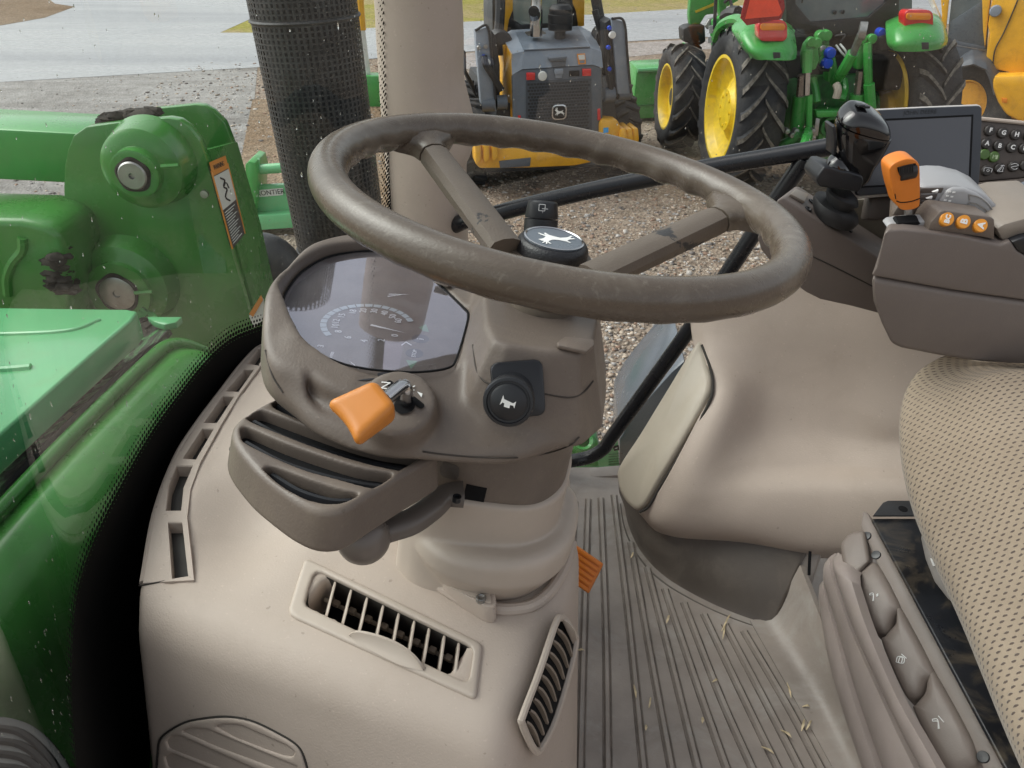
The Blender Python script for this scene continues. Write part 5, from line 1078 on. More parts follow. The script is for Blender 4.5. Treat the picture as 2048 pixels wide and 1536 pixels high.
joy = thing('joystick', 'glossy black joystick grip on a ribbed rubber boot', 'joystick', onY(1672, 430, 1.0))
YJ = 1.0
ob('boot', join(lofted([(1629, 425, 1705, 447, YJ, .055), (1626, 412, 1716, 438, YJ, .058), (1627, 403, 1715, 428, YJ, .058), (1632, 394, 1707, 420, YJ, .052), (1648, 400, 1696, 414, YJ, .04)], None, 32, 2.2)), BLACKR, joy)
ob('boot', join(lofted([(1655, 408, 1694, 422, YJ, .034), (1654, 398, 1700, 412, YJ, .038), (1653, 388, 1716, 406, YJ, .042), (1655, 380, 1715, 398, YJ, .042), (1660, 377, 1706, 388, YJ, .034)], None, 32, 2.2)), BLACKR, joy)
ob('hand_rest', join(prism([onY(x, y, YJ-.028) for x, y in ((1633, 360), (1635, 352), (1648, 334), (1660, 334), (1685, 342), (1700, 344), (1725, 352), (1728, 362), (1722, 380), (1716, 385), (1696, 381), (1640, 374))], V(.0, .052, .0), .008, 3)), BLACKP, joy)
ob('grip', join(lofted([(1682, 352, 1727, 362, YJ, .034), (1680, 335, 1737, 352, YJ, .036), (1678, 318, 1746, 330, YJ, .040), (1674, 300, 1757, 312, YJ, .046), (1672, 270, 1771, 286, YJ, .052), (1673, 252, 1778, 272, YJ, .054), (1676, 242, 1778.5, 268, YJ, .054)], 40, 36, 3.2)), GLOSSK, joy)
ob('grip_head', join(lofted([(1676.5, 239, 1778, 267, YJ, .054), (1678, 233, 1778, 258, YJ, .054), (1684, 225, 1775, 247, YJ, .053), (1693, 217, 1767, 236, YJ, .050), (1701, 212, 1755, 226, YJ, .044), (1710, 211, 1740, 217, YJ, .034)], 24, 36, 3.0)), GLOSSK, joy)
ob('thumb_hump', join(lofted([(1650, 337, 1702, 350, YJ-.012, .03), (1653, 328, 1701, 338, YJ-.012, .03), (1660, 318, 1696, 328, YJ-.012, .028), (1670, 311, 1686, 316, YJ-.012, .02)], 14, 28, 2.6)), GLOSSK, joy)
ob('trigger', join(prism([onY(x, y, YJ-.012) for x, y in ((1665, 254), (1671, 251), (1673, 262), (1672, 309), (1667, 311), (1668, 275))], V(0, .03, 0), .001)), BLACKP, joy)
tpn = nrm(V(.05, -.35, .93))
for x, y in ((1719, 215), (1729, 217.5)): ob('top_button', join(rbox(onY(x, y, YJ-.004)+V(0, 0, .003), (.008, .014, .003), None, .001)), BLACKP, joy)
# ------------------------------------------------------------------ armrest console
arm = thing('armrest_console', 'brown armrest console with silver hand lever and three orange buttons', 'armrest', onY(1880, 580, .82))
YA = .82; EX = V(.085, .16, .0)
up_ = [(1742, 552), (1752, 536), (1768, 468), (1776, 460), (1802, 459), (1853, 463), (1921, 472), (1972, 484), (2001, 490), (2016, 483), (2023, 487), (2033, 502), (2060, 518), (2140, 530), (2140, 613), (2048, 601), (1900, 580)]
lo_p = [(1742, 554), (1900, 582), (2048, 603), (2140, 616), (2140, 748), (2048, 736), (1960, 727), (1879, 714), (1802, 699), (1781, 690), (1762, 650), (1746, 607)]
ob('upper_shell', join(prism([onY(x, y, YA) for x, y in up_], EX, .009, 3)), BROWNL, arm)
ob('lower_shell', join(prism([onY(x, y, YA) for x, y in lo_p], EX, .007, 3)), BROWNL, arm)
# top deck: silver gate strip, button block, hand lever hump
ob('gate_strip', join(prism([onY(x, y, YA+.018) for x, y in ((1774, 457), (1784, 449), (1815, 445), (1862, 443), (1858, 455), (1780, 460))], V(.0, .018, .003), .002)), SILVER, arm)
ob('gate_slot', join(prism([onY(x, y, YA+.0175) for x, y in ((1792, 450), (1797, 446), (1838, 444), (1841, 447), (1836, 450), (1795, 452))], V(0, .012, .004))), BLACKM, arm)
bb = [(1856, 462), (1862, 444), (1881, 423), (1890, 421), (1982, 434), (1990, 439), (1990, 480), (1960, 474), (1900, 466)]
ob('button_block', join(prism([onY(x, y, YA+.006) for x, y in bb], V(.0, .04, .0), .003)), BROWN, arm)
for (x, y), s_ in zip(((1892, 438.5), (1925, 443.5), (1959, 451)), ('BC', 'B', 'A')):
    P0 = onY(x, y, YA+.006); bn = nrm(V(.0, -.90, .43)); u_, v_, _ = frame(bn)
    b_ = ob('button', join(lathe([(.001, -.004), (.0079, -.004), (.0079, .0022), (.0070, .0034), (.001, .0036)], P0, bn, 28)), BTNO, arm)
    rt = nrm(u_*.25+v_*.97); text('letter', s_, P0+bn*.0038, rt, np.cross(bn, rt), .0105 if len(s_) == 1 else .0075, WHITE, b_, .0004)
ob('deck', join(prism([onY(x, y, YA+.047) for x, y in ((1774, 452), (1784, 424), (1800, 402), (1826, 386), (1842, 380), (1846, 440))], V(.02, .05, .01), .006, 3)), BROWN, arm)
hump = [(1838, 381), (1850, 374), (1887, 371), (1914, 372), (1948, 380), (1974, 393), (1994, 412), (2008, 440), (2012, 452), (1990, 447), (1940, 437), (1880, 426), (1836, 428)]
ob('lever_hump', join(prism([onY(x, y, YA+.05) for x, y in hump], V(.0, .05, .010), .006, 3)), SILVER, arm)
for k, (x0, y0, x1, y1) in enumerate(((1842, 377, 1888, 376), (1838, 391, 1876, 389), (1832, 404, 1866, 402), (1826, 418, 1864, 416))):
    ob('lever_slot', join(prism([onY(x0, y0, YA+.0485), onY(x1, y1, YA+.0485), onY(x1-5, y1+10, YA+.0485), onY(x0, y0+10, YA+.0485)], V(0, .02, 0), .0006)), BROWN2, arm)
    if k < 3: ob('slide_tab', join(prism([onY(x1-24, y1+9, YA+.046), onY(x1-10, y1+4, YA+.046), onY(x1-12, y1+10, YA+.046)], V(0, .004, .001), .0008)), WHITE, arm)
hl = ob('hand_lever', join(prism([onY(x, y, YA+.046) for x, y in ((1880, 424), (1878, 404), (1892, 385), (1905, 377), (1930, 378), (1955, 388), (1978, 405), (1992, 425), (2000, 444), (1985, 441), (1940, 431))], V(0, .03, .004), .005, 3)), SILVER, arm)
for l_ in (((1938, 389), (1960, 395), (1978, 410), (1990, 430)), ((1938, 389), (1939, 401)), ((1937, 405), (1955, 409), (1972, 420), (1984, 434)), ((1937, 405), (1938, 417), (1960, 424))):
    ob('groove', join(tube([onY(x, y, YA+.0455) for x, y in l_], .0006, 5, 16)), STEEL, hl)
for i in range(4):
    for j in range(2): ob('marking', join(rbox(onY(1886+i*4.4+j*9, 409-i*8.5+j*1.5, YA+.0455), (.0030, .0006, .0016))), WHITE, hl)
ob('pad_edge', join(prism([onY(x, y, YA+.01) for x, y in ((1992, 458), (2010, 448), (2060, 434), (2130, 430), (2130, 470), (2050, 468), (2005, 484))], V(0, .10, .01), .004)), surf('arm_pad', (.24, .205, .17), .5, grain=.3), arm)
ob('dark_insert', join(prism([onY(x, y, YA+.0) for x, y in ((2024, 484), (2050, 474), (2130, 474), (2130, 525), (2060, 515), (2036, 502))], V(0, .03, 0), .002)), BLACKP, arm)
ob('grey_switch', join(prism([onY(x, y, YA+.09) for x, y in ((2028, 404), (2036, 396), (2075, 376), (2110, 376), (2110, 440), (2046, 437))], V(0, .03, 0), .004)), GREYD, arm)
# orange hand throttle
thr = thing('throttle_lever', 'orange upright lever with black thumb wheel on the armrest console', 'lever', onY(1812, 440, .86))
YT = .850
ob('stem', join(prism([onY(x, y, YT) for x, y in ((1811, 416), (1825, 416), (1827, 450), (1812, 452))], V(0, .006, 0), .001)), STEEL, thr)
gp_ = spl([onY(x, y, YT-.012) for x, y in ((1779, 345), (1781, 334), (1792, 325), (1812, 318), (1828, 319), (1838, 328), (1840, 345), (1840.5, 380), (1840, 404), (1837, 414), (1822, 420), (1805, 420), (1796, 413), (1790, 395), (1783, 370))], 60, True)
ob('grip', join(prism(list(gp_), V(.0, .025, .002), .006, 4)), ORANGED, thr)
wp = spl([onY(x, y, YT-.0125) for x, y in ((1795, 338), (1798, 334), (1828, 327), (1832, 330), (1832, 345), (1828, 353), (1812, 358), (1803, 355), (1798, 347))], 36, True)
wh_ = ob('wheel_recess', join(prism(list(wp), V(0, .002, 0))), BLACKM, thr, False)
wc = onY(1812, 342, YT-.005)
ob('thumb_wheel', join(lathe([(.001, -.0088), (.0095, -.0088), (.0104, -.0075), (.0104, .0075), (.0095, .0088), (.001, .0088)], wc, nrm(V(1, 0, .22)), 36)), BLACKP, wh_)
for k in range(9): 
    x = 1799+k*3.3; ob('knurl', join(tube([onY(x, 334-k*.8, YT-.0156), onY(x+1, 350-k*.4, YT-.0152)], .0007, 5)), BLACKP, wh_)
for l_ in (((1793, 402), (1803, 405), (1822, 403), (1840, 397)), ((1790, 388), (1791.5, 398))): ob('score_mark', join(tube([onY(x, y, YT-.0124) for x, y in l_], .0006, 5, 14)), BLACKM, thr)
# ------------------------------------------------------------------ monitor
mon = thing('display_monitor', 'dark switched-off display screen in a grey bezel behind the joystick', 'monitor', onY(1840, 300, 1.03))
MN = nrm(V(-.02, -.93, .36)); MP = onY(1840, 300, 1.02)
def onM(px, py, up=0): return onP(px, py, MP+MN*up, MN)
mo = [(1722, 222), (1735, 218), (1840, 213), (1955, 208), (1962, 210), (1965, 217), (1962, 300), (1958, 372), (1953, 378), (1850, 386), (1720, 397), (1706, 397), (1700, 390), (1712, 310)]
ob('housing', join(prism([onM(x, y, -.004) for x, y in mo], -MN*.03, .004, 3)), surf('monitor_rim', (.55, .53, .50), .4), mon)
mi = [(1727, 226), (1738, 222.5), (1840, 217), (1952, 213), (1958, 218), (1956, 300), (1952, 368), (1948, 373), (1850, 381), (1720, 392), (1710, 391), (1708, 384), (1718, 310)]
ob('bezel', join(prism([onM(x, y, -.004) for x, y in mi], MN*.008, .003)), surf('monitor_bezel', (.030, .034, .042), .42, grain=.15), mon)
m, t, o = newmat('dark_screen'); b = nd(t, 'ShaderNodeBsdfPrincipled'); b.inputs['Base Color'].default_value = (.050, .052, .060, 1); b.inputs['Roughness'].default_value = .24; b.inputs['Specular IOR Level'].default_value = .8; t.links.new(b.outputs[0], o.inputs[0])
sq = [(1741, 243), (1943, 233), (1937, 361), (1722, 372)]; so_ = [(1738, 239), (1947, 229), (1941, 365), (1718, 376)]
ob('screen_groove', me_of(*ringface([onM(x, y, .0043) for x, y in so_], [onM(x, y, .0043) for x, y in sq])), BLACKM, mon, False)
ob('screen', me_of(*flat([onM(x, y, .0041) for x, y in sq])), m, mon, False)
text('emboss', 'JOHN DEERE', onM(1840, 224.5, .0042), onM(1860, 223.5)-onM(1840, 224.5), V(0, .3, 1), .0075, BLACKP, mon)
ob('foot', join(prism([onM(x, y, -.02) for x, y in ((1745, 388), (1800, 386), (1800, 440), (1735, 440))], -MN*.03, .006)), BROWN2, mon)
# ------------------------------------------------------------------ keypad
kp = thing('keypad_panel', 'dark brown panel of round lettered keys right of the screen', 'keypad', onY(2000, 310, 1.09))
KN = nrm(V(-.06, -.95, .30)); KP_ = onY(2000, 310, 1.09)
def onK(px, py, up=0): return onP(px, py, KP_+KN*up, KN)
ob('panel', join(prism([onK(x, y) for x, y in ((1930, 232), (1965, 236), (2048, 244), (2130, 252), (2130, 352), (2048, 356), (1930, 366))], -KN*.03, .003)), BROWN2, kp)
ob('top_trim', join(tube([onK(x, y, .001) for x, y in ((1935, 235), (1966, 238), (2048, 246), (2120, 255))], .0028, 8, 20)), BEIGE2, kp)
ob('lower_body', join(prism([onK(x, y, .012) for x, y in ((1930, 368), (2048, 357), (2130, 352), (2130, 460), (1930, 450))], -KN*.05, .005)), BROWN2, kp)
KEYM = surf('key_rubber', (.035, .030, .027), .5, grain=.15)
KEYS = [('F', 1978, 261), ('G', 2004, 266), ('H', 2030, 269.5), ('J', 2057, 273), ('A', 1971, 287), ('B', 1996, 292), ('C', 2022, 295), ('D', 2047, 297), ('', 1967, 309), ('=', 1986, 314), ('P', 1972, 341), ('/', 1998, 337), ('~', 2025, 333), ('', 2049, 331)]
ku_ = nrm(onK(2040, 268)-onK(1990, 262)); kv_ = np.cross(KN, ku_)
for s_, x, y in KEYS:
    c = onK(x, y); k_ = ob('key', join(lathe([(.001, 0), (.0076, 0), (.0074, .0030), (.0062, .0044), (.001, .0048)], c, KN, 24)), GREENK if y in (309, 314) else KEYM, kp)
    if s_ and s_ in 'FGHJABCD': text('letter', s_, c+KN*.0050, ku_, kv_, .0082, WHITE, k_, .0003)
    elif s_ == '=':
        for dx, dy, w, h in ((-.0025, 0, .0012, .005), (.0, .0012, .0012, .0028), (.0026, .0, .0028, .0054)): ob('symbol', me_of(*flat(plane_pts([(dx-w/2, dy-h/2), (dx+w/2, dy-h/2), (dx+w/2, dy+h/2), (dx-w/2, dy+h/2)], c+KN*.0050, ku_, kv_))), surf('pale_green', (.4, .5, .3), .5), k_, False)
    elif s_:
        L_ = {'P': [[(-.005, -.002), (-.005, .003), (.005, .003), (.005, -.002)], [(-.002, 0), (0, .0018), (.002, 0), (0, -.0018), (-.002, 0)]], '/': [[(-.004, -.004), (.001, .004), (.002, .004), (-.002, -.004), (-.004, -.004)], [(.003, -.004), (.003, .002)], [(-.002, -.004), (.004, -.004)], [(-.001, .004), (.004, .004)]], '~': [[(-.005, .002), (0, .004), (.005, .002), (0, 0), (-.004, -.002), (.001, -.004), (.005, -.002)]]}[s_]
        for l_ in L_: ob('symbol', join(tube([c+KN*.0050+ku_*x_+kv_*y_ for x_, y_ in l_], .00045, 4, (len(l_)-1)*3+1)), LGREY, k_)
# ------------------------------------------------------------------ exhaust stack with perforated heat shield
ex = thing('exhaust_stack', 'black perforated exhaust stack rising outside the windscreen', 'exhaust', onY(680, 470, 1.78))
YE = 1.78
def ecen(py):
    l = np.interp(py, [-500, 0, 235, 430, 640], [395, 497, 547, 584, 628]); r = np.interp(py, [-500, 0, 156, 234, 470, 640], [652, 709, 734, 742, 768, 790])
    a, b = onY(l, py, YE), onY(r, py, YE); return (a+b)/2, np.linalg.norm(b-a)/2
cA, rA = ecen(640); cB, rB = ecen(-500); NR, NC = 104, 58
ax_ = nrm(cB-cA); eu, ev, _ = frame(ax_, (0, 1, 0)); vs = []; fs = []
def ep(i, j):
    f_ = i/NR; a_ = 2*np.pi*j/NC; c = cA+(cB-cA)*f_; r_ = rA+(rB-rA)*f_; return c+(eu*math.cos(a_)+ev*math.sin(a_))*r_
for i in range(NR):
    for j in range(NC):
        n0 = len(vs); hx, hy = .26, .17
        vs += [ep(i, j), ep(i, j+1), ep(i+1, j+1), ep(i+1, j), ep(i+hy, j+hx), ep(i+hy, j+1-hx), ep(i+1-hy, j+1-hx), ep(i+1-hy, j+hx)]
        fs += [(n0+k, n0+(k+1) % 4, n0+4+(k+1) % 4, n0+4+k) for k in range(4)]
SHIELD = surf('heat_shield', (.030, .031, .033), .5, var=.3, vscale=14, dirt=(.11, .11, .11), dirt_amt=.35, dscale=30)
ob('shield', me_of(vs, fs), SHIELD, ex, False)
ob('pipe', join(tube([cA-ax_*.05, cB], rA*.90, 32)), surf('muffler_pipe', (.030, .031, .033), .7, var=.3), ex)
for f_ in (.18, .62): ob('seam_strip', join(tube([cA+(cB-cA)*f_+(eu*math.cos(a_)+ev*math.sin(a_))*(rA+(rB-rA)*f_)*1.004 for a_ in np.linspace(0, 2*np.pi, 40)[:-1]], .004, 6, 80, True)), SHIELD, ex)
# ------------------------------------------------------------------ front loader mast and boom
ld = thing('loader_mast', 'green loader mast of two plates with big pin bosses and warning decal', 'loader mast', onY(300, 560, 1.40))
near = [(150, 760), (141, 620), (131, 488), (127, 375), (129, 332), (135, 300), (146, 272), (172, 254), (242, 244), (336, 236), (358, 240), (378, 255), (398, 281), (414, 324), (461, 496), (492, 600), (530, 740)]
farp = [(200, 600), (185, 300), (178, 262), (200, 245), (250, 225), (320, 216), (391, 209), (408, 211), (426, 222), (449, 246), (469, 297), (508, 430), (543, 586), (575, 740)]
YM, YF = 1.32, 1.50
ob('near_plate', join(prism([onY(x, y, YM) for x, y in near], V(0, .022, 0), .003)), GREEN, ld)
ob('far_plate', join(prism([onY(x, y, YF) for x, y in farp], V(0, .022, 0), .003)), GREEN, ld)
web = [onY(404, 300, YM+.02), onY(464, 505, YM+.02), onY(505, 645, YM+.02), onY(552, 640, YF), onY(510, 450, YF), onY(462, 285, YF)]
ob('web', me_of(*slab(np.array([[web[0], web[1], web[2]], [web[5], web[4], web[3]]]), .012)), GREEN, ld, False)
wn = nrm(np.cross(web[1]-web[0], web[5]-web[0])); wn = wn if wn@(CAM-web[0]) > 0 else -wn
def onW(px, py, up=0): return onP(px, py, (web[0]+web[4])/2+wn*(.014+up), wn)
dq = [(418, 325), (451, 311), (490, 467), (465, 498)]
dec = ob('warning_decal', me_of(*flat([onW(x, y) for x, y in dq])), surf('decal_dark', (.035, .036, .042), .4), ld, False)
L_ = lambda a, b, f_: (dq[a][0]*(1-f_)+dq[b][0]*f_, dq[a][1]*(1-f_)+dq[b][1]*f_)
ob('decal_header', me_of(*flat([onW(*dq[0], .0006), onW(*dq[1], .0006), onW(*L_(1, 2, .16), .0006), onW(*L_(0, 3, .16), .0006)])), LABELO, dec, False)
ob('decal_picture', me_of(*flat([onW(*L_(0, 3, .17), .0006), onW(*L_(1, 2, .17), .0006), onW(*L_(1, 2, .56), .0006), onW(*L_(0, 3, .56), .0006)])), LABELW, dec, False)
for a, b in ((0, 3), (1, 2)): ob('decal_border', join(tube([onW(*L_(a, b, .1), .0006), onW(*L_(a, b, 1.0), .0006)], .0016, 4)), LABELO, dec)
du_ = nrm(onW(*dq[1])-onW(*dq[0])); dv_ = nrm(onW(*dq[0])-onW(*dq[3])); 
tc_ = tuple((np.array(L_(0, 3, .08))+np.array(L_(1, 2, .08)))/2); text('decal_text', 'WARNING', onW(*tc_, .001), du_, np.cross(wn, du_), .012, BLACKM, dec)
for k in range(13):
    f_ = .60+k*.030; a, b = onW(*L_(0, 3, f_), .0008), onW(*L_(1, 2, f_), .0008); ob('decal_line', join(tube([a*.88+b*.12, a*(.2+.12*(k % 3))+b*(.8-.12*(k % 3))], .0009, 4)), LABELW, dec)
pc = [onW(*((np.array(L_(0, 3, f_))*(1-g)+np.array(L_(1, 2, f_))*g)), .0012) for f_, g in ((.22, .4), (.27, .6), (.33, .45), (.38, .6), (.45, .4), (.52, .6))]
ob('decal_figure', join(tube(pc, .0016, 5, 20)), BLACKM, dec); ob('decal_figure', join(tube([pc[2], pc[2]+du_*.018+dv_*.004, pc[3]+du_*.012], .0013, 5, 12)), BLACKM, dec)
def boss(px, py, r0, r1, rp, L_=.078):
    c = onY(px, py, YM); A = V(0, -1, 0); k = np.linalg.norm(onY(px+1, py, YM)-c)
    ob('boss', join(lathe([(r0*k*1.06, -.005), (r0*k, .012), (r0*k*.97, L_*.38), (r0*k*.92, L_*.62), (r0*k*.80, L_*.72), (r1*k*1.04, L_*.76), (r1*k, L_*.80), (r1*k, L_), (r1*k*.9, L_*1.02), (.001, L_*1.02)], c, A, 56)), GREEN, ld)
    pn = ob('pin', join(lathe([(.001, L_), (rp*k, L_), (rp*k, L_*1.09), (rp*k*.9, L_*1.12), (rp*k*.22, L_*1.12), (rp*k*.18, L_*1.06), (.001, L_*1.06)], c, A, 40)), STEEL, ld)
    ob('pin_grime', join(tube([c+A*L_*1.03+(V(1, 0, 0)*math.cos(a_)+V(0, 0, 1)*math.sin(a_))*rp*k*(1.06+.05*math.sin(5*a_)) for a_ in np.linspace(0, 6.2, 26)], .004, 6, 60, True)), MUD, ld)
boss(306, 322, 84, 46, 27); boss(262, 560, 92, 60, 34, .055)
for x, y in ((340, 332), (287, 585)): ob('weld_bar', join(tube([onY(x-18, y+1, YM-.08*(.8 if x < 300 else 1)), onY(x+18, y-1, YM-.08*(.8 if x < 300 else 1))], .0035, 6)), GREEN, ld)
ob('small_bolt', join(lathe([(.007, -.002), (.007, .006), (.001, .007)], onY(410, 387, YM), V(0, -1, 0), 12)), STEEL, ld)
ob('corner_label', join(prism([onY(x, y, YM-.002) for x, y in ((498, 632), (522, 592), (528, 600), (526, 640), (508, 655))], V(0, .001, 0))), LABELW, ld, False)
ob('corner_label', join(prism([onY(x, y, YM-.0035) for x, y in ((498, 628), (522, 590), (526, 600), (506, 634))], V(0, .001, 0))), LABELO, ld, False)
bm_ = thing('loader_boom', 'green box-section loader boom running forward from the mast', 'loader boom', onY(60, 310, 1.4))
ob('beam', join(hullbox([onY(150, 368, YM+.025), onY(-160, 352, YM+.025), onY(-160, 352, YM+.025)+V(0, .14, 0), onY(150, 368, YM+.025)+V(0, .14, 0)], [onY(190, 268, YM+.025), onY(-160, 250, YM+.025), onY(-160, 250, YM+.025)+V(0, .14, 0), onY(190, 268, YM+.025)+V(0, .14, 0)], .006, 2)), GREENF, bm_)
tk = thing('loader_bracket', 'green rounded loader frame casting caked with mud beside the mast', 'loader frame', onY(60, 540, 1.22))
ob('casting', join(prism([onY(x, y, 1.20) for x, y in ((-160, 436), (40, 441), (90, 452), (118, 470), (131, 505), (140, 560), (146, 700), (-160, 700))], V(0, .14, .0), .028, 4)), GREEN, tk)
ob('embossed_rib', join(tube([onY(x, y, 1.199) for x, y in ((45, 475), (44, 500), (25, 525), (14, 555), (16, 590))], .008, 8, 30)), GREEN, tk)
def clump(name, poly, Y, n, s, lab, parent=None, seed=0):
    r_ = np.random.default_rng(seed); vs = []; fs = []; P_ = np.array(poly, float)
    bmi = bmesh.new(); bmesh.ops.create_icosphere(bmi, subdivisions=2, radius=1); iv = np.array([v.co[:] for v in bmi.verts]); fi = [[v.index for v in f.verts] for f in bmi.faces]; bmi.free()
    for k in range(n):
        w = r_.dirichlet(np.ones(len(P_))*.6); x, y = w@P_; c = onY(x, y, Y+r_.uniform(0, .05)); q = s*r_.uniform(.5, 1.3); n0 = len(vs)
        ph = r_.uniform(0, 6, (3, 3)); d_ = 1+.28*np.sin(iv*3.1+ph[0]).sum(1)/2+.22*np.sin(iv*7+ph[1]).sum(1)/2
        vs += list(c+iv*d_[:, None]*q*np.array([1.2, .8, .55])); fs += [tuple(i+n0 for i in f) for f in fi]
    o = ob(name, me_of(vs, fs), MUD, parent, True, 40)
    if parent is None: tag(o, lab, 'mud')
    else: o['kind'] = 'stuff'
    return o
clump('mud_clump', [(175, 258), (205, 240), (260, 232), (330, 226), (318, 216), (215, 232)], 1.36, 90, .013, 'dark caked mud lying on top of the loader mast plates', None, 2)
clump('mud_cake', [(92, 490), (132, 492), (130, 545), (148, 618), (104, 616), (96, 560)], 1.192, 130, .012, '', tk, 4)
# front lamp dome beside the mast
dm = ob('mirror_dome', join(ball(onY(528, 548, 1.62), .092, 32, (1, .8, 1.05))), surf('dome_dark', (.03, .034, .042), .45), None); tag(dm, 'dark rounded lamp housing between the loader mast and exhaust stack', 'lamp housing')
# ------------------------------------------------------------------ tractor bonnet and cowl
hd = thing('bonnet', 'light green tractor bonnet with wet top seen through the windscreen', 'bonnet', onZ(120, 720, .52))
ZH = .52
hp_ = [onZ(-170, 612, ZH), onZ(-40, 614, ZH), onZ(255, 618, ZH), onZ(275, 622, ZH), onZ(262, 640, ZH), onZ(140, 745, ZH), onZ(0, 868, ZH), onZ(-170, 1018, ZH)]
ob('top', join(prism(hp_, V(0, 0, -.045), .004, 3)), GREENL, hd)
ob('crease', join(tube([onZ(-120, 748, ZH), onZ(20, 739, ZH), onZ(62, 735, ZH)], .006, 8, 16)), GREENL, hd)
ob('crease', join(tube([onZ(-120, 672, ZH), onZ(120, 664, ZH), onZ(200, 640, ZH)], .004, 8, 16)), GREENL, hd)
ob('far_rim', join(prism([onZ(x, y, .46) for x, y in ((294, 633), (364, 633), (352, 644), (328, 649), (306, 642))], V(0, 0, -.012), .002)), GREENL, hd)
cw = thing('cowl', 'green cowl with debris filled gutter below the windscreen', 'cowl', onZ(200, 900, .40))
gut = net([[onZ(-200, 1010, .44), onZ(0, 850, .44), (onZ(140, 740, .44)), onZ(280, 620, .44)], [onZ(-200, 1090, .425), onZ(0, 930, .42), onZ(170, 780, .42), onZ(315, 640, .42)], [onZ(-200, 1180, .44), onZ(0, 1010, .44), onZ(200, 822, .44), onZ(345, 668, .44)]], 40, 12)
GUTM, t, o = newmat('muddy_green'); b = nd(t, 'ShaderNodeBsdfPrincipled'); t.links.new(b.outputs[0], o.inputs[0]); tc = nd(t, 'ShaderNodeTexCoord')
n1 = noise(t, 7, 9, .68, tc.outputs['Object'], 1.2); n2 = noise(t, 60, 5, .7, tc.outputs['Object'])
c = mixc(t, ramp(t, n1.outputs[0], [(.46, (0, 0, 0)), (.52, (1, 1, 1))]).outputs[0], (.06, .26, .07), ramp(t, n2.outputs[0], [(.35, (.010, .010, .010)), (.6, (.04, .036, .03)), (.8, (.15, .13, .11))]).outputs[0]); t.links.new(c, b.inputs['Base Color'])
t.links.new(ramp(t, n1.outputs[0], [(.45, (.3,)*3), (.53, (.85,)*3)]).outputs[0], b.inputs['Roughness']); bp = nd(t, 'ShaderNodeBump'); bp.inputs['Strength'].default_value = 1.; bp.inputs['Distance'].default_value = .01
t.links.new(math_(t, 'MULTIPLY', n1.outputs[0], n2.outputs[0]), bp.inputs['Height']); t.links.new(bp.outputs[0], b.inputs['Normal'])
ob('gutter', me_of(*slab(gut, -.01)), GUTM, cw)
rg = [onZ(x, y, z) for x, y, z in ((-260, 1290, .452), (-120, 1150, .462), (0, 1022, .468), (110, 905, .47), (220, 795, .47), (300, 718, .47), (335, 692, .468), (370, 690, .455), (410, 705, .43))]
ob('ridge', join(tube(rg, .0100, 12, 70)), GREEN, cw)
ob('seal_strip', join(tube([p+V(-.016, .0, .001) for p in rg[:7]], .006, 8, 60)), BLACKM, cw)
slp = []
for p, k in zip(spl(rg, 40), np.linspace(0, 1, 40)): slp.append([p+V(.006, 0, -.004), p+V(.035, -.008, -.010), p+V(.07, -.012, -.035), p+V(.10, -.02, -.09), p+V(.115, -.03, -.30), p+V(.20, -.10, -.60)])
ob('panel', me_of(*slab(np.array(slp), -.004)), GREEN, cw, True, None)
rp_ = spl([onZ(x, y, .43) for x, y in ((-120, 1424), (-20, 1428), (30, 1434), (72, 1452), (112, 1490), (150, 1550), (170, 1620))], 30)
ob('rubber_cover', join(prism(list(rp_)+[onZ(170, 1720, .43), onZ(-120, 1720, .43)], V(0, 0, -.03), .004, 2)), BLACKR, cw)
for k in range(4): ob('rubber_rib', join(tube([onZ(x+k*4, y+k*26, .4305) for x, y in ((-110, 1452), (0, 1456), (50, 1470), (96, 1512), (126, 1560))], .0032, 6, 24)), BLACKM, cw)
clump('mud_cake', [(180, 745), (230, 690), (330, 655), (300, 700), (120, 830), (60, 900), (0, 960)], 1, 0, .008, '', cw) if False else None
r_ = np.random.default_rng(8); vs = []; fs = []
for k in range(420):
    u = r_.random(); w = r_.random()**1.4; a = np.array([-40, 900])*(1-u)+np.array([285, 628])*u; b_ = np.array([-40, 1040])*(1-u)+np.array([335, 676])*u; q = a*(1-w)+b_*w
    if .35 < u < .55 and r_.random() < .6: continue
    p = onZ(q[0], q[1], .434); s_ = .002+.008*r_.random()**2.5; v, f = ball(p, s_, 6, (r_.uniform(.7, 2.2), r_.uniform(.7, 2), .6)); n0 = len(vs); vs += [x+r_.normal(size=3)*s_*.15 for x in v]; fs += [tuple(i+n0 for i in g_) for g_ in f]
o_ = ob('debris', me_of(vs, fs), MUD, cw, True, 40); o_['kind'] = 'stuff'
lf = [onZ(x, y, .452) for x, y in ((128, 838), (140, 828), (160, 832), (176, 846), (160, 848), (142, 845))]
tag(ob('dry_leaf', join(prism(lf, V(0, 0, .004), .001)), surf('leaf_brown', (.32, .25, .16), .7), None), 'curled dry brown leaf caught in the cowl gutter', 'leaf')
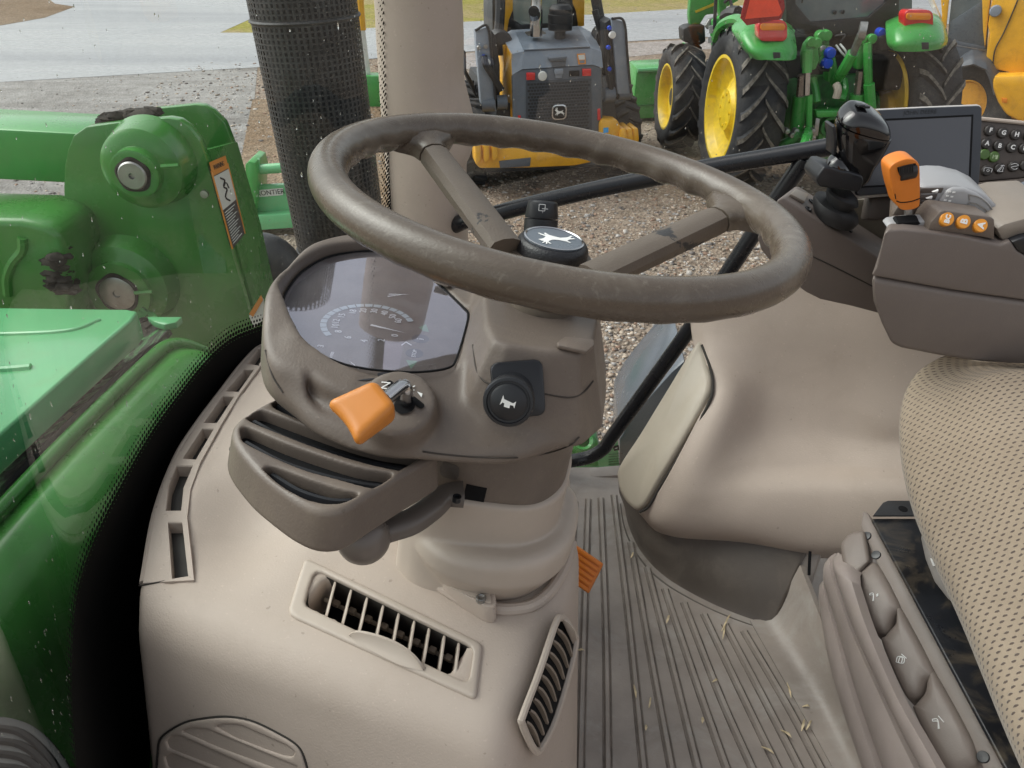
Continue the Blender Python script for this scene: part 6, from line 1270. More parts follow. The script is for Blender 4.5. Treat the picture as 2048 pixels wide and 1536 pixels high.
# ------------------------------------------------------------------ green tank step and dark mudguard beyond the door sill
st_ = thing('tank_bracket', 'green tank and bracket with decal outside the door sill', 'bracket', onY(1190, 915, 1.52))
YS = 1.52
ob('tank', join(prism([onY(x, y, YS) for x, y in ((1080, 975), (1100, 905), (1140, 880), (1165, 868), (1180, 870), (1193, 880), (1200, 900), (1206, 975))], V(0, .12, 0), .012, 3)), GREENF, st_)
ob('tank_neck', join(lathe([(.016, -.012), (.030, -.012), (.030, .012), (.024, .018), (.016, .012)], onY(1165, 884, YS-.006), nrm(V(0, -.6, .8)), 24, caps=False)), GREENF, st_)
ob('bracket', join(prism([onY(x, y, YS-.02) for x, y in ((1196, 925), (1210, 885), (1236, 882), (1240, 960), (1205, 975))], V(0, .02, 0), .003)), GREENL, st_)
d_ = ob('decal', me_of(*flat([onY(x, y, YS-.0215) for x, y in ((1226, 893), (1237, 890), (1239, 900), (1228, 902))])), BLACKM, st_, False)
deer('deer_logo', onY(1232.5, 896.5, YS-.0222), V(1, 0, .1), V(0, .2, 1), .007, WHITE, d_)
for k in range(6): ob('decal_line', join(tube([onY(1217, 909+k*5, YS-.0215), onY(1246-5*(k > 0)-(k % 2)*3, 907+k*5, YS-.0215)], .0007, 4)), BLACKM, st_)
fg = ob('mudguard', join(prism([onY(x, y, 1.62) for x, y in ((1236, 960), (1238, 880), (1262, 838), (1300, 792), (1342, 745), (1370, 720), (1420, 960))], V(.02, .3, 0), .01)), surf('mudguard_grey', (.115, .135, .165), .22, var=.05, coat=.3), None)
tag(fg, 'smooth dark grey mudguard curving up behind the beige flap', 'mudguard')
ob('sill_strip', join(prism([onY(x, y, 1.385) for x, y in ((1080, 962), (1262, 948), (1262, 953), (1080, 968))], V(0, .03, 0))), surf('sill_black', (.03, .035, .035), .4), floor)
# ------------------------------------------------------------------ small green implement beyond the stack
im = thing('box_blade', 'light green box blade implement parked on the verge behind the exhaust', 'implement', G(560, 462))
YI = G(545, 462)[1]
def oi(x, y, d=0): return onY(x, y, YI+d)
ob('back_sheet', join(prism([oi(x, y) for x, y in ((505, 372), (590, 368), (750, 358), (752, 440), (600, 455), (512, 455))], V(0, .06, 0), .01)), GREENL, im)
ob('lower_lip', join(prism([oi(x, y, -.12) for x, y in ((500, 432), (750, 418), (752, 444), (503, 462))], V(0, .16, 0), .01)), GREENL, im)
ob('top_tube', join(tube([oi(500, 340), oi(600, 333), oi(750, 322)], .045, 12, 10)), GREENL, im)
ob('end_plate', join(prism([oi(x, y, -.10) for x, y in ((490, 330), (497, 322), (510, 326), (516, 350), (512, 400), (506, 456), (498, 452))], V(0, .35, 0), .008)), GREENF, im)
ob('pin', join(tube([oi(517, 318), oi(517, 345)], .012, 8)), GREENL, im)
lb = ob('name_label', me_of(*flat([oi(x, y, -.004) for x, y in ((508, 381), (566, 376), (566, 390), (509, 395))])), LABELW, im, False)
text('label_text', 'FRONTIER', oi(538, 385.5, -.008), oi(560, 383)-oi(515, 387), V(0, .1, 1), .062, BLACKM, lb)
pl = thing('marker_post', 'slim white and yellow post standing beyond the exhaust stack', 'post', onZ(748, 205, GZ))
gb = onZ(748, 210, GZ); Yp = gb[1]
ob('base', join(rbox(onY(743, 180, Yp), (.34, .3, .45), None, .02)), GREENF, pl)
ob('white_tube', join(tube([onY(737, 170, Yp), onY(722, 55, Yp)], .055, 10)), LABELW, pl)
ob('yellow_tube', join(tube([onY(724, 60, Yp), onY(716, -40, Yp)], .06, 10)), YELLOW, pl)
# ------------------------------------------------------------------ parked machines
class Veh:
    """local frame of a parked machine: x right, y forward, z up; photo pixels are dropped on its upright planes y = const"""
    def __init__(s, o, head): s.o = np.asarray(o, float); h = math.radians(head); s.f = V(-math.sin(h), math.cos(h), 0); s.r = V(math.cos(h), math.sin(h), 0); s.u = V(0, 0, 1)
    def W(s, x, y, z): return s.o+s.r*x+s.f*y+s.u*z
    def P(s, px, py, y=0.): return onP(px, py, s.o+s.f*y, s.f)
    def L(s, p): d = np.asarray(p)-s.o; return V(d@s.r, d@s.f, d@s.u)
    def plate(s, pts, y, depth, bev=.008): return prism([s.P(a, b, y) for a, b in pts], s.f*depth, bev)
    def tub(s, pts, r, n=8, k=None): return tube([s.P(*p) for p in pts], r, n, k)
    def disc(s, px, py, y, r, t=.02, n=20): return lathe([(.0005, -t), (r, -t), (r, t*.3), (r*.85, t*.6), (.0005, t*.7)], s.P(px, py, y), -s.f, n)
def tyre(name, C, A, R, w, rim_r, nl, parent, rimmat, outer=1, lugh=.035, rim_in=.05):
    """tractor tyre: casing with chevron lugs, dished rim (A points to the outer side)"""
    A = nrm(A); u, v, a = frame(A); ty = None
    pr = [(rim_r, -w*.42), (rim_r*1.06, -w*.47), ((R+rim_r)/2, -w*.53), (R*.90, -w*.50), (R*.955, -w*.44), (R*.972, -w*.2), (R*.975, 0), (R*.972, w*.2), (R*.955, w*.44), (R*.90, w*.50), ((R+rim_r)/2, w*.53), (rim_r*1.06, w*.47), (rim_r, w*.42)]
    ty = ob('tyre', join(lathe(pr, C, A, 72, caps=False)), TYRE, parent, True, None)
    vs = []; fs = []; fm = []
    for side in (-1, 1):
        for k in range(nl):
            a0 = 2*np.pi*(k+(.5 if side > 0 else 0))/nl; path = []
            for f_ in np.linspace(0, 1, 6):
                xx = side*w*(-.03+.53*f_); ang = a0-(2*np.pi/nl)*(1.15*f_**.85); rr = R*.972-(.0 if f_ < .8 else (f_-.8)*R*.30); path.append((xx, ang, rr, .020+.012*f_))
            n0 = len(vs)
            for xx, ang, rr, hw in path:
                dr = u*math.cos(ang)+v*math.sin(ang); dt = -u*math.sin(ang)+v*math.cos(ang); c = C+a*xx
                tw = hw*R/.75
                vs += [c+dr*(rr-.01)-dt*tw*1.25, c+dr*(rr+lugh)-dt*tw*.85, c+dr*(rr+lugh)+dt*tw*.85, c+dr*(rr-.01)+dt*tw*1.25]
            for i in range(5):
                for j in range(3): fs.append((n0+i*4+j, n0+i*4+j+1, n0+i*4+j+5, n0+i*4+j+4)); fm.append(1 if j == 1 else 0)
            fs += [(n0, n0+1, n0+2, n0+3), (n0+20, n0+23, n0+22, n0+21)]; fm += [0, 0]
    me = me_of(vs, fs); me.polygons.foreach_set('material_index', fm)
    ob('tread', me, [TYRE, LUG], ty, True, 30)
    s = outer
    pr = [(rim_r*1.03, w*.44), (rim_r*1.05, w*.47), (rim_r*.99, w*.47), (rim_r*.95, w*.42), (rim_r*.90, w*.30), (rim_r*.88, w*.5-rim_in-.05), (rim_r*.62, w*.5-rim_in-.10), (rim_r*.45, w*.5-rim_in-.06), (rim_r*.40, w*.5-rim_in-.02), (rim_r*.2, w*.5-rim_in-.02), (.001, w*.5-rim_in-.02)]
    rm = ob('rim', join(lathe(pr, C, A*s, 56, caps=False)), rimmat, parent)
    for k in range(8):
        a_ = 2*np.pi*k/8; ob('wheel_bolt', join(lathe([(.001, 0), (.016, 0), (.016, .02), (.001, .02)], C+A*s*(w*.5-rim_in-.03)+(u*math.cos(a_)+v*math.sin(a_))*rim_r*.31, A*s, 6)), rimmat, rm, False)
    return ty
# ------------------------------------------------------------------ skid steer loader seen from behind
sk = Veh((.475, 8.0, GZ), 10.5)
S = thing('skid_steer', 'grey and yellow skid steer loader parked with its grille facing us', 'skid steer', sk.o)
def sp(name, mesh, mat, par=None, **k): return ob(name, join(mesh) if not isinstance(mesh, list) else join(*mesh), mat, par or S, **k)
sp('rear_door', sk.plate([(1025, 150), (1042, 139), (1185, 130), (1204, 136), (1206, 235), (1200, 300), (1196, 330), (1030, 338), (1027, 245)], 0, .12, .02), GREYD)
grl = sp('grille', sk.plate([(1052, 163), (1183, 157), (1184, 270), (1182, 322), (1056, 328), (1052, 240)], -.012, .02, .003), surf('grille_mesh', (.045, .054, .068), .5))
a0, a1, b0 = sk.P(1054, 166, -.014), sk.P(1181, 160, -.014), sk.P(1057, 326, -.014); gu = a1-a0; gv = b0-a0; vs = []; fs = []
for r in range(26):
    for c in range(20):
        x = (c+.5+(.5 if r % 2 else 0))/20.6; y = (r+.5)/26; q = a0+gu*x+gv*y-sk.f*.002; n0 = len(vs)
        w_, h_ = gu*.019, gv*.0125; vs += [q-w_-h_, q+w_-h_, q+w_+h_, q-w_+h_]; fs.append((n0, n0+1, n0+2, n0+3))
g_ = ob('mesh_hole', me_of(vs, fs), surf('mesh_hole', (.014, .016, .02), .6), grl, False); g_['kind'] = 'stuff'
# bonnet: upright band and sloping lid with inset panel
def hb_(pts_front, y): return [sk.P(a, b, y) for a, b in pts_front]
bandp = [(1024, 150), (1004, 70), (1020, 61), (1044, 103), (1185, 97), (1204, 104), (1206, 136), (1185, 129.5), (1044, 138.5)]
b1 = hb_([(1024, 150), (1044, 138.5), (1185, 129.5), (1206, 136)], -.005); t1_ = hb_([(1022, 108), (1046, 103), (1184, 96.5), (1203, 103)], .05)
back = [sk.P(1004, 71, .55), sk.P(1022, 60, .62), sk.P(1160, 52, .62), sk.P(1186, 66, .55)]
sp('bonnet', ([*b1, *t1_, *back], [(0, 1, 5, 4), (1, 2, 6, 5), (2, 3, 7, 6), (4, 5, 9, 8), (5, 6, 10, 9), (6, 7, 11, 10)]), GREYM, smooth=False)
sp('bonnet_lid', slab(np.array([[sk.P(1048, 102, .045), sk.P(1180, 95.5, .045)], [sk.P(1031, 67, .55), sk.P(1156, 56, .55)]]), .012), surf('lid_grey', (.125, .15, .185), .42, var=.08))
sp('flank', ([sk.P(1004, 72, .55), sk.P(1024, 108, .03), sk.P(1027, 245, .02), sk.P(1030, 335, .02), sk.P(985, 330, .8), sk.P(983, 225, .8), sk.P(990, 110, .8)], [(0, 1, 2, 5, 6), (2, 3, 4, 5)]), YELLOW, smooth=False)
sp('flank_rib', sk.tub([(1008, 90, .3), (1012, 165, .3), (1013, 240, .3)], .015), YELLOW)
for x, y in ((1062, 153), (1174, 145)): sp('tail_lamp', sk.plate([(x-8.5, y-7), (x+8.5, y-7.5), (x+8.5, y+7), (x-8.5, y+7.5)], -.03, .03, .004), REDL)
sp('reverse_lamp', sk.disc(1085, 152, -.01, .045, .02), LABELW)
sp('camera_box', [sk.plate([(1110, 139), (1127, 138), (1127, 149), (1111, 150)], -.05, .05, .008), sk.plate([(1112, 149), (1125, 148.5), (1124, 156), (1112, 156.5)], -.03, .03, .004)], GREYM)
sp('dark_lens', sk.plate([(1139, 142), (1159, 141), (1159, 152), (1139, 153)], -.014, .02, .002), BLACKM)
for q in ([(1036, 231), (1041.5, 231), (1042, 243), (1036, 243)], [(1195, 218), (1200.5, 217), (1201, 240), (1195.5, 241)]): sp('red_reflector', sk.plate(q, -.008, .01, .001), REDL)
sp('handle', [sk.plate([(1097, 116), (1135, 113), (1132, 122), (1101, 124)], -.03, .06, .008), sk.plate([(1103, 124), (1132, 122), (1131, 133), (1104, 134)], -.012, .03, .004)], GREYD)
lbl = sp('caution_label', sk.plate([(1154, 108), (1170, 107), (1172, 128), (1157, 129)], -.012, .006, .0), LABELO, smooth=False)
ob('label_field', me_of(*flat([sk.P(a, b, -.014) for a, b in ((1156, 110), (1169, 109), (1170, 119), (1158, 119.5))])), LABELW, lbl, False); ob('label_field', me_of(*flat([sk.P(a, b, -.014) for a, b in ((1159, 121), (1169, 120.5), (1169, 126), (1160, 126.5))])), GREYM, lbl, False)
ec = sk.P(1118, 224, -.026); E_ = sp('emblem', prism(plane_pts(rrect(.155, .150, .045), ec, sk.r, sk.u), -sk.f*.012, .003), CHROME)
ob('emblem_field', join(prism(plane_pts(rrect(.125, .122, .034), ec-sk.f*.013, sk.r, sk.u), -sk.f*.002)), BLACKM, E_, False)
deer('deer_logo', ec-sk.f*.016, sk.r, sk.u, .105, WHITE, E_, .0003, -1)
sp('exhaust_pipe', [lathe([(.062, -.02), (.062, .20), (.055, .24), (.052, .40), (.045, .40), (.045, .2)], sk.P(1072, 68, .30), V(0, 0, 1), 20, caps=False), tube([sk.P(1071, 40, .30), sk.P(1070, 32, .28), sk.P(1068, 22, .20)], .055, 16, 10)], CHROME)
ob('pipe_mouth', join(lathe([(.001, 0), (.052, 0)], sk.P(1067.5, 22.5, .186), nrm(V(-.1, -.9, .5)), 18, caps=False)), BLACKM, S, False)
sp('pipe_plate', prism([sk.P(a, b, .30) for a, b in ((1050, 66), (1082, 62), (1092, 68), (1056, 72))], V(0, 0, .012)), STEEL)
sp('air_cleaner', lathe([(.055, -.10), (.055, 0), (.118, .01), (.122, .07), (.118, .075), (.122, .08), (.122, .15), (.112, .155), (.115, .20), (.09, .235), (.001, .24)], sk.P(1120, 62, .32), V(0, 0, 1), 28), BLKM)
cab = sp('cab_post', [sk.plate([(1008, -60), (1026, -60), (1026, 20), (1018, 40), (1014, 68), (1004, 80)], .70, .12, .01)], YELLOW)
sp('cab_post', [sk.plate([(1146, -60), (1170, -60), (1169, 52), (1158, 54), (1152, 20), (1146, 8)], .70, .12, .01)], YELLOW)
sp('cab_rear_frame', [sk.plate([(1012, 66), (1014, 30), (1026, 15), (1028, 40), (1044, 50), (1116, 46), (1116, -60), (1150, -60), (1156, 55), (1100, 64), (1020, 70)], .72, .06, .006)], BLKM)
sp('rear_window', [sk.plate([(1024, -60), (1118, -60), (1118, 48), (1040, 52), (1024, 36)], .76, .008, 0)], surf('cab_window', (.30, .35, .31), .08, spec=.8))
sp('side_mesh', [sk.plate([(984, -60), (997, -60), (992, 68), (985, 72)], .8, .6, .004)], surf('side_mesh_grey', (.06, .065, .07), .6))
sp('lift_link', [sk.tub([(1000, -60, .6), (1000, 30, .55), (993, 100, .5)], .05), sk.tub([(1182, -60, .5), (1195, 15, .5), (1206, 70, .5), (1212, 92, .5)], .055), sk.disc(1000, 85, .42, .12, .1), sk.disc(1206, 72, .4, .10, .1)], BLKM)
sp('lift_arm', [sk.plate([(950, 61), (975, 53), (982, 110), (991, 206), (962, 209), (956, 140)], .06, .12, .012)], GREYM)
sp('lift_arm', [sk.plate([(1223, 37), (1248, 43), (1255, 110), (1262, 188), (1235, 189), (1229, 110)], .06, .12, .012)], GREYM)
sp('arm_edge', [sk.tub([(950, 61, .05), (975, 53, .05), (983, 110, .05), (991, 200, .05)], .012), sk.tub([(1223, 37, .05), (1248, 43, .05), (1255, 110, .05), (1262, 186, .05)], .012)], BLKM)
sp('arm_web', [sk.plate([(1210, 45), (1223, 37), (1232, 120), (1236, 200), (1216, 150)], .10, .25, .01), sk.plate([(982, 60), (990, 70), (1000, 130), (1000, 200), (990, 200)], .15, .25, .01)], BLKM)
sp('pivot_pin', [tube([sk.P(964, 208, .12), sk.P(990, 207, .1)], .075, 16), tube([sk.P(993, 205, .1), sk.P(1013, 204, .1)], .07, 16)], GREYD)
sp('pivot_pin', [tube([sk.P(1207, 190, .1), sk.P(1228, 189, .1)], .075, 16), tube([sk.P(1236, 188, .12), sk.P(1261, 187, .12)], .06, 16)], GREYD)
sp('hose', [sk.tub([(968, 112, .03), (972, 130, .0), (985, 150, .03), (1003, 180, .05)], .035, 8, 20), sk.tub([(1212, 60, .1), (1214, 120, .08), (1222, 180, .08)], .03, 8, 20), sk.tub([(1190, 20, .35), (1208, 90, .3), (1210, 150, .2)], .035, 8, 20)], BLACKR)
for x, y in ((968, 114), (1219, 56), (1217, 95), (1219, 138)): sp('hose_cap', sk.disc(x, y, .04, .021, .02, 12), BLUEP)
for x, y in ((974, 125), (1225, 70)): sp('white_cap', sk.disc(x, y, .03, .034, .02, 12), WHITE)
for x, y in ((958, 95), (971, 93)): sp('plate_bolt', sk.disc(x, y, .055, .022, .02, 10), STEEL)
sp('dark_bucket_edge', [sk.plate([(928, 100), (932, 104), (933, 140), (948, 168), (955, 200), (940, 170), (929, 146)], .9, .3, .01)], BLKM)
sp('counterweight', [sk.plate([(1200, 246), (1206, 238), (1235, 240), (1241, 251), (1241, 290), (1200, 285)], -.05, .35, .02)], YELLOW)
sp('blue_sticker', [sk.plate([(1207, 256), (1217, 255), (1217, 265), (1207, 266)], -.056, .005, 0)], CYANP, smooth=False)
for k in range(3): sp('bumper_step', [sk.plate([(1241+k*12.5, 262-k*2.5), (1252+k*12.5, 257-k*.5), (1257+k*11, 278), (1254+k*11, 297-k*1.0), (1241+k*12.5, 291-k*.5)], -.10+.02*k, .40, .02)], YELLOW)
sp('rear_bumper', [sk.plate([(949, 288), (1000, 290), (1090, 300), (1215, 305), (1215, 318), (1150, 332), (1060, 336), (960, 337), (951, 328)], -.08, .5, .02)], YELLOW)
for k in range(3): sp('bumper_step', [sk.plate([(949+k*17, 288), (962+k*17, 287), (963+k*17, 320-k*2), (953+k*17, 332-k*3), (950+k*17, 322-k*2)], -.14, .2, .02)], YELLOW)
sp('bumper_plate', [sk.plate([(998, 322), (1062, 315), (1060, 333), (1000, 336)], -.085, .01, .002)], GREYD)
for i, (px_, py_, yy) in enumerate(((937, 245, .55), (1236, 262, .55), (925, 195, 1.55), (1225, 232, 1.7))):
    c = sk.L(sk.P(px_, py_, yy)); c = sk.W(c[0], yy, .42); w_ = ob('wheel', join(lathe([(.20, -.10), (.40, -.135), (.42, 0), (.40, .135), (.20, .10)], c, sk.r, 32)), TYRE, S, True, 40)
    vs = []; fs = []
    for k in range(18):
        for s_ in (-1, 1):
            a_ = 2*np.pi*(k+.25*s_)/18; m_, f_ = rbox(c+(sk.f*math.cos(a_)+sk.u*math.sin(a_))*.42+sk.r*s_*.07, (.15, .05, .05), (nrm(sk.r+(-sk.f*math.sin(a_)+sk.u*math.cos(a_))*s_*.5), nrm(-sk.f*math.sin(a_)+sk.u*math.cos(a_)-sk.r*s_*.5), sk.f*math.cos(a_)+sk.u*math.sin(a_)), .008, 1); n0 = len(vs); vs += m_; fs += [tuple(i_+n0 for i_ in q) for q in f_]
    ob('tread', me_of(vs, fs), TYRE, w_)
sp('underbody', [hullbox([sk.W(-.75, .1, .22), sk.W(.75, .1, .22), sk.W(.75, 2.2, .22), sk.W(-.75, 2.2, .22)], [sk.W(-.6, .12, .9), sk.W(.6, .12, .9), sk.W(.6, 2.2, .9), sk.W(-.6, 2.2, .9)])], BLKM)
# ------------------------------------------------------------------ green tractor seen from behind
g0 = G(1452, 372); g1 = Veh((0, 0, GZ), 3.0)
tr_ = Veh(g0+g1.r*.98, 3.0)
T = thing('green_tractor', 'green tractor with yellow rims and red triangle parked tail towards us', 'tractor', tr_.o)
def tp(name, mesh, mat, par=None, **k): return ob(name, join(*mesh) if isinstance(mesh, list) else join(mesh), mat, par or T, **k)
lc = tr_.L(G(1455, 372)); RT = .80
wl = thing_w = None
lw_ = ob('wheel', join(lathe([(.001, -.12), (.12, -.12), (.12, .12), (.001, .12)], tr_.W(lc[0], .0, RT), -tr_.r, 24)), BLKM, T)
tyre('t', tr_.W(lc[0], 0, RT), -tr_.r, RT-.03, .44, .50, 20, lw_, RIMY)
rx = lc[0]+1.70
rw_ = ob('wheel', join(lathe([(.001, -.12), (.12, -.12), (.12, .12), (.001, .12)], tr_.W(rx, .0, RT), tr_.r, 24)), BLKM, T)
tyre('t', tr_.W(rx, 0, RT), tr_.r, RT-.03, .44, .50, 20, rw_, RIMY)
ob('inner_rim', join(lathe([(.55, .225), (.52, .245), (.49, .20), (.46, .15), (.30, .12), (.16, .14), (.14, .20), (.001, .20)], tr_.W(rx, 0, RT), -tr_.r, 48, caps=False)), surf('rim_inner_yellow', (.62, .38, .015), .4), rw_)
fw_ = G(1343, 293); FY = tr_.L(fw_)[1]; fx = tr_.L(fw_)[0]; RF = .60
f1 = ob('wheel', join(lathe([(.001, -.1), (.1, -.1), (.1, .1), (.001, .1)], tr_.W(fx+.03, FY, RF), -tr_.r, 20)), BLKM, T)
tyre('t', tr_.W(fx+.03, FY, RF), -tr_.r, RF-.02, .38, .36, 16, f1, RIMY, rim_in=.08)
# mudguards: swept profile over each rear wheel
def guard(px, mirror):
    n_ = 26; rows_ = []
    for k in range(n_):
        a_ = math.radians(-22+k*150/(n_-1)); r_ = RT+.115+.0*k; yy = -math.cos(a_)*r_*1.0; z_ = RT+math.sin(a_)*r_*.985
        rows_.append([(x, yy, z_) for x in (-.22, -.20, -.05, .12, .26, .30)])
    return rows_
GF = GREENF
def fender(pts, name='mudguard'):
    out = net([[tr_.P(*p) for p in r] for r in pts], 40, 40); return ob(name, me_of(*slab(out, -.02)), GF, T, True, None)
fender([[(1478, 41, -.1), (1500, 38, -.1), (1530, 42, -.1), (1560, 44, -.1), (1578, 48, -.05)], [(1466, 58, -.25), (1496, 50, -.45), (1530, 53, -.5), (1566, 52, -.5), (1583, 62, -.45)],
        [(1476, 74, -.4), (1490, 72, -.62), (1530, 80, -.70), (1572, 78, -.70), (1588, 84, -.62)], [(1490, 96, -.5), (1500, 98, -.75), (1532, 102, -.82), (1576, 103, -.82), (1590, 105, -.75)],
        [(1508, 112, -.55), (1516, 116, -.78), (1540, 121, -.86), (1574, 122, -.86), (1588, 118, -.78)]])
tp('guard_arch', tube([tr_.P(*p) for p in ((1432, 78, .45), (1440, 56, .30), (1458, 42, .1), (1478, 40, -.1), (1494, 58, -.35), (1500, 85, -.55), (1512, 112, -.62))], .05, 8, 40), GF)
fender([[(1775, 40, -.1), (1800, 32, -.1), (1840, 28, -.1), (1868, 32, -.1), (1880, 44, -.05)], [(1772, 52, -.45), (1800, 40, -.5), (1842, 34, -.55), (1876, 42, -.5), (1887, 60, -.4)],
        [(1774, 66, -.6), (1800, 60, -.72), (1845, 56, -.75), (1880, 62, -.7), (1891, 74, -.55)], [(1778, 86, -.7), (1800, 84, -.84), (1845, 80, -.88), (1880, 82, -.82), (1890, 86, -.65)],
        [(1788, 96, -.72), (1802, 101, -.84), (1845, 103, -.90), (1872, 98, -.84), (1884, 92, -.7)]])
for (x, y, yy) in ((1546, 62, -.78), (1838, 41, -.72)):
    lm = tp('tail_lamp', prism([tr_.P(x+a, y+b, yy) for a, b in rrect(58, 42, 12)], tr_.f*.12, .02, 3), REDL)
    ob('amber_strip', join(prism([tr_.P(x+a, y-8+b, yy-.012) for a, b in rrect(50, 14, 6)], tr_.f*.03, .006)), AMBL, lm)
for x, y, yy in ((1554, 112, -.88), (1851, 92, -.92)): tp('reflector', prism([tr_.P(x+a, y+b, yy) for a, b in ((-7, -7), (7, -7), (7, 7), (-7, 7))], tr_.f*.02, .003), BLKM)
sv_ = tp('warning_triangle', prism([tr_.P(a, b, -.80) for a, b in ((1481, 36), (1500, -45), (1530, -60), (1566, -20), (1570, 16), (1562, 38), (1494, 51))], tr_.f*.012, .002), SMVD)
ob('triangle_field', join(prism([tr_.P(a, b, -.806) for a, b in ((1490, 38), (1510, -40), (1540, -40), (1564, 24), (1558, 32))], -tr_.f*.003)), SMV, sv_, False)
# cab rear
tp('cab_frame', [prism([tr_.P(a, b, -.30) for a, b in ((1570, -60), (1590, -60), (1592, 8), (1622, 44), (1738, 34), (1772, 4), (1778, -60), (1800, -60), (1798, 58), (1770, 66), (1700, 72), (1600, 66), (1572, 44))], tr_.f*.10, .01)], BLKM)
tp('rear_window', [prism([tr_.P(a, b, -.27) for a, b in ((1586, -60), (1780, -60), (1774, 6), (1740, 37), (1620, 46), (1590, 10))], tr_.f*.01)], surf('tractor_window', (.125, .16, .18), .06, spec=.9))
tp('side_window', [prism([tr_.P(a, b, -.22) for a, b in ((1562, -60), (1586, -60), (1588, 40), (1560, 38))], tr_.f*.01)], MATS['tractor_window'])
tp('side_window', [prism([tr_.P(a, b, -.26) for a, b in ((1780, -60), (1824, -60), (1824, 16), (1818, 24), (1782, 24))], tr_.f*.01)], MATS['tractor_window'])
tp('cab_underside', [hullbox([tr_.P(1590, 66, -.25), tr_.P(1790, 60, -.25), tr_.P(1790, 60, .5), tr_.P(1590, 66, .5)], [tr_.P(1590, 42, -.22), tr_.P(1790, 38, -.22), tr_.P(1790, 38, .5), tr_.P(1590, 42, .5)])], BLKM)
for x, y in ((1670, 25), (1686, 24)): tp('window_catch', tr_.disc(x, y, -.30, .018, .01, 10), BLKM)
tp('wiper', tr_.tub([(1612, -40, -.31), (1604, 6, -.31)], .008), BLKM)
# axle, housing and three point hitch
tp('axle_housing', [tube([tr_.W(lc[0]+.3, 0, RT), tr_.W(rx-.3, 0, RT)], .17, 20), hullbox([tr_.P(1592, 250, -.25), tr_.P(1728, 250, -.25), tr_.P(1728, 250, .5), tr_.P(1592, 250, .5)], [tr_.P(1600, 150, -.22), tr_.P(1720, 146, -.22), tr_.P(1720, 146, .5), tr_.P(1600, 150, .5)], .04)], GREEND)
tp('gearbox', [hullbox([tr_.P(1560, 120, .1), tr_.P(1775, 118, .1), tr_.P(1775, 118, .7), tr_.P(1560, 120, .7)], [tr_.P(1575, 66, .1), tr_.P(1770, 62, .1), tr_.P(1770, 62, .7), tr_.P(1575, 66, .7)])], BLKM)
tp('drop_box', [tr_.plate([(1565, 170), (1606, 160), (1610, 290), (1570, 300)], -.3, .3, .03), tr_.plate([(1640, 220), (1710, 216), (1704, 285), (1650, 290)], -.38, .2, .02)], GREEND)
tp('lift_arm', [tr_.plate([(1612, 88), (1620, 80), (1628, 78), (1636, 84), (1640, 120), (1632, 140), (1608, 142), (1606, 110)], -.55, .10, .02), tr_.plate([(1716, 80), (1728, 74), (1744, 74), (1748, 84), (1742, 96), (1726, 140), (1712, 140)], -.55, .10, .02)], GREENF)
for x, y in ((1622, 84), (1634, 86), (1724, 78), (1744, 78)): tp('pivot', tr_.disc(x, y, -.57, .045, .03, 14), GREENF)
tp('lift_rod', [tr_.tub([(1616, 100, -.6), (1614, 145, -.62)], .045), tr_.tub([(1735, 85, -.6), (1736, 140, -.62), (1738, 220, -.62)], .038)], GREENF)
tp('lift_rod', [tr_.tub([(1738, 168, -.64), (1742, 226, -.64)], .052), tr_.tub([(1619, 190, -.64), (1618, 262, -.64)], .03)], GREENF)
tp('chrome_screw', [tr_.tub([(1615, 140, -.63), (1613, 190, -.64)], .030)], CHROME)
tp('chrome_ram', [tr_.tub([(1722, 142, -.55), (1716, 190, -.55)], .045), tr_.tub([(1604, 150, -.5), (1600, 195, -.5)], .04)], surf('ram_steel', (.30, .26, .24), .3, metal=.8))
tp('ram_body', [tr_.tub([(1716, 188, -.55), (1708, 240, -.55)], .075, 14), tr_.tub([(1601, 192, -.5), (1592, 262, -.5)], .07, 14)], GREENF)
tp('top_link', [tr_.tub([(1670, 165, -.45), (1690, 135, -.7), (1706, 106, -.8)], .05, 10, 12)], GREENF)
tp('top_link_screw', [tr_.tub([(1706, 108, -.8), (1722, 68, -.95)], .034)], STEEL)
tp('top_link_eye', lathe([(.035, -.03), (.075, -.03), (.075, .03), (.035, .03)], tr_.P(1725, 62, -.97), nrm(tr_.r+tr_.f*-.4), 20, caps=False), STEEL)
tp('link_bracket', [tr_.plate([(1656, 140), (1664, 118), (1672, 112), (1676, 135), (1674, 164), (1656, 166)], -.45, .14, .02)], GREENF)
tp('valve_block', [tr_.plate([(1640, 78), (1646, 68), (1650, 78), (1654, 68), (1660, 74), (1658, 110), (1642, 116)], -.42, .15, .015)], GREEND)
for x, y in ((1642, 72), (1653, 71), (1645, 100), (1645, 118)): tp('coupler', tr_.disc(x, y, -.48, .05, .05, 14), GREENF)
for x, y in ((1646, 102), (1658, 104), (1652, 118)): tp('coupler_ring', tr_.disc(x, y-4, -.50, .035, .02, 12), STEEL)
for x, y in ((1660, 106), (1654, 126)): tp('blue_coupler', tr_.disc(x, y, -.54, .050, .06, 14), BLUEP)
tp('small_hose', [tr_.tub([(1672, 90, -.4), (1682, 104, -.45), (1690, 112, -.45)], .01, 6, 12), tr_.tub([(1680, 88, -.4), (1690, 100, -.45), (1694, 110, -.45)], .01, 6, 12)], LABELW)
tp('cable', [tr_.tub([(1670, 72, -.3), (1690, 70, -.35), (1682, 84, -.35)], .012, 6, 14), tr_.tub([(1630, 118, -.45), (1640, 138, -.5), (1658, 140, -.5)], .016, 6, 14)], BLKM)
tp('stabiliser', [tr_.tub([(1626, 158, -.4), (1632, 185, -.5), (1634, 205, -.55)], .035, 8, 12), tr_.tub([(1688, 160, -.4), (1690, 180, -.5), (1684, 200, -.55)], .035, 8, 12)], GREENF)
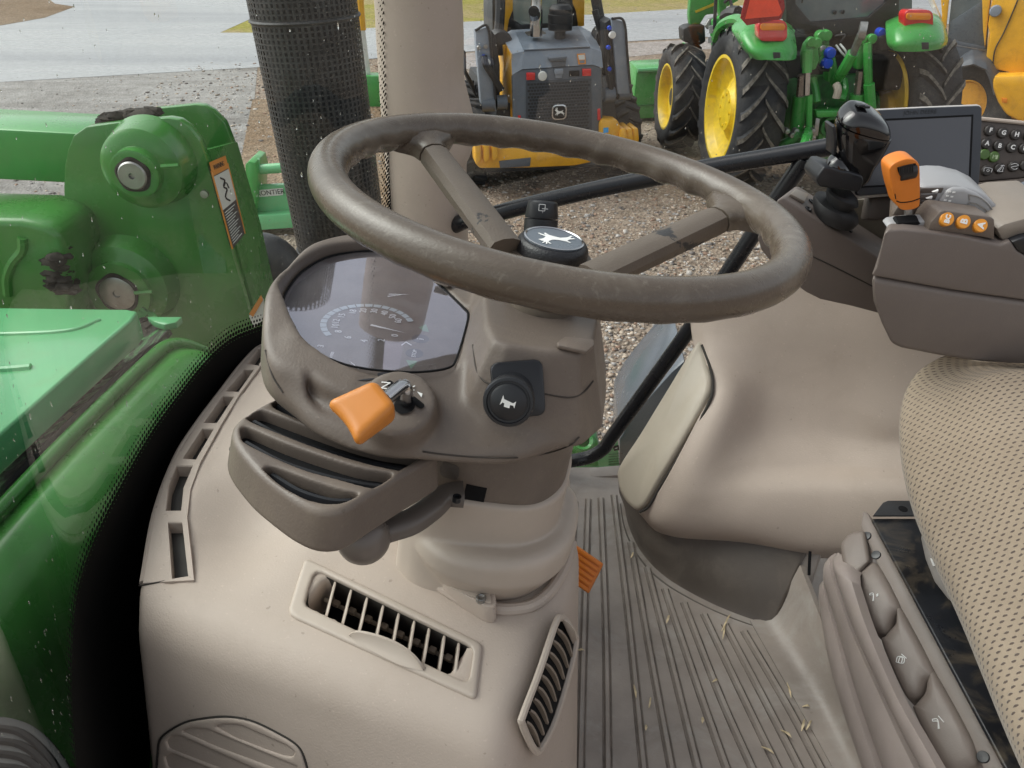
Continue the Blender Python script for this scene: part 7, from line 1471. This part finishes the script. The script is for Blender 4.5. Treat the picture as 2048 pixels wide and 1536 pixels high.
tp('draft_link', [tr_.tub([(1618, 258, -.55), (1612, 282, -.95), (1605, 300, -1.1)], .05, 8, 12), tr_.tub([(1745, 225, -.6), (1752, 262, -.95)], .05, 8, 12)], GREENF)
tp('hitch_frame', [tr_.plate([(1632, 222), (1712, 220), (1714, 232), (1634, 236)], -.62, .1, .012), tr_.plate([(1640, 232), (1654, 232), (1650, 290), (1636, 292)], -.5, .08, .012)], GREENF)
tp('hitch_hook', [tr_.tub([(1672, 168, -.62), (1676, 180, -.66), (1672, 196, -.66)], .035, 8, 12)], surf('worn_hook', (.45, .40, .33), .5))
tp('pto_guard', lathe([(.05, -.05), (.10, -.05), (.10, .08), (.07, .08), (.05, .0)], tr_.P(1656, 250, -.5), -tr_.f, 22, caps=False), GREEND)
tp('pto_shaft', lathe([(.001, -.05), (.035, -.05), (.035, .10), (.001, .10)], tr_.P(1656, 250, -.5), -tr_.f, 14), STEEL)
tp('metal_plate', [tr_.plate([(1632, 236), (1640, 238), (1636, 272), (1628, 270)], -.66, .02, .003)], STEEL)
for x, y in ((1574, 262), (1584, 270), (1592, 262), (1604, 278), (1613, 268), (1626, 262)): tp('hitch_pin', tr_.disc(x, y, -.72, .028, .04, 10), STEEL)
tp('swinging_drawbar', [tr_.tub([(1560, 290, -.6), (1585, 278, -.7), (1600, 268, -.75)], .04, 8, 10), tr_.plate([(1635, 318), (1660, 310), (1680, 312), (1676, 326), (1640, 330)], -.7, .3, .02)], GREEND)
tp('connector_box', [tr_.plate([(1758, 74), (1770, 70), (1786, 72), (1788, 88), (1780, 100), (1762, 104), (1758, 90)], -.55, .14, .02)], BLKM)
tp('blue_plug', tr_.disc(1762, 65, -.5, .04, .05, 12), BLUEP)
tp('side_hoses', [tr_.tub([(1560, 110, -.2), (1568, 170, -.2), (1562, 240, -.2)], .05, 8, 16)], BLKM)
# loader frame, weight box and bucket of the tractor
tp('loader_boom', [tr_.plate([(1385, -60), (1470, -60), (1480, 0), (1462, 10), (1430, 28), (1412, 30), (1400, 50), (1380, 50), (1378, 30)], 1.6, .12, .02)], GREENF)
tp('boom_stripe', [tr_.plate([(1390, 22), (1432, 4), (1434, 9), (1392, 26)], 1.58, .01, 0)], RIMY, smooth=False)
tp('loader_post', [tr_.plate([(1424, 40), (1446, 32), (1452, 60), (1446, 96), (1428, 96)], 1.2, .14, .02), tr_.plate([(1432, -40), (1452, -50), (1454, 20), (1440, 36)], 1.3, .12, .02)], GREENF)
tp('post_decal', [tr_.plate([(1418, 52), (1428, 50), (1427, 66), (1418, 68)], 1.15, .01, 0), tr_.plate([(1433, 48), (1442, 47), (1440, 60), (1433, 62)], 1.15, .01, 0), tr_.plate([(1416, 74), (1425, 73), (1424, 86), (1416, 86)], 1.15, .01, 0)], LABELW, smooth=False)
tp('silver_guard', [tr_.plate([(1410, 52), (1418, 38), (1432, 34), (1430, 46), (1416, 60)], 1.25, .05, .01)], STEEL)
tp('hose', [tr_.tub([(1434, -40, 1.1), (1430, 30, 1.1), (1428, 92, 1.1)], .02, 6, 14), tr_.tub([(1448, 5, 1.0), (1460, 0, 1.0), (1466, 30, .9)], .016, 6, 14), tr_.tub([(1450, 34, .9), (1462, 26, .8), (1476, 26, .7)], .07, 8, 14)], BLKM)
tp('work_lamp_box', [tr_.plate([(1366, 58), (1378, 52), (1410, 50), (1412, 84), (1398, 92), (1368, 84)], 1.5, .25, .02)], BLKM)
tp('axle_bracket', [tr_.plate([(1368, 86), (1376, 88), (1374, 104), (1366, 102)], 2.2, .1, .01), tr_.plate([(1386, 92), (1400, 92), (1398, 110), (1384, 108)], 2.2, .1, .01)], GREENF)
tp('bonnet', [hullbox([tr_.W(-.35, 1.2, .8), tr_.W(.35, 1.2, .8), tr_.W(.32, 3.0, .8), tr_.W(-.32, 3.0, .8)], [tr_.W(-.33, 1.2, 1.4), tr_.W(.33, 1.2, 1.4), tr_.W(.28, 3.0, 1.3), tr_.W(-.28, 3.0, 1.3)], .05)], GREENF)
tp('cab_body', [hullbox([tr_.W(-.62, -.15, 1.0), tr_.W(.62, -.15, 1.0), tr_.W(.6, 1.2, 1.0), tr_.W(-.6, 1.2, 1.0)], [tr_.W(-.60, -.12, 1.34), tr_.W(.60, -.12, 1.34), tr_.W(.58, 1.2, 1.34), tr_.W(-.58, 1.2, 1.34)], .03)], BLKM)
bk = G(1290, 243); BY = tr_.L(bk)[1]
tp('bucket', [prism([tr_.P(a, b, BY) for a, b in ((1273, 136), (1310, 134), (1400, 131), (1400, 236), (1310, 237), (1269, 239), (1262, 228), (1268, 190))], tr_.f*.6, .03)], GREENF)
tp('bucket_seam', [tr_.tub([(1268, 211, BY-.01), (1312, 209, BY-.01), (1390, 207, BY-.01)], .012)], GREEND)
tp('bucket_lip', [tr_.tub([(1275, 141, BY-.02), (1310, 139, BY-.02), (1395, 136, BY-.02)], .03)], GREENL)
tp('weld_bump', tr_.disc(1262, 226, BY-.02, .04, .05, 12), GREENL)
# ------------------------------------------------------------------ yellow loader at the right
gy = G(1960, 262); yl = Veh(V(gy[0], gy[1]+.4, GZ), -28)
Yv = thing('yellow_loader', 'yellow wheel loader with black mudguard cut by the right edge', 'loader', yl.o)
def yp(name, mesh, mat, par=None, **k): return ob(name, join(*mesh) if isinstance(mesh, list) else join(mesh), mat, par or Yv, **k)
YB = 0.0
yp('body', [yl.plate([(2000, -80), (2090, -120), (2400, -120), (2400, 160), (2048, 152), (1993, 140), (1972, 118), (1975, 96), (1980, 70), (1976, 50)], YB, 1.2, .03)], YELLOW)
yp('side_tank', [yl.plate([(1988, 152), (2048, 150), (2400, 160), (2400, 262), (2060, 248), (2035, 242), (2012, 230), (1996, 205), (1985, 175)], YB-.25, .7, .05)], YELLOW)
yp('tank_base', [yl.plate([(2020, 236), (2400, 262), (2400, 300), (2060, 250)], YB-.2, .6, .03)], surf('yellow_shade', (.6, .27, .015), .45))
yp('cab_post', [yl.plate([(1876, -80), (1906, -80), (1892, 60), (1880, 90), (1884, 30)], .1, .12, .01), yl.plate([(1962, -80), (1990, -80), (1976, 40), (1970, 96), (1966, 60)], .05, .1, .01)], YELLOW)
yp('door_glass', [yl.plate([(1912, -80), (1980, -80), (1976, 30), (1970, 70), (1962, 86), (1896, 76), (1898, 44)], .14, .02, 0)], MATS['tractor_window'])
yp('door_lower', [yl.plate([(1900, 44), (1984, -10), (1978, 40), (1974, 98), (1960, 96), (1894, 84)], .12, .03, .005)], surf('door_grey', (.10, .118, .135), .3))
yp('door_sill', [yl.plate([(1894, 78), (1972, 94), (1970, 100), (1893, 86)], .11, .05, .004), yl.plate([(1888, 88), (1970, 102), (1968, 125), (1900, 120)], .13, .2, .01)], GREYD)
yp('hinge', yl.disc(1991, 22, -.04, .07, .06, 14), GREYM)
yp('panel_seam', [yl.tub([(2044, -20, -.012), (2010, 60, -.012), (1990, 100, -.012), (1985, 140, -.012)], .008)], BLKM)
yp('hose_bundle', [yl.tub([(1848, -30, .2), (1862, 0, .2), (1880, 40, .2)], .03, 8, 12), yl.tub([(1868, 14, .15), (1876, 34, .15)], .03)], LABELW)
yp('amber_reflector', [yl.plate([(2003, 196), (2014, 197), (2014, 206), (2004, 205)], -.262, .02, .002)], AMBL)
wcx = yl.L(G(1935, 268)); R_ = .74; wc_ = onP(1950, 205, yl.o+yl.f*.45, yl.f)
yw = ob('wheel', join(lathe([(.001, -.2), (.30, -.2), (.30, .16), (.001, .16)], wc_, nrm(-yl.f*.85-yl.r*.5), 28)), surf('loader_rim', (.55, .26, .02), .5, dirt=(.2, .1, .03), dirt_amt=.5), Yv)
tyre('t', wc_, nrm(-yl.f*.80-yl.r*.6), .70, .42, .30, 18, yw, MATS['loader_rim'], rim_in=.06)
mg = []
for k in range(18):
    f_ = k/17; x = np.interp(f_, [0, .25, .5, .75, 1], [1909, 1932, 1960, 1990, 2022]); y = np.interp(f_, [0, .15, .35, .5, .7, 1], [131, 112, 99, 100, 112, 175]); x2 = np.interp(f_, [0, .3, .6, 1], [1911, 1948, 1975, 1990]); y2 = np.interp(f_, [0, .3, .6, .8, 1], [135, 128, 140, 158, 190])
    mg.append([yl.P(x+6, y-4, .35), yl.P(x, y, .12), yl.P(x*.5+x2*.5, y*.5+y2*.5, -.12), yl.P(x2, y2, -.2)])
yp('mudguard', slab(net(mg, 10, 50), -.03), surf('mudguard_black', (.075, .085, .10), .45))
